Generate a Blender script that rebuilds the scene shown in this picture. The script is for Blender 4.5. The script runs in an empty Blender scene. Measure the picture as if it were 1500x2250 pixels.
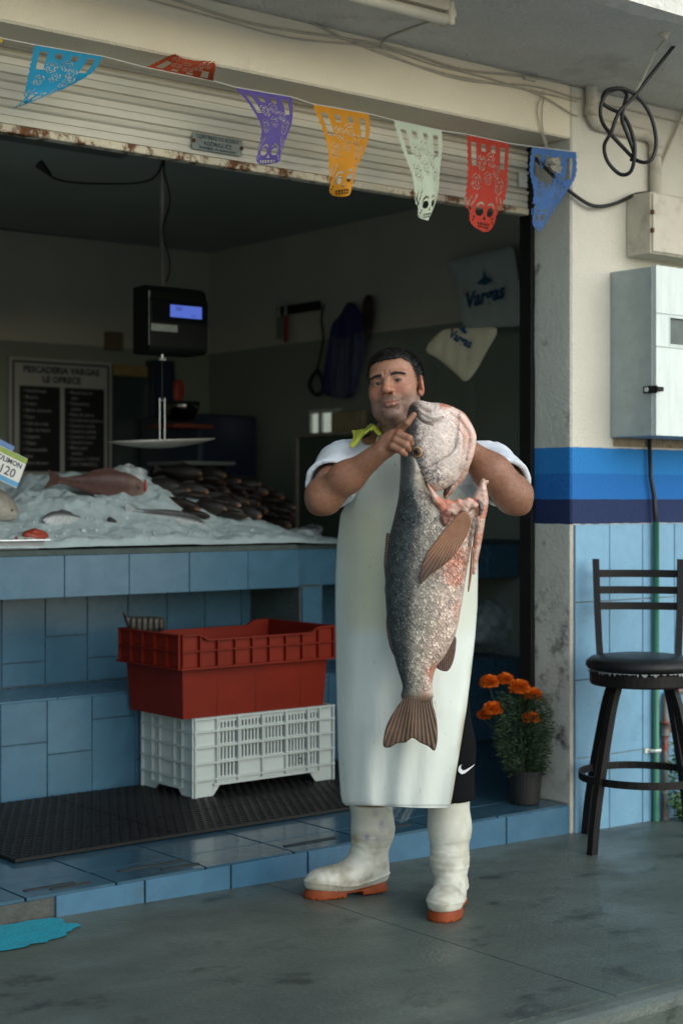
import bpy, bmesh, math, random
import numpy as np
from mathutils import Vector, Matrix
random.seed(7); np.random.seed(7)
S = bpy.context.scene
C = S.collection
# ---------------------------------------------------------------- camera, sky, sun, exposure
CAMH = 1.27; YAW = math.radians(38.8); FPX = 3480.0; CX = 750.0; HY = 1097.0
cd = bpy.data.cameras.new('camera'); cam = bpy.data.objects.new('camera', cd); C.objects.link(cam)
cam.location = (0, 0, CAMH); cam.rotation_euler = (math.pi/2, 0, -YAW)
cd.sensor_fit = 'HORIZONTAL'; cd.sensor_width = 24.0; cd.lens = 24.0*FPX/1500.0
cd.shift_y = -28.0/1500.0; cd.clip_start = 0.05; cd.clip_end = 2000
cd.dof.use_dof = True; cd.dof.focus_distance = 4.72; cd.dof.aperture_fstop = 2.8
S.camera = cam
S.render.resolution_x = 682; S.render.resolution_y = 1024
SUN_AZ = math.radians(168.0)      # clockwise from +Y: light comes from the street, right of the camera
SUN_EL = math.radians(30.0)
w = bpy.data.worlds.new('World'); S.world = w; w.use_nodes = True
wn = w.node_tree.nodes; wl = w.node_tree.links
sky = wn.new('ShaderNodeTexSky'); sky.sky_type = 'NISHITA'; sky.sun_disc = False
sky.sun_elevation = SUN_EL; sky.sun_rotation = SUN_AZ; sky.dust_density = 0.6; sky.air_density = 1.0; sky.ozone_density = 0.0
wl.new(sky.outputs[0], wn['Background'].inputs[0]); wn['Background'].inputs[1].default_value = 0.15
sl = bpy.data.lights.new('sun', 'SUN'); sl.energy = 1.5; sl.angle = math.radians(85); sl.color = (1.0, 0.98, 0.86)
so = bpy.data.objects.new('sun', sl); C.objects.link(so)
sd = Vector((math.sin(SUN_AZ)*math.cos(SUN_EL), math.cos(SUN_AZ)*math.cos(SUN_EL), math.sin(SUN_EL)))
so.rotation_euler = sd.to_track_quat('Z', 'Y').to_euler(); so.location = (3, -6, 8)
S.view_settings.view_transform = 'Standard'; S.view_settings.look = 'None'
S.view_settings.exposure = 0.55; S.view_settings.gamma = 1.0; S.view_settings.use_curve_mapping = False
S.render.engine = 'CYCLES'
try: S.cycles.use_denoising = True
except Exception: pass

# ---------------------------------------------------------------- measuring: where a sight line meets a wall, floor or side plane
FW = np.array([math.sin(YAW), math.cos(YAW), 0.0]); RT = np.array([math.cos(YAW), -math.sin(YAW), 0.0])
def at(u, v, ax, val):
    d = FW*FPX + RT*(u-CX); d[2] = HY-v
    c = np.array([0, 0, CAMH]); t = (val-c[ax])/d[ax]
    return Vector(c+d*t)
def atd(u, v, depth):
    d = FW*FPX + RT*(u-CX); d[2] = HY-v
    return Vector(np.array([0, 0, CAMH])+d*(depth/FPX))
def lin(c):
    if isinstance(c, str):
        c = [int(c[i:i+2], 16)/255 for i in (0, 2, 4)]
    return tuple((x/12.92 if x <= .04045 else ((x+.055)/1.055)**2.4) for x in c)

# ---------------------------------------------------------------- noise on numpy points
def _h(i, j, k, s):
    n = (i*374761393 + j*668265263 + k*2147483647 + s*974711) & 0x7fffffff
    n = ((n ^ (n >> 13))*1274126177) & 0x7fffffff
    n = (n ^ (n >> 16)) & 0xffff
    return n/65535.0
def vn(p, sc=1.0, seed=0):
    p = np.asarray(p, float)*sc; i = np.floor(p).astype(np.int64); f = p-i; f = f*f*(3-2*f)
    r = 0
    for a in (0, 1):
        for b in (0, 1):
            for c in (0, 1):
                wgt = (f[..., 0] if a else 1-f[..., 0])*(f[..., 1] if b else 1-f[..., 1])*(f[..., 2] if c else 1-f[..., 2])
                r = r+wgt*_h(i[..., 0]+a, i[..., 1]+b, i[..., 2]+c, seed)
    return r
def fbm(p, sc=1.0, seed=0, o=4):
    r = 0; a = .5
    for k in range(o): r = r+a*vn(p, sc*2**k, seed+k*17); a *= .5
    return r/(1-.5**o)
def sstep(a, b, x):
    t = np.clip((x-a)/(b-a), 0, 1); return t*t*(3-2*t)

# ---------------------------------------------------------------- things, parts, tags
def tag(o, label=None, cat=None, group=None, kind=None):
    if label: o['label'] = label
    if cat: o['category'] = cat
    if group: o['group'] = group
    if kind: o['kind'] = kind
    return o
def thing(name, label, cat, loc=(0, 0, 0), rz=0.0, group=None):
    o = bpy.data.objects.new(name, None); C.objects.link(o); o.empty_display_size = .05
    o.location = loc; o.rotation_euler = (0, 0, rz)
    return tag(o, label, cat, group)
def rootloc(p):
    v = Vector((0, 0, 0))
    while p is not None: v += p.location; p = p.parent
    return v
def copy_tree(o, parent=None):
    c = o.copy(); C.objects.link(c); c.parent = parent
    for ch in list(o.children): copy_tree(ch, c)
    return c
def mkobj(name, V, F, mat, parent=None, smooth=False, cols=None, local=False, mats=None, fm=None):
    V = np.asarray(V, dtype=float).reshape(-1, 3)
    if parent is not None and not local: V = V-np.array(rootloc(parent))
    me = bpy.data.meshes.new(name); me.from_pydata(V.tolist(), [], [tuple(int(i) for i in f) for f in F])
    for m in (mats or [mat]): me.materials.append(m)
    if fm is not None: me.polygons.foreach_set('material_index', np.asarray(fm, dtype=np.int32))
    if smooth: me.polygons.foreach_set('use_smooth', np.ones(len(me.polygons), dtype=bool))
    if cols is not None:
        a = me.color_attributes.new('col', 'FLOAT_COLOR', 'POINT')
        cc = np.ones((len(V), 4), dtype=np.float32); cc[:, :3] = cols
        a.data.foreach_set('color', cc.ravel())
    me.update()
    o = bpy.data.objects.new(name, me); C.objects.link(o); o.parent = parent
    return o
class MB:
    def __init__(s): s.V = []; s.F = []; s.K = []; s.cur = (1, 1, 1)
    def add(s, V, F):
        n = len(s.V); s.V += [tuple(v) for v in V]; s.F += [tuple(i+n for i in f) for f in F]; s.K += [s.cur]*len(V); return s
    def box(s, a, b, bev=0.0, M=None):
        a = [min(a[i], b[i]) for i in range(3)], [max(a[i], b[i]) for i in range(3)]
        lo, hi = a
        V, F = cbox(lo, hi, bev)
        if M is not None: V = [M @ Vector(v) for v in V]
        return s.add(V, F)
    def obox(s, c, ax, ay, az, hx, hy, hz, bev=0.0):
        V, F = cbox((-hx, -hy, -hz), (hx, hy, hz), bev); c = Vector(c)
        return s.add([c+Vector(ax)*v[0]+Vector(ay)*v[1]+Vector(az)*v[2] for v in V], F)
    def tube(s, pts, r, n=8, cap=True):
        pts = [Vector(p) for p in pts]; rs = r if isinstance(r, (list, tuple)) else [r]*len(pts)
        V = []; F = []; up = None
        for i, p in enumerate(pts):
            d = (pts[min(i+1, len(pts)-1)]-pts[max(i-1, 0)]).normalized()
            if up is None:
                up = Vector((0, 0, 1)) if abs(d.z) < .9 else Vector((1, 0, 0))
            x = d.cross(up)
            if x.length < 1e-4: x = d.cross(Vector((0.3, 1, .2)))
            x.normalize(); y = x.cross(d).normalized(); up = y
            for k in range(n):
                a = 2*math.pi*k/n; V.append(p+x*(math.cos(a)*rs[i])+y*(math.sin(a)*rs[i]))
        for i in range(len(pts)-1):
            for k in range(n):
                F.append((i*n+k, i*n+(k+1) % n, (i+1)*n+(k+1) % n, (i+1)*n+k))
        if cap: F.append(tuple(range(n))); F.append(tuple((len(pts)-1)*n+k for k in reversed(range(n))))
        return s.add(V, F)
    def lathe(s, c, prof, n=24, ax=None):
        c = Vector(c); V = []; F = []
        for (r, z) in prof:
            for k in range(n):
                a = 2*math.pi*k/n; v = Vector((r*math.cos(a), r*math.sin(a), z)); V.append(c+(ax @ v if ax else v))
        m = len(prof)
        for i in range(m-1):
            for k in range(n): F.append((i*n+k, i*n+(k+1) % n, (i+1)*n+(k+1) % n, (i+1)*n+k))
        F.append(tuple(reversed(range(n)))); F.append(tuple((m-1)*n+k for k in range(n)))
        return s.add(V, F)
    def quad(s, a, b, c, d): return s.add([a, b, c, d], [(0, 1, 2, 3)])
    def prism(s, poly, dirv):
        n = len(poly); P = [Vector(p) for p in poly]; dv = Vector(dirv)
        V = P+[p+dv for p in P]; F = [tuple(reversed(range(n))), tuple(range(n, 2*n))]
        for i in range(n): F.append((i, (i+1) % n, n+(i+1) % n, n+i))
        return s.add(V, F)
    def build(s, name, mat, parent=None, smooth=False, cols=False, local=False):
        return mkobj(name, s.V, s.F, mat, parent, smooth, np.array(s.K) if cols else None, local)
def cbox(lo, hi, b=0.0):
    if b <= 0:
        x0, y0, z0 = lo; x1, y1, z1 = hi
        V = [(x0, y0, z0), (x1, y0, z0), (x1, y1, z0), (x0, y1, z0), (x0, y0, z1), (x1, y0, z1), (x1, y1, z1), (x0, y1, z1)]
        return V, [(0, 3, 2, 1), (4, 5, 6, 7), (0, 1, 5, 4), (1, 2, 6, 5), (2, 3, 7, 6), (3, 0, 4, 7)]
    c = [(lo[i]+hi[i])/2 for i in range(3)]; h = [(hi[i]-lo[i])/2 for i in range(3)]; b = min(b, min(h)*.98)
    V = []; idx = {}
    for sx in (-1, 1):
        for sy in (-1, 1):
            for sz in (-1, 1):
                for a in range(3):
                    q = [sx*h[0], sy*h[1], sz*h[2]]
                    for k in range(3):
                        if k != a: q[k] -= (sx, sy, sz)[k]*b
                    idx[(sx, sy, sz, a)] = len(V); V.append(tuple(c[k]+q[k] for k in range(3)))
    F = []
    for a in range(3):
        e, f = (a+1) % 3, (a+2) % 3
        for s_ in (-1, 1):
            ring = []
            for (p, q) in ((-1, -1), (1, -1), (1, 1), (-1, 1)):
                k = [0, 0, 0]; k[a] = s_; k[e] = p; k[f] = q; ring.append(idx[(k[0], k[1], k[2], a)])
            F.append(tuple(ring if s_ > 0 else ring[::-1]))
        for p in (-1, 1):
            for q in (-1, 1):
                k0 = [0, 0, 0]; k0[e] = p; k0[f] = q; k1 = list(k0); k0[a] = -1; k1[a] = 1
                r = (idx[(*k0, e)], idx[(*k1, e)], idx[(*k1, f)], idx[(*k0, f)])
                F.append(r if p*q < 0 else r[::-1])
    for sx in (-1, 1):
        for sy in (-1, 1):
            for sz in (-1, 1):
                r = tuple(idx[(sx, sy, sz, a)] for a in range(3)); F.append(r if sx*sy*sz > 0 else r[::-1])
    return V, F
def spline(pts, n=8):
    P = [Vector(p) for p in pts]; out = []
    for i in range(len(P)-1):
        p0 = P[max(i-1, 0)]; p1 = P[i]; p2 = P[i+1]; p3 = P[min(i+2, len(P)-1)]
        for k in range(n):
            t = k/n; out.append(.5*((2*p1)+(p2-p0)*t+(2*p0-5*p1+4*p2-p3)*t*t+(3*p1-p0-3*p2+p3)*t**3))
    out.append(P[-1]); return out
def textmesh(body, size, xax, yax, pos, mat, parent, name='lettering', align='CENTER', bold=0.0, sx=1.0, depth=0.0):
    cu = bpy.data.curves.new('t', 'FONT'); cu.body = body; cu.size = size; cu.align_x = align; cu.offset = bold; cu.extrude = depth; cu.resolution_u = 2
    o = bpy.data.objects.new('t', cu); C.objects.link(o); bpy.context.view_layer.update()
    dg = bpy.context.evaluated_depsgraph_get(); me = bpy.data.meshes.new_from_object(o.evaluated_get(dg))
    bpy.data.objects.remove(o); V = [Vector(pos)+Vector(xax)*(v.co.x*sx)+Vector(yax)*v.co.y+Vector(xax).cross(Vector(yax))*v.co.z for v in me.vertices]
    F = [tuple(p.vertices) for p in me.polygons]; bpy.data.meshes.remove(me)
    return mkobj(name, V, F, mat, parent)

# ---------------------------------------------------------------- procedural materials
def M(name, c1, c2=None, sc=6.0, rough=.6, metal=0.0, bump=0.0, bsc=80.0, dirt=None, dsc=2.5, dlo=.55, dhi=.75, rvar=.1, rnd=0.0,
      attr=False, spec=.5, sss=0.0, trans=0.0, alpha=1.0, ior=1.45, emit=None, estr=0.0, stretch=None, coat=0.0, sheen=0.0):
    m = bpy.data.materials.new(name); m.use_nodes = True; nt = m.node_tree; N = nt.nodes; L = nt.links; b = N['Principled BSDF']
    c1 = tuple(c1)[:3]; c2 = c2 or tuple(x*.8 for x in c1)
    geo = N.new('ShaderNodeNewGeometry'); vec = geo.outputs['Position']
    if stretch:
        mp = N.new('ShaderNodeMapping'); mp.inputs['Scale'].default_value = stretch; L.new(vec, mp.inputs['Vector']); vec = mp.outputs[0]
    nz = N.new('ShaderNodeTexNoise'); nz.inputs['Scale'].default_value = sc; nz.inputs['Detail'].default_value = 6; nz.inputs['Roughness'].default_value = .62; L.new(vec, nz.inputs['Vector'])
    rp = N.new('ShaderNodeMapRange'); rp.inputs[1].default_value = .3; rp.inputs[2].default_value = .7; L.new(nz.outputs[0], rp.inputs[0])
    mx = N.new('ShaderNodeMix'); mx.data_type = 'RGBA'; L.new(rp.outputs[0], mx.inputs[0])
    if attr:
        at_ = N.new('ShaderNodeAttribute'); at_.attribute_name = 'col'
        mm = N.new('ShaderNodeMix'); mm.data_type = 'RGBA'; mm.blend_type = 'MULTIPLY'; mm.inputs[0].default_value = 1
        L.new(at_.outputs[0], mm.inputs[6]); mx.inputs[6].default_value = (1, 1, 1, 1); mx.inputs[7].default_value = (*c2, 1); L.new(mx.outputs[2], mm.inputs[7]); col = mm.outputs[2]
    else:
        mx.inputs[6].default_value = (*c1, 1); mx.inputs[7].default_value = (*c2, 1); col = mx.outputs[2]
    if rnd > 0:
        oi = N.new('ShaderNodeObjectInfo'); r2 = N.new('ShaderNodeMapRange'); r2.inputs[3].default_value = 1-rnd; r2.inputs[4].default_value = 1+rnd; L.new(oi.outputs['Random'], r2.inputs[0])
        vm = N.new('ShaderNodeVectorMath'); vm.operation = 'SCALE'; L.new(col, vm.inputs[0]); L.new(r2.outputs[0], vm.inputs[3]); col = vm.outputs[0]
    rg = N.new('ShaderNodeMapRange'); rg.inputs[3].default_value = max(rough-rvar, .02); rg.inputs[4].default_value = min(rough+rvar, 1); L.new(nz.outputs[0], rg.inputs[0]); rout = rg.outputs[0]
    if dirt:
        dz = N.new('ShaderNodeTexNoise'); dz.inputs['Scale'].default_value = dsc; dz.inputs['Detail'].default_value = 9; dz.inputs['Roughness'].default_value = .7; L.new(vec, dz.inputs['Vector'])
        dr = N.new('ShaderNodeMapRange'); dr.inputs[1].default_value = dlo; dr.inputs[2].default_value = dhi; L.new(dz.outputs[0], dr.inputs[0])
        dm = N.new('ShaderNodeMix'); dm.data_type = 'RGBA'; L.new(dr.outputs[0], dm.inputs[0]); L.new(col, dm.inputs[6]); dm.inputs[7].default_value = (*dirt, 1); col = dm.outputs[2]
    L.new(col, b.inputs['Base Color']); L.new(rout, b.inputs['Roughness'])
    b.inputs['Metallic'].default_value = metal; b.inputs['Specular IOR Level'].default_value = spec; b.inputs['IOR'].default_value = ior
    b.inputs['Transmission Weight'].default_value = trans; b.inputs['Alpha'].default_value = alpha; b.inputs['Coat Weight'].default_value = coat
    if sss > 0:
        b.inputs['Subsurface Weight'].default_value = sss; b.inputs['Subsurface Radius'].default_value = (.012, .005, .003); b.inputs['Subsurface Scale'].default_value = 1.0
    if emit: b.inputs['Emission Color'].default_value = (*emit, 1); b.inputs['Emission Strength'].default_value = estr
    if bump > 0:
        bz = N.new('ShaderNodeTexNoise'); bz.inputs['Scale'].default_value = bsc; bz.inputs['Detail'].default_value = 5; L.new(vec, bz.inputs['Vector'])
        bp = N.new('ShaderNodeBump'); bp.inputs['Strength'].default_value = bump; bp.inputs['Distance'].default_value = .01; L.new(bz.outputs[0], bp.inputs['Height']); L.new(bp.outputs[0], b.inputs['Normal'])
    m['nodes'] = 1
    return m
def zbands(m, stops, wob=.006):
    """paint bands by height: stops = [(z, colour)...] from the bottom; multiplies nothing, replaces the base colour"""
    nt = m.node_tree; N = nt.nodes; L = nt.links; b = N['Principled BSDF']
    geo = N.new('ShaderNodeNewGeometry'); sx = N.new('ShaderNodeSeparateXYZ'); L.new(geo.outputs['Position'], sx.inputs[0])
    nz = N.new('ShaderNodeTexNoise'); nz.inputs['Scale'].default_value = 22; L.new(geo.outputs['Position'], nz.inputs['Vector'])
    ml = N.new('ShaderNodeMath'); ml.operation = 'MULTIPLY_ADD'; ml.inputs[1].default_value = wob; L.new(nz.outputs[0], ml.inputs[0]); L.new(sx.outputs[2], ml.inputs[2])
    cur = b.inputs['Base Color'].links[0].from_socket
    for z0, z1, c in stops:
        g = N.new('ShaderNodeMath'); g.operation = 'GREATER_THAN'; g.inputs[1].default_value = z0; L.new(ml.outputs[0], g.inputs[0])
        l = N.new('ShaderNodeMath'); l.operation = 'LESS_THAN'; l.inputs[1].default_value = z1; L.new(ml.outputs[0], l.inputs[0])
        a = N.new('ShaderNodeMath'); a.operation = 'MULTIPLY'; L.new(g.outputs[0], a.inputs[0]); L.new(l.outputs[0], a.inputs[1])
        mx = N.new('ShaderNodeMix'); mx.data_type = 'RGBA'; L.new(a.outputs[0], mx.inputs[0]); L.new(cur, mx.inputs[6]); mx.inputs[7].default_value = (*c, 1); cur = mx.outputs[2]
    L.new(cur, b.inputs['Base Color']); return m

# ---------------------------------------------------------------- signed distance modelling (smooth unions -> surface nets)
class SDF:
    def __init__(s, lo, hi, h):
        s.lo = np.array(lo, float); s.h = h; s.n = np.ceil((np.array(hi)-s.lo)/h).astype(int)+1
        s.D = np.full(s.n, 1.0, np.float32); s.ax = [s.lo[i]+h*np.arange(s.n[i]) for i in range(3)]
    def _sub(s, lo, hi):
        a = np.clip(np.floor((np.array(lo)-s.lo)/s.h).astype(int), 0, s.n-1); b = np.clip(np.ceil((np.array(hi)-s.lo)/s.h).astype(int)+1, 1, s.n)
        if np.any(b <= a): return None, None
        sl = tuple(slice(a[i], b[i]) for i in range(3))
        P = np.stack(np.meshgrid(*[s.ax[i][sl[i]] for i in range(3)], indexing='ij'), -1)
        return sl, P
    def _put(s, sl, d, k, op):
        D = s.D[sl]
        if op == '-': d = -d
        if op == '+':
            if k > 0: h = np.clip(.5+.5*(D-d)/k, 0, 1); r = D*(1-h)+d*h-k*h*(1-h)
            else: r = np.minimum(D, d)
        else:
            if k > 0: h = np.clip(.5-.5*(D-d)/k, 0, 1); r = D*(1-h)+d*h+k*h*(1-h)
            else: r = np.maximum(D, d)
        s.D[sl] = r
    def ell(s, c, r, k=.01, op='+', rot=None):
        c = np.array(c, float); r = np.array(r if hasattr(r, '__len__') else (r, r, r), float); m = (r.max() if rot is not None else r)+k+3*s.h
        sl, P = s._sub(c-m, c+m)
        if sl is None: return s
        p = P-c
        if rot is not None: p = p @ np.array(rot)
        k0 = np.sqrt(((p/r)**2).sum(-1)); k1 = np.sqrt(((p/(r*r))**2).sum(-1))+1e-9
        s._put(sl, k0*(k0-1)/k1, k, op); return s
    def cap(s, a, b, ra, rb=None, k=.01, op='+', flat=None):
        a = np.array(a, float); b = np.array(b, float); rb = ra if rb is None else rb; m = max(ra, rb)+k+3*s.h
        sl, P = s._sub(np.minimum(a, b)-m, np.maximum(a, b)+m)
        if sl is None: return s
        ba = b-a; t = np.clip(((P-a)@ba)/(ba@ba+1e-12), 0, 1); q = P-a-t[..., None]*ba
        if flat is not None:
            f = np.array(flat[0], float); q = q+(q@f)[..., None]*f*(1/flat[1]-1)
        s._put(sl, np.sqrt((q*q).sum(-1))-(ra+t*(rb-ra)), k, op); return s
    def chain(s, pts, rs, k=.01, op='+'):
        for i in range(len(pts)-1): s.cap(pts[i], pts[i+1], rs[i], rs[i+1], k, op)
        return s
    def fun(s, f, k=0.0, op='*', lo=None, hi=None):
        sl, P = s._sub(s.lo if lo is None else lo, s.ax_hi() if hi is None else hi); d = f(P)
        if op == 'add': s.D[sl] = s.D[sl]+d
        else: s._put(sl, d, k, op)
        return s
    def ax_hi(s): return np.array([a[-1] for a in s.ax])
    def mesh(s):
        D = s.D.copy(); 
        for ax in range(3):
            i0 = [slice(None)]*3; i0[ax] = 0; D[tuple(i0)] = np.maximum(D[tuple(i0)], .001); i0[ax] = -1; D[tuple(i0)] = np.maximum(D[tuple(i0)], .001)
        I = D < 0
        n = np.array(D.shape)-1
        acc = np.zeros((*n, 3), np.float32); cnt = np.zeros(n, np.float32); faces = []
        cs = {}
        for ax in range(3):
            lo = [slice(None)]*3; hi = [slice(None)]*3; lo[ax] = slice(0, -1); hi[ax] = slice(1, None)
            A = D[tuple(lo)]; B = D[tuple(hi)]; X = (A < 0) != (B < 0); idx = np.argwhere(X)
            a = A[X]; b = B[X]; t = a/(a-b); pos = idx.astype(np.float32); pos[:, ax] += t
            e, f = [q for q in range(3) if q != ax]
            for de in (0, 1):
                for df in (0, 1):
                    ci = idx.copy(); ci[:, e] -= de; ci[:, f] -= df
                    ok = (ci[:, e] >= 0) & (ci[:, f] >= 0) & (ci[:, e] < n[e]) & (ci[:, f] < n[f]); cj = ci[ok]
                    np.add.at(acc, (cj[:, 0], cj[:, 1], cj[:, 2]), pos[ok]); np.add.at(cnt, (cj[:, 0], cj[:, 1], cj[:, 2]), 1)
            cs[ax] = (idx, a < 0)
        occ = cnt > 0; vid = np.full(n, -1, np.int64); vid[occ] = np.arange(occ.sum())
        V = acc[occ]/cnt[occ][:, None]*s.h+s.lo
        for ax in range(3):
            idx, ins = cs[ax]; e, f = (ax+1) % 3, (ax+2) % 3
            ok = (idx[:, e] > 0) & (idx[:, f] > 0) & (idx[:, e] < n[e]) & (idx[:, f] < n[f]); idx = idx[ok]; ins = ins[ok]
            q = []
            for de, df in ((1, 1), (0, 1), (0, 0), (1, 0)):
                ci = idx.copy(); ci[:, e] -= de; ci[:, f] -= df; q.append(vid[ci[:, 0], ci[:, 1], ci[:, 2]])
            q = np.stack(q, 1); q[~ins] = q[~ins][:, ::-1]; faces.append(q)
        return V.astype(float), np.concatenate(faces)
def rotm(rx=0, ry=0, rz=0):
    return np.array(Matrix.Rotation(math.radians(rz), 3, 'Z') @ Matrix.Rotation(math.radians(ry), 3, 'Y') @ Matrix.Rotation(math.radians(rx), 3, 'X'))
# ---------------------------------------------------------------- filled outlines with real thickness
def pdist(P, poly):
    a = np.array(poly, float); b = np.roll(a, -1, 0); best = np.full(len(P), 1e9); near = np.zeros((len(P), 2)); ins = np.zeros(len(P), bool)
    for p, q in zip(a, b):
        d = q-p; t = np.clip(((P-p)@d)/(d@d+1e-12), 0, 1); c = p+t[:, None]*d; r = np.hypot(*(P-c).T)
        m = r < best; best[m] = r[m]; near[m] = c[m]
        cr = ((p[1] > P[:, 1]) != (q[1] > P[:, 1]))
        with np.errstate(divide='ignore', invalid='ignore'):
            xi = (q[0]-p[0])*(P[:, 1]-p[1])/(q[1]-p[1]+1e-12)+p[0]
        ins ^= cr & (P[:, 0] < xi)
    return best, near, ins
def smoothpoly(poly, n=4):
    P = np.array(poly, float); m = len(P); out = []
    for i in range(m):
        p0, p1, p2, p3 = P[(i-1) % m], P[i], P[(i+1) % m], P[(i+2) % m]
        for k in range(n):
            t = k/n; out.append(.5*(2*p1+(p2-p0)*t+(2*p0-5*p1+4*p2-p3)*t*t+(3*p1-p0-3*p2+p3)*t**3))
    return np.array(out)
def fillpoly(poly, step):
    """2D grid fill of an outline; border vertices pulled on to it. returns P, quads, dist"""
    poly = np.array(poly, float); lo = poly.min(0)-step; hi = poly.max(0)+step
    nx = int((hi[0]-lo[0])/step)+2; ny = int((hi[1]-lo[1])/step)+2
    gx, gy = np.meshgrid(lo[0]+step*np.arange(nx), lo[1]+step*np.arange(ny), indexing='ij'); P = np.stack([gx.ravel(), gy.ravel()], 1)
    d, near, ins = pdist(P, poly); sgn = np.where(ins, d, -d).reshape(nx, ny)
    cen = (sgn[:-1, :-1]+sgn[1:, :-1]+sgn[1:, 1:]+sgn[:-1, 1:])/4 > -step*.12
    idx = np.arange(nx*ny).reshape(nx, ny)
    Q = np.stack([idx[:-1, :-1][cen], idx[1:, :-1][cen], idx[1:, 1:][cen], idx[:-1, 1:][cen]], 1)
    cnt = np.zeros(nx*ny, int); np.add.at(cnt, Q.ravel(), 1)
    used = cnt > 0; border = used & (cnt < 4); out = used & ~ins
    mv = border | out; P[mv] = near[mv]; d = np.where(mv, 0, d)
    re = np.full(nx*ny, -1); re[used] = np.arange(used.sum())
    return P[used], re[Q], d[used], border[used]
def inflate(P, Q, d, border, mapf, hf, hb):
    """mapf(P, y) -> 3D; hf/hb front and back offsets per vertex (0 at border)"""
    n = len(P); Vf = mapf(P, -hf); Vb = mapf(P, hb); re = np.arange(n)+n
    V = np.concatenate([Vf, Vb]); F = np.concatenate([Q, re[Q][:, ::-1]])
    return V, F
# ================================================================ the place
YF = 4.146; XJ = 4.453; YS = 4.365; ZL = 2.642; ZS = 2.849; ZF = .112; YB = 5.486; XR = 5.6; YBK = 8.29
def gz(x): return .0445-.0198*(x-2.2)          # the pavement falls gently to the right
# ---- materials of the setting
m_cream = M('cream_plaster', (.80, .72, .55), (.74, .66, .50), sc=3, rough=.85, bump=.45, bsc=130, dirt=(.52, .45, .32), dsc=3.2, dlo=.62, dhi=.86)  # cream plaster, with warm bounce from the street partly put into the colour
m_jamb = M('white_plaster_dirty', (.56, .56, .49), (.46, .47, .41), sc=5, rough=.85, bump=.9, bsc=75, dirt=(.13, .13, .11), dsc=5.5, dlo=.60, dhi=.78)
BLUES = [(1.178, 1.273, (.010, .024, .085)), (1.273, 1.372, (.008, .135, .42)), (1.372, 1.472, (.014, .19, .50))]
m_wall = M('facade_plaster', (.66, .63, .53), (.60, .57, .48), sc=3, rough=.8, bump=.5, bsc=120, dirt=(.36, .31, .22), dsc=4, dlo=.64, dhi=.9)
zbands(m_wall, BLUES); 
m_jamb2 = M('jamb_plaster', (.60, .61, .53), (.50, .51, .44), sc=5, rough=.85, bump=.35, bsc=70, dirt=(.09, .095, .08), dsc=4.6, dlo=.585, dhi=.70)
zbands(m_jamb2, BLUES)
def grime(m, z0, z1, colour, sc, lo, hi):
    """soot-like wear with its own ragged shape, only between two heights"""
    nt = m.node_tree; N = nt.nodes; L = nt.links; b = N['Principled BSDF']; g = N.new('ShaderNodeNewGeometry'); sx = N.new('ShaderNodeSeparateXYZ'); L.new(g.outputs['Position'], sx.inputs[0])
    a = N.new('ShaderNodeMapRange'); a.inputs[1].default_value = z0; a.inputs[2].default_value = z0+.18; L.new(sx.outputs[2], a.inputs[0]); c = N.new('ShaderNodeMapRange'); c.inputs[1].default_value = z1; c.inputs[2].default_value = z1-.2; L.new(sx.outputs[2], c.inputs[0])
    n = N.new('ShaderNodeTexNoise'); n.inputs['Scale'].default_value = sc; n.inputs['Detail'].default_value = 10; n.inputs['Roughness'].default_value = .72; L.new(g.outputs['Position'], n.inputs['Vector']); r = N.new('ShaderNodeMapRange'); r.inputs[1].default_value = lo; r.inputs[2].default_value = hi; L.new(n.outputs[0], r.inputs[0])
    p = N.new('ShaderNodeMath'); p.operation = 'MULTIPLY'; L.new(a.outputs[0], p.inputs[0]); L.new(c.outputs[0], p.inputs[1]); q = N.new('ShaderNodeMath'); q.operation = 'MULTIPLY'; L.new(p.outputs[0], q.inputs[0]); L.new(r.outputs[0], q.inputs[1])
    mx = N.new('ShaderNodeMix'); mx.data_type = 'RGBA'; L.new(q.outputs[0], mx.inputs[0]); L.new(b.inputs['Base Color'].links[0].from_socket, mx.inputs[6]); mx.inputs[7].default_value = (*colour, 1); L.new(mx.outputs[2], b.inputs['Base Color'])
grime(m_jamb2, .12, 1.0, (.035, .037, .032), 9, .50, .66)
m_soffit = M('soffit_plaster', (.62, .62, .55), (.54, .54, .48), sc=4, rough=.9, bump=1.0, bsc=60, dirt=(.27, .25, .2), dsc=2.2, dlo=.55, dhi=.8)
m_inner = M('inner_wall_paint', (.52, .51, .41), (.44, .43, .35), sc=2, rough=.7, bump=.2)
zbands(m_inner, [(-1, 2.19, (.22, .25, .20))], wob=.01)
m_ceil = M('shop_ceiling_paint', (.40, .45, .41), (.34, .38, .35), sc=2, rough=.8)
m_conc = M('pavement_concrete', (.092, .116, .096), (.058, .074, .062), sc=3.6, rough=.40, rvar=.35, bump=.3, bsc=90, dirt=(.032, .040, .034), dsc=5.2, dlo=.555, dhi=.66, stretch=(.8, 1.15, 1))
m_kerb = M('kerb_concrete', (.12, .12, .10), (.06, .062, .055), sc=7, rough=.8, bump=.6)
m_road = M('pale_bounce_road', (.46, .45, .41), (.38, .37, .34), sc=12, rough=.9, bump=.5, bsc=200)  # street set extra pale so it throws light up to soffit and lintel
m_grout = M('grout', (.075, .08, .07), (.05, .054, .05), sc=20, rough=.9, bump=.5)
m_lgrout = M('pale_grout', (.30, .34, .34), (.22, .26, .26), sc=20, rough=.9)
def tilemat(name, a, b, dirt, dlo=.62, rough=.28, rvar=.1, bsc=25, bump=.05):
    return M(name, a, b, sc=14, rough=rough, rvar=rvar, dirt=dirt, dsc=9, dlo=dlo, dhi=dlo+.22, rnd=.055, bump=bump, bsc=bsc)
m_tstep = tilemat('step_face_tile', (.056, .150, .235), (.041, .115, .185), (.05, .08, .10), dlo=.60)
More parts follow.
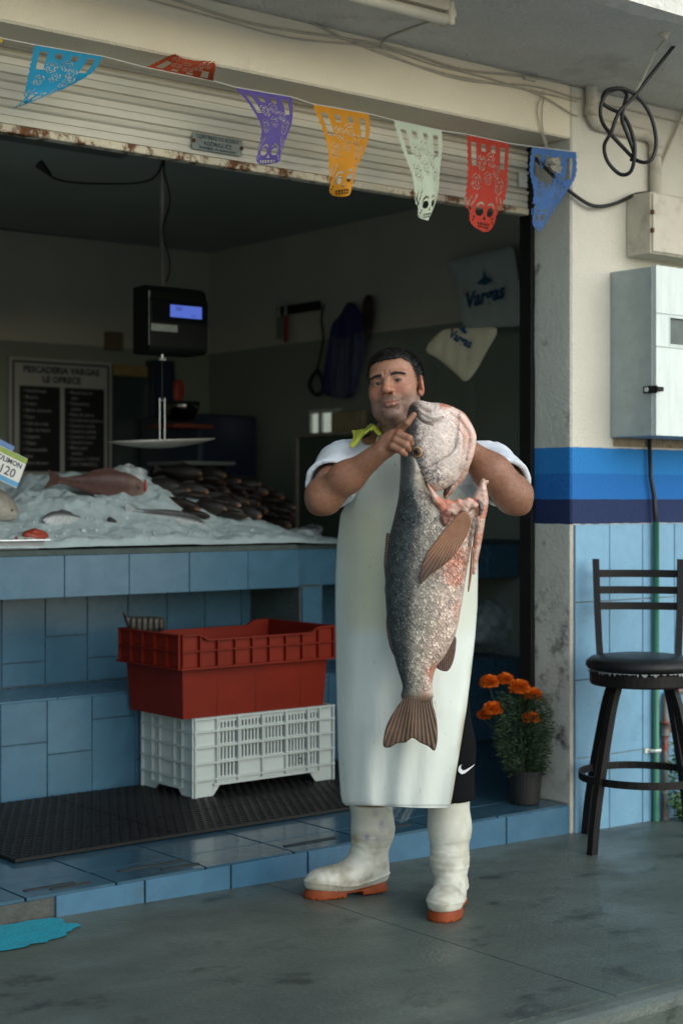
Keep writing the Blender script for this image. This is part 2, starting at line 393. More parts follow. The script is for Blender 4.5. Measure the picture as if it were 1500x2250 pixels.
m_tfloor = tilemat('floor_tile', (.036, .090, .130), (.026, .068, .10), (.03, .045, .055), rough=.14, rvar=.12, bump=.12)
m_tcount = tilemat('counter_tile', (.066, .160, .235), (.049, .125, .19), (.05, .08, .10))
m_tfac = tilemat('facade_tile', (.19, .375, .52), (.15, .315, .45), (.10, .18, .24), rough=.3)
m_stone = M('counter_edge_screed', (.07, .10, .09), (.05, .07, .065), sc=18, rough=.8, bump=.7)

def tiles(parent, o, ax, ay, rects, mat, th=.008, gap=.004, bev=.0016, name='tile'):
    """each rect (u0,u1,v0,v1) on the plane o + u*ax + v*ay becomes a bevelled tile standing proud of it"""
    o = Vector(o); ax = Vector(ax); ay = Vector(ay); nz = ax.cross(ay).normalized()
    for (u0, u1, v0, v1) in rects:
        mb = MB(); j = random.uniform(-.0006, .0012)
        mb.obox(o+ax*((u0+u1)/2)+ay*((v0+v1)/2)+nz*(th/2+j/2), ax, ay, nz, (u1-u0)/2-gap/2, (v1-v0)/2-gap/2, (th+j)/2, bev)
        mb.build(name, mat, parent)

# ---- road, kerb and pavement (slabs with a control joint)
m_gut = M('dark_gutter', (.05, .055, .05), (.035, .038, .035), sc=12, rough=.6, bump=.4)  # dark strip between the kerb and the paler road
mb = MB(); mb.quad((-150, -300, -.17), (300, -300, -.17), (300, 1.9, -.17), (-150, 1.9, -.17)); tag(mb.build('road', m_road), kind='structure')
mb = MB(); mb.quad((-150, 1.9, -.17), (300, 1.9, -.17), (300, 200, -.17), (-150, 200, -.17)); tag(mb.build('gutter', m_gut), kind='structure')
pav = MB(); pav.box((-8, 2.60, -.165), (12, YF+.002, -.035)); pav = pav.build('pavement', m_kerb); tag(pav, kind='structure')
def slab(x0, x1, y0, y1, nx, ny):
    V = []; F = []; xs = np.linspace(x0, x1, nx); ys = np.linspace(y0, y1, ny)
    for j, y in enumerate(ys):
        for x in xs: V.append((x, y, gz(x)))
    for j in range(ny-1):
        for i in range(nx-1): F.append((j*nx+i, j*nx+i+1, (j+1)*nx+i+1, (j+1)*nx+i))
    n = len(V); ring = [i for i in range(nx)]+[j*nx+nx-1 for j in range(1, ny)]+[(ny-1)*nx+i for i in range(nx-2, -1, -1)]+[j*nx for j in range(ny-2, 0, -1)]
    for k in ring:
        v = V[k]; V.append((v[0], v[1], -.034))
    m = len(ring)
    for k in range(m): F.append((ring[(k+1) % m], ring[k], n+k, n+(k+1) % m))
    return V, F
JX = 3.013
for x0, x1 in ((-8, -.6), (-.594, JX-.002), (JX+.002, 6.6), (6.607, 12)):
    V, F = slab(x0, x1, 2.657, YF, max(2, int((x1-x0)/.3)), 6); mkobj('slab', V, F, m_conc, pav)
for i in range(-8, 12, 2):      # kerb stones with a rounded nose
    prof = [(2.595, -.165), (2.595, -.02), (2.600, .0), (2.612, .012), (2.632, .018), (2.655, .0195), (2.655, -.165)]
    V = []; F = []
    for x in (i+.004, i+1.996):
        V += [(x, y, z+(gz(x)-.022 if z > -.1 else 0)) for y, z in prof]
    n = len(prof)
    for k in range(n): F.append((k, (k+1) % n, n+(k+1) % n, n+k))
    F += [tuple(reversed(range(n))), tuple(range(n, 2*n))]
    mkobj('kerb_stone', V, F, m_conc, pav)
# flakes of turquoise paint left on the ground by the step's end
pp = smoothpoly([(1.2, 3.86), (1.7, 3.90), (2.02, 3.905), (2.16, 3.93), (2.20, 3.975), (2.275, 4.02), (2.235, 4.06), (2.262, 4.10), (2.20, 4.142), (1.9, 4.144), (1.2, 4.144)], 5)
pp = pp+(np.array([[vn([[p[0], p[1], 3]], 40, 5)[0]-.5, vn([[p[0], p[1], 9]], 40, 8)[0]-.5] for p in pp])*.03)
pp[:, 1] = np.minimum(pp[:, 1], 4.1435)
m_turq = M('turquoise_paint', (.012, .30, .38), (.02, .22, .30), sc=12, rough=.6, bump=.5, bsc=90, dirt=(.10, .13, .12), dsc=14, dlo=.60, dhi=.7)
mkobj('painted_patch', [(p[0], p[1], gz(p[0])+.004) for p in pp], [tuple(range(len(pp)))], m_turq, pav)

# ---- entrance step and shop floor
step = MB(); step.box((.6, YF+.008, -.16), (4.447, YBK, ZF-.0115)); step = step.build('shop_floor', m_grout); tag(step, kind='structure')
XT = [2.2565, 2.563, 2.882, 3.190, 3.50, 3.80, 4.108, 4.444]
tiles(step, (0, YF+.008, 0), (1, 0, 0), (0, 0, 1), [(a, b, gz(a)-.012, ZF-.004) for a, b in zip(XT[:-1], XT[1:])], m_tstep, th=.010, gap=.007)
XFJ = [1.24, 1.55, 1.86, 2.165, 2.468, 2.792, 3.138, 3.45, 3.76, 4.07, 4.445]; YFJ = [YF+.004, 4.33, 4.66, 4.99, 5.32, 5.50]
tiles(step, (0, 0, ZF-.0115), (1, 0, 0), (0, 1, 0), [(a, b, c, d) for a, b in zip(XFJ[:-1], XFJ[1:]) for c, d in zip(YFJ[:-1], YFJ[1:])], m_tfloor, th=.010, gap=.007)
# anti-slip strips worn on the front row
m_strip = M('worn_antislip_strip', (.035, .04, .04), (.02, .024, .024), sc=30, rough=.85, bump=.6)
for x0, x1, y in ((2.20, 2.37, 4.232), (2.27, 2.41, 4.20), (2.545, 2.79, 4.272), (2.66, 2.80, 4.205), (3.16, 3.38, 4.235), (3.55, 3.72, 4.24)):
    b = MB(); b.box((x0, y-.008, ZF-.001), (x1, y+.008, ZF+.0022), .001); b.build('antislip_strip', m_strip, step)

# ---- the building
bld = thing('shop_building', 'cream plastered open-fronted fish shop with blue painted stripes and blue tiles', 'building', (XJ, YF, 0))
b = MB(); b.box((.6, YF, ZL), (XJ-.001, YS, ZS), .007); b.build('lintel', m_cream, bld)
b = MB(); b.box((-6, YF, -.16), (.599, YS, ZS)); b.build('side_pier', m_wall, bld)
fw = MB(); fw.box((XJ, YF, -.03), (9, YS, ZS), .007); fw = fw.build('facade_wall', m_wall, bld)
# reveal of the opening, rough plaster with its own dirt
def plate(xv, y0, y1, z0, z1, ny, nz_, amp, sd_):
    ys = np.linspace(y0, y1, ny); zs = np.linspace(z0, z1, nz_); Y, Z = np.meshgrid(ys, zs, indexing='ij'); P = np.stack([np.zeros_like(Y)+xv, Y, Z], -1).reshape(-1, 3)
    P[:, 0] -= amp*fbm(P, 9, sd_)*np.clip(np.minimum(P[:, 1]-y0, y1-P[:, 1])/.02, 0, 1)
    P[:, 1] += np.where(P[:, 1] > y1-1e-4, (vn(P, 16, sd_+3)-.6)*.012, 0)
    I = np.arange(ny*nz_).reshape(ny, nz_); Q = np.stack([I[:-1, :-1].ravel(), I[:-1, 1:].ravel(), I[1:, 1:].ravel(), I[1:, :-1].ravel()], 1)
    return P, Q
P, Q = plate(XJ-.0035, YF+.004, YS-.03, ZF+.002, ZL-.002, 12, 120, .003, 4); mkobj('reveal_plaster', P, Q, m_jamb2, bld, True)
b = MB(); b.box((-6, 3.33, ZS), (9, 8.6, 3.02), .012); b.build('overhang_slab', m_soffit, bld)
m_edge = M('slab_edge_painted_sun', (.75, .74, .68), (.6, .58, .5), sc=15, rough=.9, bump=1.0, bsc=40, dirt=(.2, .19, .17), dsc=12, dlo=.62, dhi=.7)  # sunlight on the slab edge is put into this paler colour
xs = np.linspace(-3, 8, 240); V = []; F = []
for x in xs:
    e = .035+.05*vn([[x, 0, 0]], 6, 3)[0]+.02*vn([[x, 2, 0]], 25, 6)[0]
    V += [(x, 3.326, 3.02), (x, 3.326, ZS-.003), (x, 3.33+e, ZS-.0035)]
for i in range(len(xs)-1):
    for k in (0, 1): F.append((i*3+k, i*3+k+1, i*3+3+k+1, i*3+3+k))
mkobj('slab_edge', V, F, m_edge, bld)
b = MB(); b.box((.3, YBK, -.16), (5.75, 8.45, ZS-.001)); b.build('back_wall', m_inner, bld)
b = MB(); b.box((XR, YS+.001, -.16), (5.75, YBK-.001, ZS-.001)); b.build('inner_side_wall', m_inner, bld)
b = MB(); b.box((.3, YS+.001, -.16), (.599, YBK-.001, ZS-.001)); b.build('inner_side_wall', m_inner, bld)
b = MB(); b.box((.601, YS+.002, ZS-.03), (XR-.001, YBK-.001, ZS-.002)); b.build('shop_ceiling', m_ceil, bld)
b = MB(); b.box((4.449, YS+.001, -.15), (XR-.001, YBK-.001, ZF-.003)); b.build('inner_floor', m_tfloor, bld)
# blue tiles on the facade, above a pale grout bed
b = MB(); b.box((4.464, YF-.004, -.05), (8.0, YF-.0005, 1.174)); gb = b.build('tile_bed', m_lgrout, fw)
xt = [4.464+.1945*i for i in range(0, 19)]; zt = [-.03, .280, .579, .876, 1.174]
tiles(fw, (0, YF-.004, 0), (1, 0, 0), (0, 0, 1), [(a, c, d, e) for a, c in zip(xt[:-1], xt[1:]) for d, e in zip(zt[:-1], zt[1:])], m_tfac, th=.006, gap=.0045)

# ---- tiled fish counter
cnt = thing('fish_counter', 'blue tiled masonry counter with open shelf below, heaped with ice', 'counter', (3.4, YB, ZF))
b = MB(); b.box((1.6, YB+.008, .892), (4.170, 6.75, 1.048)); b.box((4.1705, YB+.075, .892), (XR-.002, 6.75, 1.048))
cs = b.build('slab', m_stone, cnt)
b = MB(); b.box((1.6, YB+.001, 1.0485), (4.170, 6.74, 1.073), .004); b.box((4.1705, YB+.065, 1.0485), (XR-.002, 6.74, 1.070), .004); b.build('worktop_screed', m_stone, cs)
xs_ = [1.83, 2.13, 2.43, 2.735, 3.025, 3.317, 3.604, 3.90, 4.172]
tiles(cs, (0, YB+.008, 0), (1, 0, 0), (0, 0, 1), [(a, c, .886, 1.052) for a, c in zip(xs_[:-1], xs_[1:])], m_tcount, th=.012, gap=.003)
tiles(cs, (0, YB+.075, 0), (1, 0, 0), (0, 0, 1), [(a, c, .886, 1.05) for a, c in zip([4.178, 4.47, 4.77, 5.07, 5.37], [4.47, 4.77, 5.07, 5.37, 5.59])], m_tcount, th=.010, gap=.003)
m_mgrout = M('blue_grey_grout', (.12, .17, .20), (.08, .12, .14), sc=20, rough=.9)
b = MB(); b.box((1.6, YB+.010, ZF-.004), (XR-.002, 5.93, .490)); base = b.build('base_ledge', m_mgrout, cnt)
bx = [2.16+.198*i for i in range(0, 18)]
R_ = []
for i, (a, c) in enumerate(zip(bx[:-1], bx[1:])):
    s_ = (.28, .40, .22, .33)[i % 4]
    R_ += [(a, c, ZF+.002, s_), (a, c, s_, .492)]
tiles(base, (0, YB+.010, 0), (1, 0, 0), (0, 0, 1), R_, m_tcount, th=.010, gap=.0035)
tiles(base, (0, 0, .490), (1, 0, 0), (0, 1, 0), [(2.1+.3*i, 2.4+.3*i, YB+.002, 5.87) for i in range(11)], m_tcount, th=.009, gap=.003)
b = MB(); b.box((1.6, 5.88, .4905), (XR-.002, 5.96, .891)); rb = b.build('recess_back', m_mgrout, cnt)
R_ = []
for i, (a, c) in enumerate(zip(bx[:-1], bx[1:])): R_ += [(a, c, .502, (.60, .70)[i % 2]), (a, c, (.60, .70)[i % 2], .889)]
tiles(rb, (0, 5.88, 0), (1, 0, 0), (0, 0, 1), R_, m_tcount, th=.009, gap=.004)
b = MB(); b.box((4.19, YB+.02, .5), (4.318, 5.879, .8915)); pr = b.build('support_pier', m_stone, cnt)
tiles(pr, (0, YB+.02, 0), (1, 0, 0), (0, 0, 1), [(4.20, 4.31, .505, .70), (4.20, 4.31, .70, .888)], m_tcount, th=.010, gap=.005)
# ================================================================ shutter, bunting, cables, boxes, pipes
m_slat = M('shutter_paint', (.56, .53, .43), (.47, .45, .37), sc=5, rough=.55, dirt=(.19, .17, .13), dsc=5, dlo=.57, dhi=.80, bump=.15, bsc=30, stretch=(.35, 1, 2.2))
m_rail = M('rusty_cream_rail', (.60, .54, .40), (.52, .46, .33), sc=9, rough=.75, dirt=(.12, .045, .012), dsc=13, dlo=.50, dhi=.60, bump=.6, bsc=90)
m_black = M('black_metal', (.006, .006, .006), (.010, .009, .008), sc=15, rough=.5, spec=.3, bump=.1)
m_rubber = M('black_cable', (.010, .010, .010), (.016, .016, .015), sc=30, rough=.5)
m_wire = M('dusty_painted_wire', (.50, .46, .36), (.36, .33, .26), sc=30, rough=.8)
m_pvc = M('painted_pvc', (.58, .53, .42), (.50, .46, .37), sc=9, rough=.6, dirt=(.3, .27, .2), dsc=9)
m_galv = M('galvanised_steel', (.40, .47, .47), (.33, .39, .39), sc=14, rough=.42, metal=.35, dirt=(.22, .27, .27), dsc=12, dlo=.6, dhi=.8)  # housing toned down: shade on the box's side put into the colour
m_galvf = M('galvanised_door', (.66, .72, .68), (.56, .62, .59), sc=9, rough=.45, metal=.25, dirt=(.36, .37, .33), dsc=10, dlo=.6, dhi=.8, stretch=(3, 3, .6))  # same steel toned up for the face turned to the light
m_rustp = M('rust', (.13, .05, .02), (.07, .03, .015), sc=40, rough=.9, bump=.8)
m_white = M('white_plastic', (.62, .62, .58), (.55, .55, .5), sc=20, rough=.5)
m_ink = M('dark_print', (.02, .03, .035), (.03, .04, .045), sc=30, rough=.7)

sh = thing('roller_shutter', 'half raised cream steel roller shutter with rusty bottom rail', 'shutter', (3.3, 4.36, 2.378))
X0, X1 = .602, 4.428
def extr(prof, x0, x1, name, mat, parent, smooth=False):
    n = len(prof); V = [(x0, y, z) for y, z in prof]+[(x1, y, z) for y, z in prof]
    F = [(i, i+1, n+i+1, n+i) for i in range(n-1)]
    return mkobj(name, V, F, mat, parent, smooth)
for i in range(4):
    z = 2.402+i*.0775; y = YS-.010
    extr([(y+.004, z), (y-.004, z+.003), (y-.0045, z+.020), (y+.001, z+.0225), (y+.001, z+.0265), (y-.004, z+.029), (y-.0045, z+.048), (y+.002, z+.051), (y-.008, z+.056), (y-.011, z+.061), (y-.008, z+.0665), (y+.003, z+.070), (y+.006, z+.0775)], X0, X1, 'slat', m_slat, sh)
b = MB(); b.box((X0, YS-.022, 2.376), (X1, YS+.02, 2.4015), .003); b.build('bottom_rail', m_rail, sh)
b = MB(); b.box((4.431, YS-.030, ZF+.001), (4.4525, YS+.035, ZL-.001), .002); b.build('guide_channel', m_black, sh)
p = at(1147, 395, 1, YS-.02); b = MB(); b.box((p.x-.022, YS-.026, p.z-.028), (p.x+.022, YS-.0165, p.z+.028), .003); b.build('latch_plate', m_white, sh)
q0 = at(420, 292, 1, YS-.02); q1 = at(530, 347, 1, YS-.02)
m_plate = M('stamped_zinc_plate', (.22, .25, .22), (.14, .17, .15), sc=35, rough=.55, metal=.5, bump=.3)
pz0, pz1 = 2.418, 2.472
b = MB(); b.box((q0.x, YS-.0265, pz0), (q1.x, YS-.0235, pz1), .001); mp_ = b.build('maker_plate', m_plate, sh)
for i, (t, sz) in enumerate((('CORTINAS DE ACERO', .017), ('RODRIGUEZ', .020), ('MONTERREY  374  GUADALAJARA', .0095))):
    textmesh(t, sz, (1, 0, 0), (0, 0, 1), ((q0.x+q1.x)/2, YS-.0272, pz1-.016-(0, .021, .033)[i]), m_ink, mp_, bold=.0004)
for x in (q0.x+.006, q1.x-.004):
    b = MB(); b.lathe((x, YS-.026, (pz0+pz1)/2), [(.007, 0), (.007, .003), (.003, .006)], 10, Matrix.Rotation(math.pi/2, 3, 'X')); b.build('bolt', m_rustp, mp_)

# ---- papel picado: real cut-outs in tissue paper
def papel(s, t):
    keep = np.ones_like(s, bool); x = s-.5
    hw = np.where(t < .60, .5, np.where(t < .70, .5-.10*sstep(.60, .70, t), .40))
    hw = np.where(t > .80, .40*np.sqrt(np.clip(1-((t-.80)/.20)**2, 0, 1)), hw)
    hw = hw-.018*(np.abs(np.sin(t*60)) > .75)
    keep &= np.abs(x) < hw
    hole = np.zeros_like(keep)
    for c in (.15, .38, .62, .85):
        hole |= (np.abs(s-c) < .052) & (t > .075) & (t < (.26 if c in (.15, .85) else .13))
    for (cx, cy, R) in ((.33, .235, .105), (.55, .20, .10), (.70, .29, .10), (.20, .40, .115), (.48, .36, .10), (.79, .42, .13)):
        dx = (s-cx); dy = (t-cy)*1.5; r = np.hypot(dx, dy)/R; a = np.arctan2(dy, dx)/(2*np.pi)
        hole |= (r < 1) & (r > .2) & (((r*2.6+a) % 1) < .40) & (((a*4+np.floor(r*2.6+a)*.4) % 1) < .76)
    for sx in (-1, 1):
        ex = x-sx*.17
        hole |= ((ex/.105)**2+((t-.675)/.052)**2 < 1)
        hole |= (np.abs(t-.585-.9*(ex+.02*sx)**2*3) < .011) & (np.abs(ex) < .12)
        for k in range(3): hole |= (np.abs(x-sx*(.33+.045*k)-.06*np.sin(t*22+k)*sx) < .013) & (t > .50+.02*k) & (t < .66-.02*k)
    hole |= (np.abs(x) < .05*np.clip((t-.705)/.06, 0, 1)) & (t < .77)
    for k in range(6):
        for (a, b_) in ((.815, .855), (.868, .908)):
            hole |= (np.abs(x-(-.20+.08*k)) < .026) & (t > a) & (t < b_)
    for (cx, cy) in ((-.30, .74), (.30, .74), (-.33, .78), (.32, .79)): hole |= np.hypot(x-cx, (t-cy)*1.5) < .022
    return keep & ~hole
def paper(name, rows, col, label, extra=None, n=(72, 112), curl=.012, sd=0, tmax=1.0):
    """rows: (uL, vL, uR, vR, offL, offR) sight lines on the bunting plane; off = metres towards the street"""
    ns, nt = n; S_, T_ = np.meshgrid((np.arange(ns)+.5)/ns, (np.arange(nt)+.5)/nt*tmax, indexing='ij'); k = papel(S_, T_)
    if extra is not None: k &= ~extra(S_, T_)
    L_ = []
    for r in rows:
        y = YF-.026
        a = at(r[0], r[1], 1, y-r[4]); c = at(r[2], r[3], 1, y-r[5]); L_.append((a, c))
    A = spline([a for a, c in L_], 24); Bp = spline([c for a, c in L_], 24); A = np.array(A); Bp = np.array(Bp)
    tt = np.linspace(0, 1, nt+1)*(len(A)-1); i0 = np.minimum(tt.astype(int), len(A)-2); f = (tt-i0)[:, None]
    A = A[i0]*(1-f)+A[i0+1]*f; Bp = Bp[i0]*(1-f)+Bp[i0+1]*f
    ss = np.linspace(0, 1, ns+1)[:, None, None]; P = A[None]*(1-ss)+Bp[None]*ss
    bend = np.sin(ss[..., 0]*math.pi*1.3+sd)*np.linspace(0, 1, nt+1)[None]*curl*2+(vn(P, 14, 3+sd)-.5)*curl*.6*np.minimum(1, np.linspace(0, 1, nt+1)[None]*6)
    P = P.copy(); P[..., 1] -= bend
    idx = np.arange((ns+1)*(nt+1)).reshape(ns+1, nt+1)
    Q = np.stack([idx[:-1, :-1][k], idx[1:, :-1][k], idx[1:, 1:][k], idx[:-1, 1:][k]], 1)
    P = P.reshape(-1, 3); used = np.unique(Q); re = np.zeros(len(P), int); re[used] = np.arange(len(used))
    m = M('tissue_'+name, col, tuple(x*.85 for x in col), sc=20, rough=.7)
    b_ = m.node_tree.nodes['Principled BSDF']; nt_ = m.node_tree; tr = nt_.nodes.new('ShaderNodeBsdfTranslucent'); tr.inputs[0].default_value = (*col, 1)
    mx = nt_.nodes.new('ShaderNodeMixShader'); mx.inputs[0].default_value = .25; out = nt_.nodes['Material Output']
    nt_.links.new(b_.outputs[0], mx.inputs[1]); nt_.links.new(tr.outputs[0], mx.inputs[2]); nt_.links.new(mx.outputs[0], out.inputs[0])
    o = mkobj('paper_flag', P[used], re[Q], m, None, True); return tag(o, label, 'paper flag', 'cut paper flags strung under the lintel')
paper('cyan', [(75, 98, 228, 124, 0, 0), (62, 150, 205, 158, .0, .01), (52, 196, 150, 190, .02, .05), (40, 222, 86, 218, .03, .06), (18, 240, 36, 236, .02, .03)], (.015, .30, .52), 'bright cyan cut paper flag twisted to a point, leftmost whole flag', sd=1)
paper('yellow', [(-120, 62, 9, 82, 0, 0), (-120, 110, 0, 96, 0, 0), (-120, 180, -60, 150, 0, 0)], (.62, .42, .02), 'yellow paper flag just showing at the left edge', sd=2)
paper('vermilion', [(318, 148, 470, 178, 0, 0), (350, 132, 468, 165, .02, .03), (372, 121, 470, 150, .04, .05), (385, 118, 466, 136, .05, .05)], (.40, .055, .012), 'rust orange paper flag blown up against the lintel', sd=3, tmax=.62)
paper('purple', [(515, 192, 641, 213, 0, 0), (552, 232, 642, 244, .02, 0), (576, 276, 636, 276, .04, -.0), (572, 318, 618, 322, .03, .02), (566, 346, 613, 352, .02, .03), (572, 358, 606, 362, .02, .03)], (.12, .085, .33), 'violet cut paper skull flag', sd=4)
paper('orange', [(686, 228, 811, 250, 0, 0), (708, 280, 812, 294, .02, 0), (724, 330, 800, 332, .03, .02), (727, 385, 782, 372, .02, .03), (724, 418, 772, 412, .01, .03), (732, 432, 765, 434, .01, .03)], (.66, .27, .008), 'golden orange cut paper skull flag', sd=5)
paper('white', [(864, 264, 971, 287, 0, 0), (880, 320, 972, 330, .01, 0), (905, 380, 968, 385, .03, .01), (912, 440, 965, 430, .03, .02), (912, 472, 956, 462, .03, .03), (914, 484, 944, 487, .03, .03)], (.58, .66, .50), 'pale mint white cut paper skull flag', sd=6)
paper('red', [(1025, 295, 1119, 315, 0, 0), (1024, 360, 1118, 372, .0, .0), (1020, 425, 1116, 430, .01, .0), (1014, 478, 1104, 482, .02, .01), (1020, 506, 1096, 512, .03, .02)], (.46, .032, .012), 'red cut paper skull flag beside the shutter end', sd=7)
def torn(s, t): return (np.hypot((s-.36)/.20, (t-.24)/.10) < 1+.3*np.sin(s*40)) | ((s < .1) & (t > .52) & (t < .56))
paper('blue', [(1168, 322, 1266, 334, 0, .0), (1160, 372, 1267, 384, .0, .01), (1168, 420, 1248, 418, .02, .02), (1160, 465, 1222, 462, .03, .04), (1158, 494, 1206, 496, .03, .05), (1168, 507, 1194, 508, .03, .05)], (.055, .155, .40), 'torn blue paper flag on the corner pillar, rightmost', extra=torn, sd=8)
m_tape = M('foil_and_card_scrap', (.42, .40, .32), (.12, .11, .09), sc=60, rough=.4)
b = MB(); p = at(1215, 360, 1, YF-.045)
for i in range(9):
    a = i*1.3; q = p+Vector((.016*math.cos(a), -.004*i/3, .018*math.sin(a*1.7)))
    b.add([q+Vector((-.02, .004, .008)), q+Vector((.018, -.008, .012)), q+Vector((.02, .003, -.012)), q+Vector((-.012, -.008, -.014))], [(0, 1, 2), (0, 2, 3)])
tag(b.build('foil_scrap', m_tape), 'crumpled foil and card scrap stuck in the torn blue flag', 'scrap')
b = MB(); b.tube([at(u, v, 1, YF-.027) for u, v in ((-150, 50), (0, 82), (75, 97), (228, 123), (320, 147), (470, 177), (515, 190), (641, 212), (686, 227), (811, 249), (864, 263), (971, 286), (1025, 294), (1119, 314), (1168, 321), (1266, 333), (1285, 337))], .0016, 5)
tag(b.build('bunting_string', m_white), 'thin white string carrying the paper flags along the lintel', 'string')
b = MB()
for off in (0, .012):
    b.tube(spline([at(u, v, 1, YF-.008) for u, v in ((1192+off*400, 200), (1180+off*900, 240), (1188+off*400, 285))]+[at(1200+off*300, 325, 1, YF-.03)], 6), .0022, 5)
tag(b.build('tie_string', m_wire), 'pale tie string hanging over the blue flag', 'string')

# ---- wiring stapled along the top of the wall
runs = [[(560, -20), (760, 85), (940, 150), (1060, 178), (1160, 196), (1267, 222)], [(300, -10), (480, 40), (640, 82), (835, 104), (950, 140), (1070, 170), (1180, 205), (1250, 246), (1268, 254)],
        [(330, -20), (560, 52), (838, 98), (1010, 150), (1160, 168), (1290, 190), (1420, 222), (1560, 262)], [(835, 112), (960, 158), (1040, 178), (1105, 182), (1180, 190), (1270, 215), (1380, 240), (1540, 280)]]
for i, r in enumerate(runs):
    b = MB(); b.tube(spline([at(u, v, 1, YF-.005-.004*(i % 2)) for u, v in r], 6), (.0038, .003, .0045, .003)[i], 6)
    tag(b.build('wall_cable', m_wire), ('cream painted cable just under the soffit, sagging to the pipe', 'thin cream cable looping low along the lintel face', 'uppermost cream cable running on past the pipe', 'cream cable starting at the lamp lead')[i], 'cable', 'painted cables along the lintel')
b = MB(); b.box(at(1152, 165, 1, YF)-Vector((.012, .016, .008)), at(1172, 180, 1, YF)+Vector((0, -.001, 0)), .002); tag(b.build('cable_clip', m_pvc), 'small painted cable clip under the soffit', 'clip')
# fluorescent batten under the overhang, unlit
fx = thing('strip_light', 'unlit cream fluorescent batten fixed under the overhang', 'lamp', (2.8, 3.70, ZS))
m_tubeg = M('lamp_tube', (.62, .58, .46), (.56, .52, .42), sc=10, rough=.35)
b = MB(); b.box((2.2, 3.672, 2.812), (3.40, 3.722, ZS-.001), .006); b.build('housing', m_pvc, fx)
b = MB(); b.tube([(2.22, 3.69, 2.785), (3.385, 3.69, 2.785)], .019, 14); b.build('tube', m_tubeg, fx, True)
b = MB(); b.box((3.386, 3.668, 2.768), (3.412, 3.722, 2.845), .005); b.box((3.4125, 3.69, 2.80), (3.44, 3.71, 2.83), .004); b.build('end_cap', m_pvc, fx)
b = MB(); p = at(955, 42, 2, ZS-.004); b.tube(spline([p, at(900, 62, 2, ZS-.004), at(858, 78, 2, ZS-.004), at(842, 90, 1, YF-.01), at(838, 104, 1, YF-.01)], 5), .004, 6); tag(b.build('lamp_lead', m_wire), 'short painted lead running from the strip light to the wall', 'cable')

# ---- black cable coil hung from a hook
hk = at(1460, 72, 2, ZS); b = MB(); b.lathe(hk+Vector((0, 0, -.018)), [(.009, 0), (.012, .006), (.020, .014), (.022, .0178)], 10); b.tube([hk+Vector((-.02, 0, -.006)), hk+Vector((.02, .01, -.014))], .006, 6); tag(b.build('ceiling_hook', m_pvc), 'painted hook screwed into the soffit above the coil', 'hook')
DC = hk.dot(Vector(FW)) if False else (hk.x*FW[0]+hk.y*FW[1])+.14
b = MB(); b.tube([hk+Vector((0, 0, -.02)), atd(1440, 110, DC-.05), atd(1408, 180, DC), atd(1390, 214, DC)], .0035, 6); tag(b.build('support_string', m_wire), 'taut white cord holding up the black cable coil', 'string')
b = MB(); pts = [(1520, 50), (1480, 100), (1440, 150), (1392, 212), (1360, 245), (1342, 290), (1327, 320), (1335, 355), (1362, 382), (1385, 376), (1394, 340), (1390, 300), (1370, 255), (1335, 235), (1323, 222), (1330, 200), (1358, 193), (1384, 200), (1412, 225), (1432, 262), (1441, 310), (1434, 345), (1418, 356), (1396, 350), (1370, 325), (1338, 290), (1322, 265), (1319, 235), (1332, 205), (1360, 195), (1376, 206), (1370, 232), (1366, 262), (1380, 300), (1392, 335), (1386, 352)]
b.tube(spline([atd(u, v, DC+.02*math.sin(i*1.1)) for i, (u, v) in enumerate(pts)], 6), .0068, 8); tag(b.build('cable_coil', m_rubber, None, True), 'coiled black cable hanging in loops under the overhang', 'cable')
b = MB(); b.tube(spline([at(1163, 335, 1, YF+.12), at(1180, 352, 1, YF-.015), at(1215, 385, 1, YF-.012), at(1262, 428, 1, YF-.02), at(1305, 452, 1, YF-.03), at(1350, 447, 1, YF-.03), at(1395, 427, 1, YF-.03), at(1432, 423, 1, YF-.05)], 6), .0075, 8); tag(b.build('feed_cable', m_rubber, None, True), 'thick black cable sagging from the shutter corner to the upper box', 'cable')
b = MB(); b.tube(spline([at(1500, 245, 1, YF-.02), at(1478, 300, 1, YF-.012), at(1452, 360, 1, YF-.012), at(1448, 385, 1, YF-.012)], 6), .005, 6); tag(b.build('drop_cable', m_wire), 'painted cable dropping at the right edge of the wall', 'cable')
# painted PVC pipe with two bends
b = MB(); x1, x2 = 4.538, 4.912
pp_ = [(x1, ZS-.001), (x1, 2.76)]+[(x1+.05-.05*math.cos(a), 2.76-.05*math.sin(a)-.0) for a in np.linspace(.2, math.pi/2, 5)]+[(x2-.05, 2.71)]+[(x2-.05+.05*math.sin(a), 2.66+.05*math.cos(a)) for a in np.linspace(.2, math.pi/2, 5)]+[(x2, 2.466)]
b.tube([(x, YF-.026, z) for x, z in pp_], .0235, 14)
for x, z0, z1 in ((x1, 2.765, 2.735), (x2, 2.66, 2.63)): b.tube([(x, YF-.026, z0+.01), (x, YF-.026, z1)], .0275, 14)
tag(b.build('pvc_pipe', m_pvc, None, True), 'cream painted pvc pipe bending from the soffit to the upper box', 'pipe')
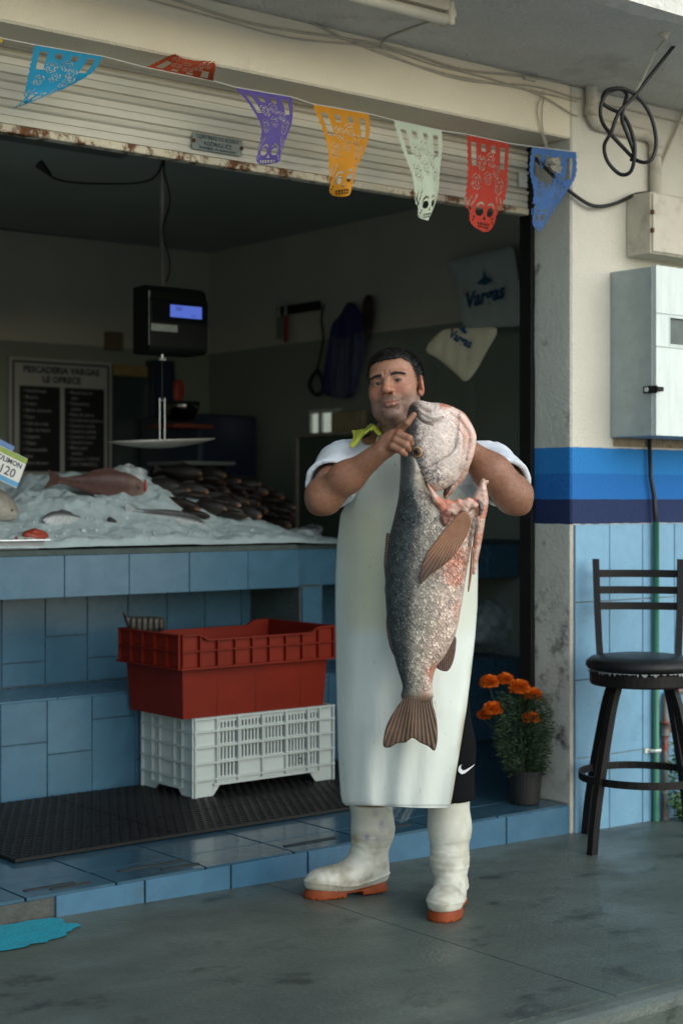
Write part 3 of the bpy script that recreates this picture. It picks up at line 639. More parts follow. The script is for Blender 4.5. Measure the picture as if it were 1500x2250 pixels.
# ---- meter boxes
ub = thing('junction_box', 'cream painted metal junction box with chipped edge', 'electrical box', (5.0, YF, 2.22))
b = MB(); b.box((4.766, 4.022, 2.222), (5.30, YF-.001, 2.462), .004); b.build('housing', m_pvc, ub)
b = MB(); b.box((4.772, 4.014, 2.229), (5.29, 4.0215, 2.456), .003); b.build('cover', m_pvc, ub)
for z in (2.31, 2.38): b = MB(); b.box((4.764, 4.012, z-.008), (4.779, 4.0215, z+.010), .002); b.build('hinge_chip', m_rustp, ub)
b = MB(); b.box((4.756, 4.058, 1.50), (4.7595, 4.06, 2.16)); 
gb2 = thing('meter_box', 'galvanised steel meter box with latch and small window on the facade', 'electrical box', (5.0, YF, 1.51))
b = MB(); b.box((4.673, 3.936, 1.510), (5.36, YF-.001, 2.154), .003); b.build('housing', m_galv, gb2)
b = MB(); y0 = 3.918; wx0, wx1, wz0, wz1 = at(1470, 695, 1, y0).x, 5.02, at(1475, 757, 1, y0).z, at(1475, 697, 1, y0).z
for (xa, xb, za, zb) in ((4.675, wx0, 1.512, 2.156), (wx1, 5.36, 1.512, 2.156), (wx0+.0002, wx1-.0002, 1.512, wz0), (wx0+.0002, wx1-.0002, wz1, 2.156)): b.box((xa, y0, za), (xb, y0+.0165, zb))
dr = b.build('door', m_galvf, gb2)
m_meterglass = M('dusty_window', (.05, .07, .065), (.10, .12, .11), sc=18, rough=.25)
b = MB(); b.box((wx0-.002, y0+.012, wz0-.002), (wx1+.002, y0+.0155, wz1+.002)); b.build('window_pane', m_meterglass, dr)
b = MB()
for (xa, xb, za, zb) in ((wx0-.003, wx0+.003, wz0, wz1), (wx0, wx1, wz0-.004, wz0+.002), (wx0, wx1, wz1-.002, wz1+.004)): b.box((xa, y0-.002, za), (xb, y0+.001, zb), .0008)
b.build('window_rim', m_galvf, dr)
b = MB(); b.box((4.675, y0-.0035, wz1+.01), (5.36, y0-.0002, wz1+.0125)); b.box((4.675, y0-.0035, wz0-.012), (5.36, y0-.0002, wz0-.0095)); b.build('door_crease', m_galv, dr)
p = at(1425, 856, 0, 4.672); b = MB(); b.box((4.662, 3.905, 1.672), (4.6725, 3.975, 1.700), .004); b.box((4.662, 3.900, 1.678), (4.70, 3.9175, 1.695), .003); la = b.build('latch', m_black, gb2)
b = MB(); b.lathe((4.660, 3.953, 1.686), [(.009, -.003), (.009, .002)], 10, Matrix.Rotation(math.pi/2, 3, 'Y')); b.build('latch_stud', m_galvf, la)
m_dkstain = M('bare_mortar', (.36, .30, .2), (.2, .16, .11), sc=40, rough=.9, bump=.8)
b = MB(); b.box((4.69, YF-.006, 1.476), (5.3, YF-.0008, 1.5095), .002); b.build('mortar_patch', m_dkstain, bld)
# ---- pipes down the tiles
m_green = M('green_conduit', (.05, .22, .13), (.04, .18, .11), sc=25, rough=.4, dirt=(.10, .17, .14), dsc=14)
b = MB(); b.tube([(4.912, YF-.028, gz(4.9)+.001), (4.912, YF-.028, 1.18)], .0125, 12)
gp = b.build('conduit_pipe', m_green, None, True); tag(gp, 'green plastic conduit running up the blue tiles behind the stool', 'pipe')
b = MB(); b.tube([(4.912, YF-.027, 1.181), (4.908, YF-.022, 1.28), (4.888, YF-.02, 1.36), (4.882, YF-.02, 1.509)], [.010, .009, .008, .008], 10); tag(b.build('conduit_lead', m_rubber, None, True), 'dark cable dropping from the meter box into the green conduit', 'cable')
b = MB(); b.box((4.860, YF-.016, .262), (4.890, YF-.0105, .282), .002); b.tube([(4.885, YF-.02, .272), (4.897, YF-.036, .272), (4.912, YF-.0425, .272), (4.927, YF-.036, .272), (4.935, YF-.02, .272)], .007, 6); cl = b.build('clamp', m_galvf, None); tag(cl, 'metal strap clamp holding the green conduit', 'clamp')
m_oldpipe = M('old_galvanised_pipe', (.18, .2, .19), (.12, .13, .12), sc=20, rough=.6, metal=.4, dirt=(.24, .06, .035), dsc=11, dlo=.52, dhi=.60)
wp = thing('water_pipe', 'old galvanised water pipe with rust and elbow behind the stool', 'pipe', (4.966, YF-.03, 0))
b = MB(); b.tube([(4.966, YF-.03, gz(5)+.0), (4.966, YF-.03, .46), (4.972, YF-.03, .485), (4.99, YF-.03, .495), (5.25, YF-.03, .505)], .013, 12); b.build('riser', m_oldpipe, wp, True)
b = MB()
b.tube([(4.966, YF-.03, z) for z in (.322, .323, .331, .3315, .375, .3755, .383, .384)], [.014, .019, .019, .0175, .0175, .019, .019, .014], 12)
b.build('coupling', m_oldpipe, wp, True); b = MB(); b.tube([(4.975, YF-.03, .35), (5.03, YF-.03, .352)], .013, 10); b.build('branch_pipe', m_oldpipe, wp, True)
b = MB(); b.lathe((5.005, YF-.045, .395), [(.004, 0), (.02, .003), (.02, .008), (.004, .011)], 12); b.build('valve_wheel', m_rustp, wp)
# ================================================================ the fishmonger
PD = 4.90; PU = 880.0
po = atd(PU, HY, PD); PORG = Vector((po.x, po.y, gz(po.x)))
def Lq(u, v, dy=0.0):
    """person-local point (x right of him as seen from the street, y away, z up) on a sight line, dy metres behind his middle"""
    d = PD+dy; w_ = atd(u, v, d)-PORG
    return np.array([w_.x*RT[0]+w_.y*RT[1], w_.x*FW[0]+w_.y*FW[1], w_.z])
def Lm(P, dy):                      # array version
    P = np.asarray(P, float); d = PD+dy
    X = (P[:, 0]-CX)*d/FPX-(PU-CX)*PD/FPX; Z = CAMH+(HY-P[:, 1])*d/FPX-PORG.z
    return np.stack([X, np.broadcast_to(dy, X.shape), Z], 1)
man = thing('person', 'man in white t-shirt, long pale apron and white boots holding up a huge fish', 'person', PORG, -YAW)
m_skin = M('skin', (1, 1, 1), (.80, .76, .74), sc=90, rough=.48, attr=True, sss=.12, bump=.12, bsc=420)
m_hair = M('hair', (1, 1, 1), (.6, .6, .6), sc=200, rough=.55, attr=True)
m_tee = M('white_cotton', (.66, .70, .74), (.60, .65, .69), sc=7, rough=.9, bump=.25, bsc=40)
m_short = M('black_jersey', (.004, .0045, .005), (.006, .0065, .007), sc=14, rough=.9, spec=.1)
m_boot = M('white_rubber_boot', (1, 1, 1), (.80, .79, .72), sc=14, rough=.42, attr=True, bump=.12, bsc=30)
m_sole = M('orange_rubber_sole', (.27, .052, .010), (.19, .036, .008), sc=25, rough=.6, spec=.3, dirt=(.10, .05, .03), dsc=14)
SK = np.array([.36, .185, .115])
# ---- head
hd = SDF((-.11, -.14, -.24), (.11, .13, .14), .0019)
hd.ell((0, .022, .034), (.0765, .092, .080), 0)
hd.ell((0, -.032, -.012), (.070, .062, .088), .02); hd.ell((0, -.035, .045), (.0625, .052, .050), .02)
hd.ell((0, -.035, -.070), (.061, .050, .042), .02); hd.ell((0, -.082, -.098), (.028, .019, .019), .018)
for s in (-1, 1):
    hd.ell((s*.042, -.056, -.030), (.027, .027, .030), .016); hd.ell((s*.048, -.028, -.070), (.024, .036, .032), .02)
    hd.cap((s*.046, -.073, .0210), (s*.013, -.088, .0165), .0108, .0105, .012)
hd.ell((0, -.022, -.112), (.046, .046, .022), .022)
hd.chain([(0, .034, -.05), (0, .034, -.12), (0, .036, -.150)], [.062, .066, .068], .02)
for s in (-1, 1): hd.ell((s*.031, -.101, .001), (.019, .0135, .0105), .012, '-')
hd.chain([(0, -.086, .018), (0, -.098, -.004), (0, -.112, -.026)], [.0085, .0095, .0115], .010)
hd.ell((0, -.1125, -.029), (.0135, .0125, .0112), .006)
for s in (-1, 1):
    hd.ell((s*.0145, -.101, -.0315), (.0088, .0115, .0088), .005); hd.ell((s*.0072, -.1085, -.0405), (.0042, .0062, .0036), .002, '-')
    hd.ell((s*.031, -.0775, .0010), (.0165, .0142, .0138), .004)                       # lids over the eyeball
    hd.ell((s*.0315, -.0925, -.0008), (.0152, .0098, .0047), .0014, '-')                # the opening between them
    hd.cap((s*.019, -.098, -.036), (s*.033, -.082, -.060), .0032, .002, .007, '-')      # smile fold
hd.ell((0, -.082, -.052), (.030, .0145, .014), .012)
hd.chain([(-.0275, -.081, -.0640), (-.011, -.0915, -.0605), (0, -.0930, -.0615), (.011, -.0915, -.0605), (.0275, -.081, -.0635)], [.003, .0046, .0046, .0046, .003], .005)
hd.chain([(-.0240, -.081, -.0685), (-.008, -.0905, -.0715), (.008, -.0905, -.0715), (.0240, -.081, -.0685)], [.003, .0056, .0056, .003], .005)
hd.chain([(-.031, -.083, -.0650), (-.011, -.0975, -.0665), (.011, -.0975, -.0665), (.031, -.083, -.0640)], [.0013, .0018, .0018, .0013], .0018, '-')
hd.cap((-.020, -.087, -.0815), (.020, -.087, -.0815), .004, .004, .008, '-')
for s in (-1, 1):
    Rr = rotm(0, 0, s*28)
    hd.ell((s*.077, .014, -.004), (.0085, .021, .031), .006, rot=Rr); hd.ell((s*.0865, .006, .000), (.006, .0115, .018), .004, '-', rot=Rr)
    hd.ell((s*.073, .008, -.030), (.008, .011, .011), .006)
for s in (-1, 1): hd.cap((s*.006, -.0945, .016), (s*.008, -.090, .032), .0016, .001, .005, '-')    # frown lines
hV, hF = hd.mesh()
def headcol(P):
    x, y, z = P.T; n = fbm(P, 60, 2); n2 = vn(P, 420, 9)
    c = SK[None]*(.88+.24*n)[:, None]
    red = np.exp(-(((np.abs(x)-.04)/.024)**2+((z+.028)/.026)**2))*(y < -.03)+np.exp(-((x/.018)**2+((z+.026)/.016)**2))*(y < -.09)
    c = c*(1+red[:, None]*np.array([.16, -.06, -.10]))
    ear = sstep(.070, .079, np.abs(x))*(np.abs(z) < .05); c = c*(1+ear[:, None]*np.array([.25, -.02, -.05]))
    st = sstep(-.030, -.062, z-.22*np.clip(np.abs(x)-.045, 0, 1))*sstep(.045, -.005, y)*sstep(-.150, -.120, z)
    st = st*(1-.75*np.exp(-((x/.024)**2+((z+.065)/.011)**2))*(y < -.07))
    gr = np.array([.155, .120, .105])*(.62+.8*n2)[:, None]
    k = (st*.58)[:, None]; c = c*(1-k)+gr*k
    mu = np.exp(-((x/.030)**2+((z+.051)/.0075)**2))*(y < -.07); k = (mu*.55)[:, None]; c = c*(1-k)+np.array([.11, .075, .06])*k
    lip = np.exp(-((x/.024)**2+((z+.066)/.0075)**2)**2)*(y < -.08); k = (lip*.75)[:, None]; c = c*(1-k)+np.array([.30, .115, .085])*k
    sk = sstep(.062, .085, z+.5*np.clip(y+.05, 0, 1)); k = (sk*.5)[:, None]
    crease = np.exp(-(((np.abs(x)-.0315)/.016)**2+((z-.0015)/.0085)**2))*(y < -.06); c = c*(1-.22*crease[:, None])
    return c
HROT = rotm(0, 0, 0) @ np.array((Matrix.Rotation(math.radians(-17), 3, 'Z') @ Matrix.Rotation(math.radians(-9), 3, 'X') @ Matrix.Rotation(math.radians(0), 3, 'Y')).to_3x3())
HROLL = np.array(Matrix.Rotation(math.radians(-9), 3, 'Y')); HR = HROLL @ HROT
HC = Lq(869, 850, -.06)
def hx(P): return np.asarray(P) @ HR.T+HC
bodyV = [hx(hV)]; bodyF = [hF]; bodyC = [headcol(hV)]
# ---- arms: right arm (left in view) points a finger at the fish's snout, left arm reaches behind its head
def arm(el, mid, wr, radii, fingers, palm, sh, lo, hi, thumb=None, webs=None):
    a = SDF(lo, hi, .0026)
    a.cap(sh, el, .060, .050, .02); a.ell(el, (.046, .046, .046), .02)
    a.chain([el, mid, wr], radii, .03); a.ell(el+(mid-el)*.75+np.array([0, -.012, .010]), (.040, .036, .036), .03); q_ = (wr-el)/np.linalg.norm(wr-el); a.ell(el-q_*.030+np.array([0, .0, -.012]), (.026, .026, .024), .02)
    for c, r, rot in palm: a.ell(c, r, .014, rot=rot)
    for pts, rs in fingers: a.chain(pts, rs, .0035)
    return a
sR, eR = Lq(752, 1024, .03), Lq(712, 1090, -.24)
wR = Lq(836, 992, -.36)
K = lambda u, v, d: Lq(u, v, d)
pd_ = -.392
fing = [([K(868, 958, pd_+.015), K(880, 942, pd_+.004), K(894, 929, pd_-.020), K(909, 911, pd_-.018)], [.0125, .0118, .0100, .0082]),
        ([K(862, 966, pd_+.012), K(876, 954, pd_-.010), K(898, 963, pd_-.022), K(903, 974, pd_-.002)], [.0125, .0120, .0108, .0085]),
        ([K(857, 976, pd_+.012), K(869, 967, pd_-.012), K(892, 978, pd_-.026), K(898, 987, pd_-.008)], [.0122, .0116, .0104, .0084]),
        ([K(851, 985, pd_+.012), K(862, 980, pd_-.012), K(882, 992, pd_-.026), K(890, 998, pd_-.018)], [.0115, .0106, .0096, .0080]),
        ([K(848, 984, pd_+.03), K(862, 962, pd_+.055), K(880, 945, pd_+.085), K(898, 935, pd_+.095)], [.015, .0135, .0115, .009])]
aR = arm(eR, Lq(768, 1046, -.295), wR, [.049, .041, .0285], fing, [(K(852, 977, pd_+.022), (.030, .024, .034), None), (K(864, 966, pd_+.010), (.022, .020, .030), None)], sR, np.array([-.36, -.50, .98]), np.array([.13, .14, 1.62]))
eL = Lq(1128, 1088, -.20); sL = Lq(1078, 1024, .03); wL = Lq(1022, 985, -.20)
fingL = [([K(1008, 968, -.20), K(994, 950, -.215), K(975, 940, -.23), K(960, 948, -.24)], [.0125, .0115, .0105, .009]), ([K(1006, 978, -.20), K(986, 966, -.215), K(966, 962, -.23), K(952, 970, -.24)], [.0125, .0118, .0105, .009]),
         ([K(1006, 988, -.20), K(986, 982, -.215), K(968, 982, -.23), K(956, 988, -.24)], [.0122, .0112, .010, .0085]), ([K(1008, 998, -.20), K(992, 997, -.215), K(978, 1000, -.225), K(968, 1006, -.235)], [.011, .010, .009, .008]),
         ([K(1016, 972, -.19), K(1010, 950, -.17), K(1000, 936, -.18), K(990, 928, -.20)], [.014, .013, .011, .009])]
aL = arm(eL, Lq(1078, 1036, -.21), wL, [.052, .051, .034], fingL, [(K(1010, 982, -.20), (.034, .018, .032), None)], sL, np.array([.06, -.33, .98]), np.array([.52, .14, 1.60]))
for a in (aR, aL):
    V, F = a.mesh(); n = fbm(V, 35, 4); arm_t = np.array([.84, .79, .74]); hairn = vn(V*np.array([1.0, 1.0, 1.6]), 230, 5)
    c = SK[None]*arm_t*(.84+.30*n)[:, None]*(1-.13*(hairn > .62)*(n > .38))[:, None]
    bodyV.append(V); bodyF.append(F); bodyC.append(c)
for pts, rs in fing[:4]:      # knuckle redness on the near hand
    V = bodyV[1]
    for p, s_ in ((pts[1], .35), (pts[3], .25)):
        k = np.exp(-((np.linalg.norm(V-p, axis=1)/.010)**2))[:, None]; bodyC[1] = bodyC[1]*(1+k*s_*np.array([.35, .02, -.05]))
# ---- trunk and legs (inside the clothes)
bd = SDF((-.30, -.22, .04), (.40, .26, 1.52), .009)
chest = Lq(912, 1075, .05); belly = Lq(893, 1290, .02); hip = Lq(893, 1470, .05); nk = Lq(874, 985, .02)
bd.ell(chest, (.165, .105, .17), 0); bd.ell(belly, (.185, .145, .21), .06); bd.ell(hip, (.15, .10, .12), .06); bd.cap(Lq(868, 945, .01), nk, .058, .070, .03)
bd.cap(nk, sR, .06, .062, .04); bd.cap(nk, sL, .06, .062, .04)
bd.chain([Lq(838, 1500, .05), Lq(826, 1680, .09), Lq(815, 1790, .12), Lq(812, 1900, .13)], [.075, .06, .05, .04], .03)
bd.chain([Lq(960, 1500, .04), Lq(978, 1680, .0), Lq(985, 1790, -.05), Lq(990, 1905, -.05)], [.075, .06, .05, .04], .03)
V, F = bd.mesh(); bodyV.append(V); bodyF.append(F); bodyC.append(np.tile(SK, (len(V), 1)))
off = 0; FF = []
for V, F in zip(bodyV, bodyF): FF.append(F+off); off += len(V)
body = mkobj('body', np.concatenate(bodyV), np.concatenate(FF), m_skin, man, True, np.concatenate(bodyC), local=True)
# ---- eyes
m_eye = M('eye', (1, 1, 1), (.95, .93, .9), rough=.15, attr=True, sc=60)
for s in (-1, 1):
    V = []; F = []; n, m_ = 18, 12
    for i in range(m_+1):
        th = math.pi*i/m_
        for k in range(n): V.append((math.sin(th)*math.cos(2*math.pi*k/n), -math.cos(th), math.sin(th)*math.sin(2*math.pi*k/n)))
    for i in range(m_):
        for k in range(n): F.append((i*n+k, i*n+(k+1) % n, (i+1)*n+(k+1) % n, (i+1)*n+k))
    V = np.array(V); gaze = np.array([.16, -1, -.04]); gaze /= np.linalg.norm(gaze); a = np.degrees(np.arccos(np.clip(V@gaze, -1, 1)))
    c = np.where((a < 36)[:, None], np.array([.022, .012, .008]), np.array([.24, .19, .165])); c[a < 12] = (.004, .004, .004)
    mkobj('eye', hx(V*.0122+np.array([s*.031, -.0768, .0005])), F, m_eye, body, True, c, local=True)
# ---- hair: cropped cap with short strands, greying sideburns; eyebrows
hs = SDF((-.10, -.12, -.10), (.10, .14, .14), .0028)
hs.ell((0, .022, .036), (.0790, .0965, .0850), 0); hs.ell((0, -.030, .058), (.064, .060, .048), .02)
def hairline(P):
    x, y, z = P[..., 0], P[..., 1], P[..., 2]; n = vn(P, 70, 3)*.010
    ax = np.abs(x); fr = .068-.55*np.clip(ax-.046, 0, 1)
    hl = np.where(y < -.045, fr, np.where(y < .0, fr+(y+.045)/.045*(-.020-fr)*sstep(.035, .064, ax), -.03))
    hl = np.where(y >= 0, -.020-.055*sstep(.015, .06, y), hl); hl = np.where((ax > .062) & (y > -.038) & (y < .004), -.012, hl)
    return (hl+n-.004-z)*.6
hs.fun(hairline, .006, '*')
V, F = hs.mesh(); V = V+(vn(V, 160, 6)[:, None]-.5)*.004
def haircol(P):
    g = sstep(.030, -.015, P[:, 2])*sstep(.055, .07, np.abs(P[:, 0])); n = vn(P, 500, 3)
    return np.array([.010, .009, .008])*(1-g[:, None])+np.array([.14, .135, .13])*g[:, None]*(.3+n)[:, None]
hair = mkobj('hair', hx(V), F, m_hair, body, True, haircol(V), local=True)
rng = np.random.default_rng(5); pick = rng.choice(len(V), 9000); cen = np.array([0, .02, .0]); SV = []; SF = []; SC = []
for i in pick:
    p = V[i]; nrm = p-cen; nrm /= np.linalg.norm(nrm)
    if p[1] < -.075 and p[2] < .06 : continue
    flow = np.array([.35*rng.normal(), -.85, -.25 if p[1] < -.03 else .1])+.5*rng.normal(size=3); d = nrm*.55+flow*.5; d /= np.linalg.norm(d)
    side = np.cross(d, nrm); side /= np.linalg.norm(side)+1e-6; L_ = rng.uniform(.007, .016)*(1.3 if p[1] < -.05 else 1); w_ = .0007; n = len(SV)
    SV += [p-side*w_-nrm*.001, p+side*w_-nrm*.001, p+d*L_]; SF.append((n, n+1, n+2)); k = haircol(p[None])[0]*rng.uniform(.7, 2.0); SC += [k]*3
for s in (-1, 1):      # eyebrows
    for i in range(420):
        t = rng.random(); x = s*(.012+.040*t); z = .0180+.0055*math.sin(t*2.4)-.004*t+rng.normal()*.0022*(1-.45*t)
        y = -.0985+.0195*t**1.6+(.0 if t > .2 else .002); p = np.array([x, y-.0022, z]); d = np.array([s*.9, .12, .45-.8*t+rng.normal()*.25]); d /= np.linalg.norm(d); n = len(SV)
        SV += [p-np.array([0, 0, .0004]), p+np.array([0, 0, .0004]), p+d*rng.uniform(.006, .010)]; SF.append((n, n+1, n+2)); SC += [np.array([.010, .008, .007])*rng.uniform(.7, 1.6)]*3
SVl = list(hx(np.array(SV))); arm_n = 0
for av in bodyV[1:3]:      # fine dark hair on the forearms
    ctr_ = av.mean(0)
    for i in rng.choice(len(av), 1500):
        p = av[i]
        if p[2] > 1.40 or (p[1] < -.40): continue
        d = np.array([.6, -.3, -.7])+.7*rng.normal(size=3); d /= np.linalg.norm(d); side = np.cross(d, [.2, 1, .3]); side /= np.linalg.norm(side); n = len(SVl); L_ = rng.uniform(.006, .012)
        SVl += [p-side*.00025, p+side*.00025, p+d*L_+np.array([0, -.003, 0])]; SF.append((n, n+1, n+2)); SC += [np.array([.03, .02, .014])]*3
st = mkobj('hair_strands', np.array(SVl), SF, m_hair, hair, False, np.array(SC), local=True); st['kind'] = 'stuff'
# ---- t-shirt
ts = SDF((-.36, -.36, .60), (.50, .24, 1.53), .0062)
ts.ell(chest, (.186, .126, .19), 0); ts.ell(belly, (.206, .165, .24), .07); ts.ell(hip+np.array([0, 0, .04]), (.190, .135, .13), .06)
shp = [(sR, eR), (sL, eL)]
ts.cap(nk+np.array([0, .01, -.03]), sR+np.array([0, 0, -.004]), .074, .072, .05); ts.cap(nk+np.array([0, .01, -.03]), sL+np.array([0, 0, -.004]), .074, .072, .05)
for a_, b_ in shp:
    e_ = a_+(b_-a_)*.60; ts.cap(a_, e_, .074, .079, .04)
    d_ = (b_-a_)/np.linalg.norm(b_-a_)
    ts.fun(lambda P, e=e_, d=d_, a=a_: np.where(np.linalg.norm(P-e, axis=-1) < .17, ((P-e)@d)-.006, -1.0), .004, '*')
ts.fun(lambda P: .0125*(vn(P*np.array([1, 1, .55]), 13, 3)-.5)+.008*(np.abs(vn(P*np.array([1.6, 1, 1.0]), 26, 11)-.5)-.2), op='add')
for a_, b_ in shp: ts.cap(a_+(b_-a_)*.45, b_, .064, .068, .004, '-')
ts.ell(nk+np.array([.004, -.055, .066]), (.052, .075, .038), .006, '-'); ts.ell(nk+np.array([0, 0, .085]), (.062, .064, .06), .006, '-')
ts.fun(lambda P: (Lq(900, 1425, .05)[2]+.008*np.sin(P[..., 0]*40)-P[..., 2]), .003, '*')
V, F = ts.mesh(); tee = mkobj('t_shirt', V, F, m_tee, body, True, local=True)
# ---- shorts with the white swoosh mark on the leg
sh_ = SDF((-.26, -.20, .26), (.34, .24, .92), .007)
sh_.ell(hip+np.array([0, 0, .03]), (.182, .128, .14), 0)
sh_.chain([Lq(842, 1480, .05), Lq(828, 1640, .08), Lq(822, 1758, .10)], [.105, .090, .084], .04); sh_.chain([Lq(950, 1480, .04), Lq(972, 1640, -.0), Lq(979, 1756, -.04)], [.108, .094, .088], .04)
sh_.fun(lambda P: Lq(980, 1757, -.03)[2]+.05*(P[..., 0]-.1)-P[..., 2], .003, '*'); sh_.fun(lambda P: .008*(vn(P*np.array([1, 1, .3]), 20, 3)-.5), op='add')
V, F = sh_.mesh(); shorts = mkobj('shorts', V, F, m_short, body, True, local=True)
m_mark = M('white_print', (.66, .68, .68), (.6, .62, .62), sc=40, rough=.7)
sw = smoothpoly([(1008, 1684), (1006, 1692), (1009, 1698), (1016, 1701), (1026, 1697), (1046, 1684), (1027, 1691), (1018, 1693), (1013, 1690), (1012, 1684), (1014, 1680)], 5)
P, Q, d, bo = fillpoly(sw, .8); tops = V
ctr = Lq(976, 1690, -.02)
def hug(P):
    Z = Lm(P, np.full(len(P), -.10)); out = []
    for q in Z:
        m = np.abs(tops[:, 2]-q[2]) < .008; w_ = tops[m]; k = np.hypot(w_[:, 0]-q[0], 0*w_[:, 0]); f = w_[k < .008]
        y = f[:, 1].min()-.0035 if len(f) else -.05
        out.append((q[0], y, q[2]))
    return np.array(out)
mkobj('swoosh_mark', hug(P), Q, m_mark, shorts, local=True)
# ---- boots
def boot(top, ank, heel, toe, rt, ra, name_l):
    dirf = toe-heel; Lf = np.hypot(dirf[0], dirf[1]); f = np.array([dirf[0], dirf[1], 0])/Lf; g = np.array([-f[1], f[0], 0]); z0 = min(heel[2], toe[2])
    lo = np.minimum(np.minimum(top, heel), toe)-.13; hi = np.maximum(np.maximum(top, heel), toe)+.13; lo[2] = z0-.01; hi[2] = top[2]+.03
    A = SDF(lo, hi, .0042); mid = (top+ank)/2; mid = mid+f*-.012
    A.chain([top+np.array([0, 0, .03]), mid, ank], [rt, rt*.90, ra], .03)
    base = np.array([0, 0, z0])
    hp = np.array([heel[0], heel[1], z0]); tp = np.array([toe[0], toe[1], z0])
    Rf = np.stack([f, g, np.array([0, 0, 1.])], 1)
    A.ell(hp+f*.052+np.array([0, 0, .062]), (.060, .042, .048), .03, rot=Rf); A.cap(ank, hp+f*.13+np.array([0, 0, .060]), ra*.92, .044, .035)
    A.ell(hp+f*(Lf*.60)+np.array([0, 0, .052]), (.092, .050, .040), .03, rot=Rf); A.ell(hp+f*(Lf-.064)+np.array([0, 0, .046]), (.066, .048, .038), .03, rot=Rf)
    A.cap(hp+f*.012+np.array([0, 0, .045]), hp+f*.03+np.array([0, 0, .11]), .018, .022, .02)
    A.fun(lambda P: top[2]-0*P[..., 0]-P[..., 2] if False else P[..., 2]-top[2], .003, '*')
    A.fun(lambda P: (z0+.022+.009*np.cos(((P-hp)@f)/Lf*6.2+.3))-P[..., 2], .003, '*')
    def creases(P):
        t = ((P-hp)@f)/Lf; zz = P[..., 2]-z0; ank_ = np.exp(-((zz-.15)/.045)**2)
        return .0007*ank_*np.sin(zz*300+9*vn(P, 14, 3))*(.4+vn(P, 9, 6))+.003*(vn(P, 13, 5)-.5)-.0022*np.maximum(0, np.sin(zz*230+7*vn(P, 11, 8)))**8*np.exp(-((zz-.17)/.05)**2)-.004*np.exp(-((zz-(.046+.010*np.cos(t*6.2+.3)))/.003)**2)-.0015*np.exp(-((t-.66-.25*(zz-.05))/.012)**2)*(zz < .1)+.0016*np.sin(t*70)*np.exp(-((t-.72)/.12)**2)*(zz < .09)
    A.fun(creases, op='add')
    V, F = A.mesh(); n = fbm(V, 18, 8); zz = V[:, 2]-z0
    c = np.array([.62, .62, .54])[None]*(.86+.22*n)[:, None]; di = sstep(.47, .68, fbm(V, 22, 21))*.65*sstep(.34, .02, zz); c = c*(1-di[:, None])+np.array([.30, .27, .20])*di[:, None]
    B = SDF(lo, hi, .0042)
    B.ell(hp+f*.05, (.056, .040, .06), 0, rot=Rf); B.ell(hp+f*(Lf*.58), (.105, .047, .06), .03, rot=Rf); B.ell(hp+f*(Lf-.062), (.066, .049, .06), .03, rot=Rf)
    B.fun(lambda P: np.maximum(P[..., 2]-(z0+.027+.009*np.cos(((P-hp)@f)/Lf*6.2+.3)), z0+.001-P[..., 2]), .002, '*')
    B.fun(lambda P: np.where((((P-hp)@f) > .095) & (((P-hp)@f) < .155), z0+.014-P[..., 2], -1.), .002, '*')
    B.fun(lambda P: np.where((P[..., 2] < z0+.006) & ((((P-hp)@f)*60) % 1 < .25), .001, -1.), .0, '*')
    V2, F2 = B.mesh()
    return V, F, c, V2, F2
gL = lambda u, dep: np.array([(u-CX)*(PD+dep)/FPX-(PU-CX)*PD/FPX, dep, 0.0])
def gslope(p):     # pavement height under a local point, relative to the man's origin
    w_ = PORG.x+p[0]*RT[0]+p[1]*FW[0]; return gz(w_)-PORG.z
specs = [(Lq(813, 1766, .115), Lq(810, 1885, .125), gL(846, .135), gL(672, .025), .070, .053), (Lq(984, 1750, -.055), Lq(988, 1890, -.06), gL(1004, .035), gL(967, -.255), .067, .054)]
for i, (top, ank, heel, toe, rt, ra) in enumerate(specs):
    heel = heel.copy(); toe = toe.copy(); heel[2] = gslope(heel)+.003; toe[2] = heel[2]
    V, F, c, V2, F2 = boot(top, ank, heel, toe, rt, ra, '')
    if i == 0:     # purple scrawl and a rusty spot on the shaft
        for (u, v, r, cc, k) in ((806, 1838, 5, (.22, .2, .34), .8), (830, 1842, 7, (.25, .24, .36), .5), (781, 1846, 8, (.42, .28, .12), .6), (825, 1785, 8, (.3, .29, .4), .5), (838, 1812, 9, (.28, .27, .38), .6)):
            q = Lq(u, v, .07); w_ = np.exp(-(((V[:, 0]-q[0])/(r*.0014))**2+((V[:, 2]-q[2])/(r*.0021))**2))*(V[:, 1] < top[1])*k*(.5+vn(V, 120, 3)); w_ = np.clip(w_, 0, .85)[:, None]; c = c*(1-w_)+np.array(cc)*w_
    bo_ = mkobj('boot', V, F, m_boot, body, True, c, local=True)
    mkobj('sole', V2, F2, m_sole, bo_, True, local=True)
# ================================================================ apron, cloth, big fish
m_apron = M('pale_vinyl_apron', (1, 1, 1), (.90, .90, .87), sc=5, rough=.36, attr=True, bump=.12, bsc=9)
rowsA = [(996, 838, 936, -.118, -.150, -.118), (1008, 832, 946, -.115, -.152, -.112), (1050, 800, 985, -.085, -.165, -.075), (1090, 768, 1025, -.06, -.180, -.05), (1130, 748, 1045, -.04, -.195, -.03), (1200, 740, 1049, -.02, -.215, -.02), (1260, 737, 1049, -.015, -.222, -.012), (1330, 736, 1048, -.015, -.220, -.01),
         (1400, 737, 1043, -.02, -.210, -.03), (1480, 738, 1034, -.03, -.200, -.08), (1560, 740, 1024, -.04, -.190, -.125), (1640, 742, 1011, -.045, -.184, -.145), (1700, 745, 1001, -.05, -.180, -.155), (1745, 748, 994, -.055, -.178, -.155), (1764, 752, 990, -.06, -.176, -.155), (1773, 760, 985, -.065, -.174, -.155)]
RA = np.array(rowsA, float); nv, nu = 260, 110; vv = np.linspace(0, len(RA)-1, nv)
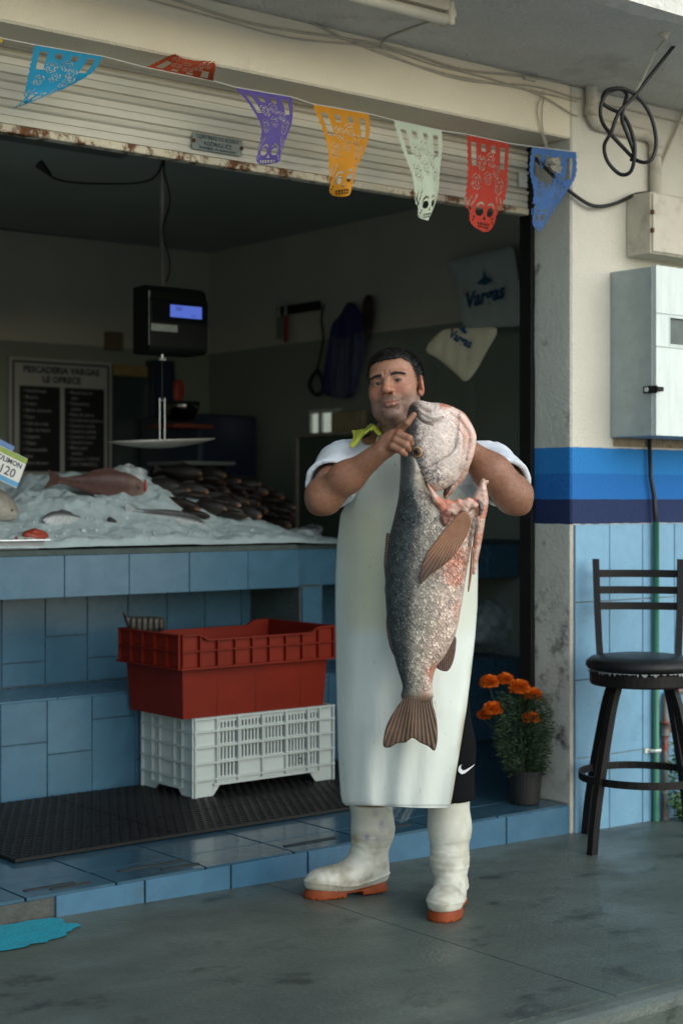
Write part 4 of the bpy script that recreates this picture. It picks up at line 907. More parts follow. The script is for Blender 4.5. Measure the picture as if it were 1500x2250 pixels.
A = np.stack([np.array([np.interp(vv, np.arange(len(RA)), RA[:, k])]) for k in range(6)], -1)[0]
for _ in range(3): A[1:-1] = (A[:-2]+2*A[1:-1]+A[2:])/4
t = np.linspace(-1, 1, nu)[None]; uu = (A[:, 1:2]+A[:, 2:3])/2+(A[:, 2:3]-A[:, 1:2])/2*t
edge = np.where(t < 0, A[:, 3:4], A[:, 5:6]); dyy = A[:, 4:5]+(edge-A[:, 4:5])*np.abs(t)**2.4
vvv = np.broadcast_to(A[:, 0:1], uu.shape)+(.0)*t
low = sstep(1250, 1500, vvv)
dyy = dyy+low*(.0085*np.sin(t*5.5+.6+vvv*.0015)+.0045*np.sin(t*12+vvv*.006)+.006*(fbm(np.stack([uu*.03, vvv*.004, uu*0], -1), 1.0, 8)-.5))*(1-np.abs(t)**4)+.003*(fbm(np.stack([uu*.02, vvv*.008, uu*0], -1), 1.0, 3)-.5)
vvv = vvv+np.where(vvv > 1755, 3*np.sin(t*2.2), 0)*sstep(1755, 1773, vvv)
Pa = np.stack([uu.ravel(), vvv.ravel()], 1); V = Lm(Pa, dyy.ravel())
yel = .8*sstep(1412, 1360, Pa[:, 1])*sstep(738, 775, Pa[:, 0])*sstep(1080, 1180, Pa[:, 1]+.3*(Pa[:, 0]-760))
n = fbm(np.stack([Pa[:, 0]*.012, Pa[:, 1]*.006, Pa[:, 0]*0], 1), 1, 5)
c = np.array([.66, .71, .66])[None]*(.93+.14*n)[:, None]
ky = (yel*(.35+.65*np.exp(-((Pa[:, 0]-835)/70)**2))*.9)[:, None]; c = c*(1-ky)+np.array([.60, .58, .36])*ky
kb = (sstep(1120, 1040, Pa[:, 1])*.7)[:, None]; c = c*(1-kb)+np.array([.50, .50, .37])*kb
ed = np.exp(-((uu.ravel()-A[:, 2].repeat(nu))/7)**2)*sstep(1380, 1500, Pa[:, 1])*(.4+.9*vn(np.stack([Pa[:, 0], Pa[:, 1]*.25, Pa[:, 0]*0], 1), .12, 7)); k = np.clip(ed*.75, 0, .8)[:, None]; c = c*(1-k)+np.array([.24, .22, .12])*k
hem = (np.abs(Pa[:, 1]-1770) < 2.0)*.5; c = c*(1-.5*hem[:, None])
sp = (vn(np.stack([Pa[:, 0], Pa[:, 1], Pa[:, 0]*0], 1), .09, 31) > .965)*.25; c = c*(1-sp[:, None])
I = np.arange(nv*nu).reshape(nv, nu); Q = np.stack([I[:-1, :-1].ravel(), I[:-1, 1:].ravel(), I[1:, 1:].ravel(), I[1:, :-1].ravel()], 1)
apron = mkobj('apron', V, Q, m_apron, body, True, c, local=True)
sm = apron.modifiers.new('thick', 'SOLIDIFY'); sm.thickness = .0022; sm.offset = 0
m_strap = M('apron_strap', (.30, .30, .17), (.24, .24, .14), sc=20, rough=.6)
for pts in ([(836, 998, -.122), (832, 972, -.10), (838, 952, -.07), (846, 940, -.03)], [(938, 998, -.122), (940, 975, -.10), (934, 955, -.05), (930, 944, .0)]):
    b = MB(); P_ = spline([Lq(*p) for p in pts], 6)
    for i in range(len(P_)-1):
        a, c_ = Vector(P_[i]), Vector(P_[i+1]); o_ = Vector((.009, .002, 0)); b.add([a-o_, a+o_, c_+o_, c_-o_], [(0, 1, 2, 3)])
    mkobj('neck_strap', b.V, b.F, m_strap, apron, True, local=True)
# lime cloth over the shoulder
m_lime = M('lime_microfibre', (.46, .50, .06), (.38, .42, .045), sc=30, rough=.95, bump=.6, bsc=300)
nu_, nv_ = 40, 26; Vc = []
for i in range(nu_):
    s_ = i/(nu_-1)
    for j in range(nv_):
        t_ = j/(nv_-1)
        u = 772+60*s_+6*math.sin(t_*3)-(t_*6 if s_ < .3 else 0); crest = 944+8*math.sin(s_*6+.4)-6*math.exp(-((s_-.15)/.12)**2)+2.5*math.sin(s_*15)
        v = crest+t_*(26*math.exp(-(s_/.33)**2)+9+3*math.sin(s_*9)); dy = -.01-.055*t_+.05*math.exp(-((t_)/.3)**2)*.5+.010*math.sin(s_*13+t_*4)
        Vc.append(Lq(u, v, dy-.045))
Qc = [(i*nv_+j, (i+1)*nv_+j, (i+1)*nv_+j+1, i*nv_+j+1) for i in range(nu_-1) for j in range(nv_-1)]
wv = np.array(Vc); wv = np.stack([PORG.x+wv[:, 0]*RT[0]+wv[:, 1]*FW[0], PORG.y+wv[:, 0]*RT[1]+wv[:, 1]*FW[1], PORG.z+wv[:, 2]], 1)
cl_ = mkobj('shoulder_cloth', wv, Qc, m_lime, None, True); tag(cl_, 'lime green microfibre cloth slung over the man\'s shoulder', 'cloth'); q_ = cl_.modifiers.new('thick', 'SOLIDIFY'); q_.thickness = .005
# clear plastic bag corner below the apron
m_film = bpy.data.materials.new('clear_film'); m_film.use_nodes = True
def film(m, tint, op, rough=.15):
    nt = m.node_tree; N = nt.nodes; L = nt.links; b_ = N['Principled BSDF']; b_.inputs['Base Color'].default_value = (*tint, 1); b_.inputs['Roughness'].default_value = rough
    g = N.new('ShaderNodeNewGeometry'); nz = N.new('ShaderNodeTexNoise'); nz.inputs['Scale'].default_value = 22; nz.inputs['Detail'].default_value = 4; L.new(g.outputs['Position'], nz.inputs['Vector'])
    mr = N.new('ShaderNodeMapRange'); mr.inputs[1].default_value = .35; mr.inputs[2].default_value = .75; mr.inputs[3].default_value = op*.35; mr.inputs[4].default_value = op*1.5; L.new(nz.outputs[0], mr.inputs[0]); L.new(mr.outputs[0], b_.inputs['Alpha'])
    bp = N.new('ShaderNodeBump'); bp.inputs['Strength'].default_value = .5; bp.inputs['Distance'].default_value = .02; L.new(nz.outputs[0], bp.inputs['Height']); L.new(bp.outputs[0], b_.inputs['Normal'])
film(m_film, (.55, .62, .62), .28)
def sheet(fun, nu, nv):
    V = [fun(i/(nu-1), j/(nv-1)) for i in range(nu) for j in range(nv)]
    return V, [(i*nv+j, (i+1)*nv+j, (i+1)*nv+j+1, i*nv+j+1) for i in range(nu-1) for j in range(nv-1)]
V, F = sheet(lambda s, t: Lq(848+72*s, 1760+t*(44*math.sin(math.pi*min(1, max(0, s*.9+.08)))+4), -.09+.02*math.sin(s*14+t*5)), 30, 14)
mkobj('plastic_bag', V, F, m_film, apron, True, local=True)

# ---- the fish, hung head up
m_fish = M('fish_skin', (1, 1, 1), (.72, .72, .72), sc=120, rough=.36, attr=True, bump=.35, bsc=170, spec=.6)
m_flesh = M('fish_flesh', (1, 1, 1), (.82, .72, .68), sc=60, rough=.3, attr=True, bump=.25, bsc=120, sss=.1)
m_fin = M('fish_fin', (1, 1, 1), (.75, .72, .7), sc=40, rough=.45, attr=True)
FD = -.315
fo = atd(940, 1280, PD+FD)
fish = thing('fish', 'huge grey and pink gutted fish held upright, its head cut half away', 'fish', (0, 0, 0))
PO = np.array([PORG.x, PORG.y, PORG.z])
def Wm(P, dy):
    q = Lm(P, dy); return np.stack([q[:, 0]*RT[0]+q[:, 1]*FW[0], q[:, 0]*RT[1]+q[:, 1]*FW[1], q[:, 2]], 1)+PO
fish.location = Vector(Wm(np.array([[900, 1650.]]), np.array([FD]))[0])
def N2(P, sc, sd=0, sx=1., sy=1.): return vn(np.stack([P[:, 0]*sx, P[:, 1]*sy, P[:, 0]*0+sd], 1), sc, sd)
def F2(P, sc, sd=0, sx=1., sy=1.): return fbm(np.stack([P[:, 0]*sx, P[:, 1]*sy, P[:, 0]*0+sd], 1), sc, sd)
def mixc(c, k, col): k = np.clip(k, 0, 1)[:, None]; return c*(1-k)+np.array(col)*k
def bodycol(P):
    u, v = P.T; tl = np.interp(v, [990, 1100, 1180, 1300, 1420, 1500, 1540], [876, 872, 852, 846, 858, 878, 880]); tr = np.interp(v, [1050, 1130, 1260, 1380, 1440, 1500, 1540], [965, 1056, 1030, 992, 966, 952, 952])
    s = (u-tl)/(tr-tl)+.10*(F2(P, .03, 4)-.5)
    dark = np.array([.050, .062, .060]); mid = np.array([.42, .37, .295]); pale = np.array([.68, .50, .40])
    c = np.tile(mid, (len(P), 1)); c = mixc(c, sstep(.52, .20, s), dark); c = mixc(c, sstep(.55, .82, s)*.8, pale)
    bl = sstep(.50, .68, F2(P, .022, 8, 1, .8))*sstep(.5, .72, s); c = mixc(c, bl*.8, (.56, .19, .11))
    c = c*(.62+.75*N2(P, .16, 3, 1, .8))[:, None]; c = c*(.8+.4*N2(P, .5, 13))[:, None]
    c = mixc(c, sstep(1440, 1540, v)*sstep(.1, .5, s)*.35, (.34, .29, .23)); c = mixc(c, sstep(1518, 1545, v), (.15, .095, .065))
    nk_ = sstep(1120, 1040, v)*sstep(.45, .1, s); c = mixc(c, nk_*.5, (.12, .15, .14))
    return c
bodyP = smoothpoly([(884, 985), (879, 1040), (875, 1090), (867, 1130), (855, 1180), (848, 1240), (846, 1300), (850, 1360), (860, 1420), (873, 1470), (884, 1508), (882, 1534), (915, 1548), (950, 1536), (949, 1505), (957, 1470), (981, 1436), (1001, 1392), (1014, 1330), (1025, 1260), (1034, 1205), (1043, 1160), (1052, 1128), (1048, 1108), (1024, 1108), (998, 1110), (975, 1102), (958, 1086), (940, 1070), (945, 1030), (930, 985)], 5)
P, Q, d, bo = fillpoly(bodyP, 2.2)
Tt = np.interp(P[:, 1], [985, 1100, 1250, 1350, 1450, 1520, 1548], [.058, .070, .073, .066, .045, .022, .012]); Wd = np.interp(P[:, 1], [985, 1100, 1250, 1400, 1500, 1548], [50, 80, 88, 66, 38, 30])
prof = np.sqrt(np.clip(1-(1-np.clip(d/Wd, 0, 1))**2, 0, 1)); h = Tt*prof
rough_ = .0022*(N2(P, .14, 21, 1, .7)-.5)*np.clip(d/8, 0, 1)
mapf = lambda P, y: Wm(P, FD+y)
V, F = inflate(P, Q, d, bo, mapf, h+rough_, h); c = bodycol(P)
cutk = sstep(14, 3, d)*(P[:, 1] < 1130)*(P[:, 0] > 945); c = mixc(c, cutk*.9, (.62, .30, .22)); c = mixc(c, cutk*sstep(.45, .6, N2(P, .09, 5))*.8, (.66, .50, .42))
trunk = mkobj('trunk', V, F, m_fish, fish, True, np.concatenate([c, c]))
# scales: overlapping lifted plates down the flank
rng = np.random.default_rng(11); SV = []; SF = []; SC = []; gx = np.arange(846, 1056, 7.0); pts = []
for r_, v in enumerate(np.arange(1075, 1515, 6.0)):
    for u in gx: pts.append((u+(r_ % 2)*3.5+rng.normal()*1.2, v+rng.normal()*1.3))
pts = np.array(pts); dd, _, ins = pdist(pts, bodyP); pts = pts[ins & (dd > 5)]; dd = dd[ins & (dd > 5)]
Ts = np.interp(pts[:, 1], [985, 1100, 1250, 1350, 1450, 1520, 1548], [.058, .070, .073, .066, .045, .022, .012]); Ws = np.interp(pts[:, 1], [985, 1100, 1250, 1400, 1500, 1548], [50, 80, 88, 66, 38, 30])
def hat(q):
    d_, _, i_ = pdist(q, bodyP); T_ = np.interp(q[:, 1], [985, 1100, 1250, 1350, 1450, 1520, 1548], [.058, .070, .073, .066, .045, .022, .012]); W_ = np.interp(q[:, 1], [985, 1100, 1250, 1400, 1500, 1548], [50, 80, 88, 66, 38, 30])
    return T_*np.sqrt(np.clip(1-(1-np.clip(np.where(i_, d_, 0)/W_, 0, 1))**2, 0, 1))
keep = (rng.random(len(pts)) > .14) & (N2(pts, .09, 41) > .14) & ~((pts[:, 1] < 1125) & (pts[:, 0] > 950)); pts = pts[keep]; h0 = hat(pts); cc = bodycol(pts); L0 = 4.6; tilt = rng.uniform(.0014, .0052, len(pts))
shp_ = [(-3.3, -2.2, .0), (3.3, -2.2, .0), (3.0, 2.0, .7), (0, 5.0, 1.0), (-3.0, 2.0, .7)]
ang = -.12+.30*rng.normal(size=len(pts)); vs = []; ksz = rng.uniform(.70, 1.25, len(pts))
for (a, b_, l) in shp_:
    q = pts+np.stack([a*np.cos(ang)-b_*np.sin(ang), a*np.sin(ang)+b_*np.cos(ang)], 1)*ksz[:, None]; vs.append(Wm(q, FD-hat(q)-.0006-tilt*l))
vs = np.stack(vs, 1).reshape(-1, 3); fs = np.arange(len(vs)).reshape(-1, 5)
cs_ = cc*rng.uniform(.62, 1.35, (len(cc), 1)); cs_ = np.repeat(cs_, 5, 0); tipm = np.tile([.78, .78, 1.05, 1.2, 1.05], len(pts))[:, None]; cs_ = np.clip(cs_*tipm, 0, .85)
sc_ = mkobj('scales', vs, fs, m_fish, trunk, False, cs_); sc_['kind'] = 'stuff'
# head: gill cover, cheek, jaws
headP = smoothpoly([(899, 893), (908, 883), (925, 880), (945, 884), (972, 886), (1000, 896), (1020, 908), (1034, 928), (1045, 952), (1046, 972), (1040, 1002), (1030, 1025), (1014, 1040), (1004, 1056), (990, 1066), (972, 1077), (955, 1079), (940, 1073), (925, 1058), (908, 1046), (892, 1032), (883, 1010), (880, 985), (884, 955), (890, 928), (895, 908)], 5)
P, Q, d, bo = fillpoly(headP, 1.7); u, v = P.T
h = .050*np.sqrt(np.clip(1-(1-np.clip(d/30, 0, 1))**2, 0, 1))+.018*np.clip(d/70, 0, 1)
def groove(P, line, w, dep):
    L_ = np.array(spline([(a, b_, 0) for a, b_ in line], 8))[:, :2]; best = np.full(len(P), 1e9)
    for a, b_ in zip(L_[:-1], L_[1:]):
        e = b_-a; t = np.clip(((P-a)@e)/(e@e+1e-9), 0, 1); best = np.minimum(best, np.hypot(*(P-a-t[:, None]*e).T))
    return np.exp(-(best/w)**2)*dep
gr = groove(P, [(905, 900), (918, 915), (930, 926), (948, 930), (962, 925), (970, 917)], 3, .016)+groove(P, [(1000, 962), (998, 985), (985, 1000), (970, 1008), (950, 1022), (925, 1032)], 2.2, .004)+groove(P, [(1018, 940), (1026, 965), (1022, 990), (1010, 1020), (1000, 1050)], 3, .006)+groove(P, [(985, 905), (1005, 925), (1020, 950)], 3, .005)+groove(P, [(925, 895), (950, 905), (975, 908)], 2.5, .006)
ridge = groove(P, [(912, 890), (930, 905), (950, 916), (966, 914)], 6, .010)+groove(P, [(1010, 910), (1030, 940), (1036, 970), (1028, 1005)], 5, .006)+groove(P, [(945, 884), (972, 892), (1000, 904)], 5, .005)
def side_of(P, line, w):
    L_ = np.array(spline([(a, b_, 0) for a, b_ in line], 8))[:, :2]; best = np.full(len(P), 1e9); sg = np.zeros(len(P))
    for a, b_ in zip(L_[:-1], L_[1:]):
        e = b_-a; t = np.clip(((P-a)@e)/(e@e+1e-9), 0, 1); r = P-a-t[:, None]*e; q = np.hypot(*r.T); m = q < best; best[m] = q[m]; sg[m] = np.sign(e[0]*r[m, 1]-e[1]*r[m, 0])
    return sstep(-w, w, best*sg)
plate_ = side_of(P, [(1006, 950), (1002, 980), (988, 1000), (968, 1012), (945, 1026), (915, 1036), (890, 1040)], 2.0); jaw_ = side_of(P, [(898, 902), (915, 912), (930, 924), (948, 930), (964, 924), (975, 908), (990, 898)], 1.8)
pk_ = sstep(985, 1025, u+.25*(940-v)); fold_ = np.sin(d*.50+5*F2(P, .02, 61))
h = h-.0055*plate_-.006*jaw_*(v < 960)+.0035*fold_*pk_*np.clip(d/6, 0, 1)+.0035*(F2(P, .035, 44)-.5)*np.clip(d/8, 0, 1)
h = np.maximum(h-gr*.6+ridge*np.clip(d/5, 0, 1), 0)+.0008*(N2(P, .13, 4)-.5)*np.clip(d/6, 0, 1)
c = np.tile(np.array([.82, .68, .59]), (len(P), 1)); dk = F2(P, .030, 6); dn = F2(P, .10, 16)
edgeL = sstep(960, 895, u-.12*(v-950)); fine = .55*N2(P, .30, 91)+.45*N2(P, .62, 92); c = mixc(c, sstep(.50, .78, edgeL*.56+dk*.16+dn*.14+fine*.30)*.95, (.045, .047, .048)); c = mixc(c, sstep(.62, .74, fine*.5+dn*.5)*sstep(1000, 930, u)*.75, (.09, .08, .075))
low_ = sstep(1000, 1040, v)*sstep(1010, 960, u); c = mixc(c, low_*sstep(.44, .60, dn*.45+fine*.55)*.85, (.085, .075, .07)); c = mixc(c, sstep(.50, .66, dn*.4+fine*.6)*sstep(995, 920, u)*.6, (.12, .105, .10))
pk = sstep(985, 1030, u+.25*(940-v)); c = mixc(c, pk*.7, (.86, .58, .46)); strk = .5+.5*np.sin(d*.52+5*F2(P, .02, 61)); c = mixc(c, pk*sstep(.62, .86, strk*.8+.25*N2(P, .05, 62))*.85, (.70, .26, .16)); c = mixc(c, pk*sstep(.30, .10, strk)*.6, (.86, .76, .68)); c = mixc(c, sstep(905, 888, v)*sstep(935, 960, u)*sstep(.42, .58, N2(P, .07, 3))*.9, (.58, .20, .11))
c = mixc(c, groove(P, [(912, 886), (930, 897), (942, 903)], 7, .9), (.17, .125, .10)); c = mixc(c, groove(P, [(900, 895), (907, 902), (914, 908)], 8, .9), (.05, .045, .04)); c = mixc(c, groove(P, [(924, 915), (945, 922), (962, 919)], 5, .9), (.66, .60, .52))
c = mixc(c, groove(P, [(905, 902), (918, 917), (930, 928), (948, 933)], 2.2, .85), (.10, .07, .06)); c = mixc(c, groove(P, [(1000, 962), (998, 985), (985, 1000), (970, 1008), (950, 1022), (925, 1032)], 1.3, .7), (.2, .12, .09)); c = c*(.82+.36*N2(P, .3, 77))[:, None]
V, F = inflate(P, Q, d, bo, mapf, h, h*.8); fhead = mkobj('head', V, F, m_fish, fish, True, np.concatenate([c, c]))
# eye by the fingertips
ex = np.array([[917, 993.]]); hE = .057; e0 = Vector(Wm(ex, np.array([FD-hE]))[0]); nrm = Vector((-FW[0]*.93-RT[0]*.35, -FW[1]*.93-RT[1]*.35, 0)).normalized(); qm = nrm.to_track_quat('Z', 'Y').to_matrix()
b = MB()
for cc_, pr_ in (((.42, .26, .14), [(.0155, -.003), (.0150, .002), (.012, .0045)]), ((.10, .055, .03), [(.0118, .0046), (.009, .0068), (.006, .0078)]), ((.005, .005, .005), [(.0062, .0078), (.004, .0088), (.001, .009)])):
    b.cur = cc_; b.lathe(e0, pr_, 18, qm)
m_feye = M('fish_eye', (1, 1, 1), (.9, .9, .9), rough=.12, attr=True); b.build('eye', m_feye, fhead, True, True)
# inner gill flap hanging behind the cover, and the collar with the belly wall
def slabpart(poly, name, th, dy, colf, mat, parent, step=2.0, W=10, backk=1.0):
    P, Q, d, bo = fillpoly(smoothpoly(poly, 4), step); hh = th*np.sqrt(np.clip(1-(1-np.clip(d/W, 0, 1))**2, 0, 1))+(.007*(F2(P, .11, 9)-.5)+.002*(N2(P, .4, 19)-.5))*np.clip(d/4, 0, 1)
    dyv = dy(P) if callable(dy) else np.full(len(P), dy); V, F = inflate(P, Q, d, bo, lambda P_, y: Wm(P_, dyv+y), hh, hh*backk); c = colf(P); return mkobj(name, V, F, mat, parent, True, np.concatenate([c, c]))
def pinkc(base, k=.5):
    def f(P):
        c = np.tile(np.array(base), (len(P), 1)); c = mixc(c, sstep(.48, .60, F2(P, .06, 3))*k, (.56, .18, .10)); c = mixc(c, sstep(.56, .70, N2(P, .09, 23))*.6, (.68, .56, .48)); return c*(.8+.4*N2(P, .3, 5))[:, None]
    return f
slabpart([(1036, 1000), (1030, 1030), (1018, 1056), (1000, 1075), (980, 1096), (974, 1090), (985, 1066), (1000, 1046), (1012, 1025)], 'gill_flap', .012, FD+.035, pinkc((.50, .36, .29)), m_flesh, fish)
slabpart([(1001, 1050), (990, 1072), (978, 1092), (973, 1086), (980, 1066), (994, 1050)], 'gill', .006, FD+.012, lambda P: np.tile(np.array([.06, .035, .03]), (len(P), 1)), m_flesh, fish)
slabpart([(1054, 1062), (1060, 1051), (1066, 1054), (1073, 1056), (1072, 1062), (1068, 1066), (1072, 1090), (1072, 1112), (1066, 1140), (1061, 1172), (1055, 1205), (1049, 1235), (1043, 1262), (1036, 1255), (1036, 1215), (1040, 1180), (1042, 1150), (1040, 1130), (1038, 1118), (1036, 1100), (1044, 1082)], 'belly_wall', .020, lambda P: FD-.012+.02*sstep(1150, 1260, P[:, 1]), pinkc((.60, .42, .33), .7), m_flesh, fish)
slabpart([(1044, 1101), (1052, 1098), (1060, 1105), (1062, 1118), (1057, 1130), (1050, 1134), (1052, 1120), (1049, 1110)], 'gill_bone', .014, FD-.034, lambda P: np.array([.13, .115, .11])[None]*(.7+.6*N2(P, .2, 3))[:, None], m_flesh, fish, step=1.3)
slabpart([(938, 1062), (950, 1074), (962, 1088), (974, 1098), (985, 1096), (995, 1101), (1006, 1095), (1018, 1098), (1028, 1092), (1040, 1098), (1051, 1108), (1046, 1118), (1034, 1116), (1026, 1128), (1010, 1124), (1000, 1134), (988, 1130), (978, 1144), (968, 1132), (964, 1116), (952, 1104), (944, 1086)], 'cut_flesh', .012, FD-.050, pinkc((.60, .38, .30), .8), m_flesh, fish)
slabpart([(968, 1130), (980, 1120), (990, 1128), (986, 1145), (976, 1158), (970, 1148)], 'wound', .006, FD-.068, lambda P: np.array([.20, .075, .05])[None]*(.6+.8*N2(P, .2, 3))[:, None], m_flesh, fish, step=1.5)
slabpart([(1034, 1138), (1044, 1132), (1046, 1150), (1040, 1178), (1032, 1200), (1026, 1196), (1030, 1170)], 'belly_slit', .006, FD-.030, lambda P: np.array([.20, .17, .15])[None]*(.7+.6*N2(P, .2, 3))[:, None], m_flesh, fish, step=1.5)  # dark slab filling the slit, the gap's shade put into its colour
# fins with rays standing proud
def fin(poly, name, root, dy, colf, th=.003, nr=16, rayk=.35, step=1.3, spread=1.0):
    sp_ = smoothpoly(poly, 4); P, Q, d, bo = fillpoly(sp_, step); rt_ = np.array(root, float); a = np.arctan2(P[:, 1]-rt_[1], P[:, 0]-rt_[0]); ray = .5+.5*np.cos(a*nr*6.283/spread)
    hh = (th*(.35+.65*ray))*np.clip(d/2.0, 0, 1); dyv = dy(P); V, F = inflate(P, Q, d, bo, lambda P_, y: Wm(P_, dyv+y), hh, hh); c = colf(P)*(1-rayk+rayk*1.5*ray)[:, None]
    return mkobj(name, V, F, m_fin, fish, True, np.concatenate([c, c]))
hb_ = lambda P: FD-hat(P)
pecF = lambda P: (lambda t: np.array([.36, .17, .085])[None]*(1-t)[:, None]+np.array([.10, .065, .045])[None]*t[:, None])(sstep(1170, 1275, P[:, 1]))
fin([(1012, 1126), (1030, 1128), (1036, 1146), (1028, 1172), (1012, 1200), (992, 1226), (968, 1246), (945, 1262), (932, 1276), (923, 1284), (920, 1274), (922, 1258), (930, 1232), (944, 1206), (964, 1180), (988, 1150)], 'pectoral_fin', (1040, 1098), lambda P: FD-.074-.012*sstep(1150, 1250, P[:, 1]), pecF, .0042, 22)
tailc = lambda P: np.array([.155, .095, .062])[None]*(.7+.55*F2(P, .05, 5))[:, None]*(1-.35*sstep(1600, 1655, P[:, 1]))[:, None]
fin([(892, 1520), (882, 1540), (866, 1562), (850, 1592), (843, 1618), (842, 1640), (856, 1643), (872, 1634), (890, 1632), (906, 1622), (922, 1632), (940, 1640), (954, 1650), (960, 1632), (961, 1606), (958, 1576), (951, 1550), (942, 1520)], 'tail_fin', (917, 1440), lambda P: FD-.010*np.exp(-((P[:, 0]-905)/16)**2)+.0*P[:, 0], tailc, .0060, 20, .35)
fin([(850, 1170), (846, 1200), (843, 1240), (846, 1275), (845, 1300), (850, 1330), (848, 1370), (852, 1405), (860, 1432), (872, 1450), (880, 1448), (874, 1420), (866, 1380), (862, 1320), (860, 1250), (862, 1190)], 'dorsal_fin', (1150, 1180), lambda P: FD+0*P[:, 0]-.004, lambda P: np.array([.12, .085, .065])[None]*(.7+.5*N2(P, .2, 3))[:, None], .006, 60, .5)
fin([(960, 1440), (975, 1410), (1000, 1398), (1001, 1425), (995, 1455), (984, 1474), (970, 1474), (958, 1466), (958, 1450)], 'anal_fin', (975, 1360), lambda P: FD+0*P[:, 0], lambda P: np.array([.19, .11, .08])[None]*(.7+.5*N2(P, .2, 3))[:, None], .007, 22, .5)
fin([(1036, 1200), (1043, 1215), (1040, 1245), (1034, 1280), (1030, 1300), (1027, 1296), (1030, 1265), (1033, 1230)], 'pelvic_fin', (1040, 1150), lambda P: FD-.035+0*P[:, 0], lambda P: np.array([.42, .22, .14])[None]*(.7+.5*N2(P, .2, 3))[:, None], .005, 18, .4, step=1.0)
# ================================================================ bar stool
m_seat = M('black_vinyl', (.007, .008, .008), (.011, .012, .012), sc=20, rough=.42, spec=.35, bump=.15, bsc=60)
m_torn = M('torn_lining', (.30, .33, .32), (.2, .22, .21), sc=50, rough=.9)
m_frame = M('black_steel_frame', (.006, .006, .006), (.012, .010, .009), sc=16, rough=.45, spec=.3, bump=.1, dirt=(.02, .013, .010), dsc=14)
SC0 = Vector((4.496, 3.834, 0)); SCZ = gz(4.496)
stl = thing('bar_stool', 'black steel bar stool with round vinyl seat and slatted back', 'stool', (SC0.x, SC0.y, SCZ), math.atan2(-.70, .71))
lv = lambda x, y, z: (x, y, z)      # local: x to its right, y to the wall
b = MB(); b.lathe((0, 0, 0), [(.17, .646), (.198, .651), (.206, .664), (.203, .678), (.185, .692), (.13, .700), (.06, .704), (.0, .705)], 48); mkobj('seat', b.V, b.F, m_seat, stl, True, local=True)
b = MB(); b.lathe((0, 0, 0), [(.15, .592), (.186, .594), (.190, .600), (.192, .640), (.186, .645)], 48); mkobj('seat_ring', b.V, b.F, m_frame, stl, False, local=True)
b = MB(); rr = random.Random(3)
for i in range(46):
    a = -math.pi+math.pi*i/46+rr.uniform(-.03, .03); r0 = .199; hgt = rr.choice([.004, .006, .004, .012]); w_ = rr.uniform(.02, .06)
    b.add([(r0*math.cos(a-w_), r0*math.sin(a-w_), .649), (r0*math.cos(a+w_), r0*math.sin(a+w_), .649), (r0*math.cos(a), r0*math.sin(a), .649-hgt)], [(0, 1, 2)])
o_ = mkobj('torn_lining', b.V, b.F, m_torn, stl, local=True); o_['kind'] = 'stuff'
FT = .182
for sx in (-1, 1):
    for sy in (-1, 1):
        P_ = spline([(sx*.098, sy*.098, .592), (sx*.122, sy*.122, .50), (sx*.160, sy*.160, .28), (sx*.182, sy*.182, .12), (sx*.192, sy*.192, .004+(.0))], 6)
        V = []; F = []
        for i, p in enumerate(P_):
            tx = Vector((sx, sy, 0)).normalized(); ty = Vector((-tx.y, tx.x, 0)); p = Vector(p)
            if i == len(P_)-1:
                wx = SC0.x+p.x*.712+p.y*.70; p.z = gz(wx)-SCZ+.0005
            V += [p-tx*.016-ty*.0125, p+tx*.016-ty*.0125, p+tx*.016+ty*.0125, p-tx*.016+ty*.0125]
        for i in range(len(P_)-1):
            for k in range(4): F.append((i*4+k, i*4+(k+1) % 4, i*4+4+(k+1) % 4, i*4+4+k))
        F += [(0, 1, 2, 3), tuple(len(V)-4+k for k in (3, 2, 1, 0))]
        mkobj('leg', V, F, m_frame, stl, local=True)
V = []; F = []; n = 40
for k in range(n):
    a = 2*math.pi*k/n; R0 = .226
    for (r_, z_) in ((R0, .245), (R0+.006, .245), (R0+.006, .272), (R0, .272)): V.append((r_*math.cos(a), r_*math.sin(a), z_))
for k in range(n):
    for q in range(4): F.append((k*4+q, ((k+1) % n)*4+q, ((k+1) % n)*4+(q+1) % 4, k*4+(q+1) % 4))
mkobj('foot_ring', V, F, m_frame, stl, local=True)
for sx in (-1, 1):
    b = MB(); P_ = spline([(sx*.138, .095, .62), (sx*.145, .140, .69), (sx*.153, .158, .86), (sx*.158, .178, 1.045)], 5)
    for i, p in enumerate(P_):
        p = Vector(p); b.V += [p+Vector((-.012, -.018, 0)), p+Vector((.012, -.018, 0)), p+Vector((.012, .018, 0)), p+Vector((-.012, .018, 0))]
    for i in range(len(P_)-1):
        for k in range(4): b.F.append((i*4+k, i*4+(k+1) % 4, i*4+4+(k+1) % 4, i*4+4+k))
    b.F += [(3, 2, 1, 0), tuple(len(b.V)-4+k for k in range(4))]; mkobj('back_post', b.V, b.F, m_frame, stl, local=True)
for z, hh, dy in ((.990, .014, .172), (.928, .014, .166), (.868, .014, .160)):
    V = []; F = []; n = 14
    for i in range(n+1):
        t = -1+2*i/n; x = t*.149; y = dy+.022*(1-t*t)
        V += [(x, y-.005, z-hh), (x, y-.005, z+hh), (x, y+.005, z+hh), (x, y+.005, z-hh)]
    for i in range(n):
        for k in range(4): F.append((i*4+k, i*4+(k+1) % 4, i*4+4+(k+1) % 4, i*4+4+k))
    mkobj('back_slat', V, F, m_frame, stl, local=True)
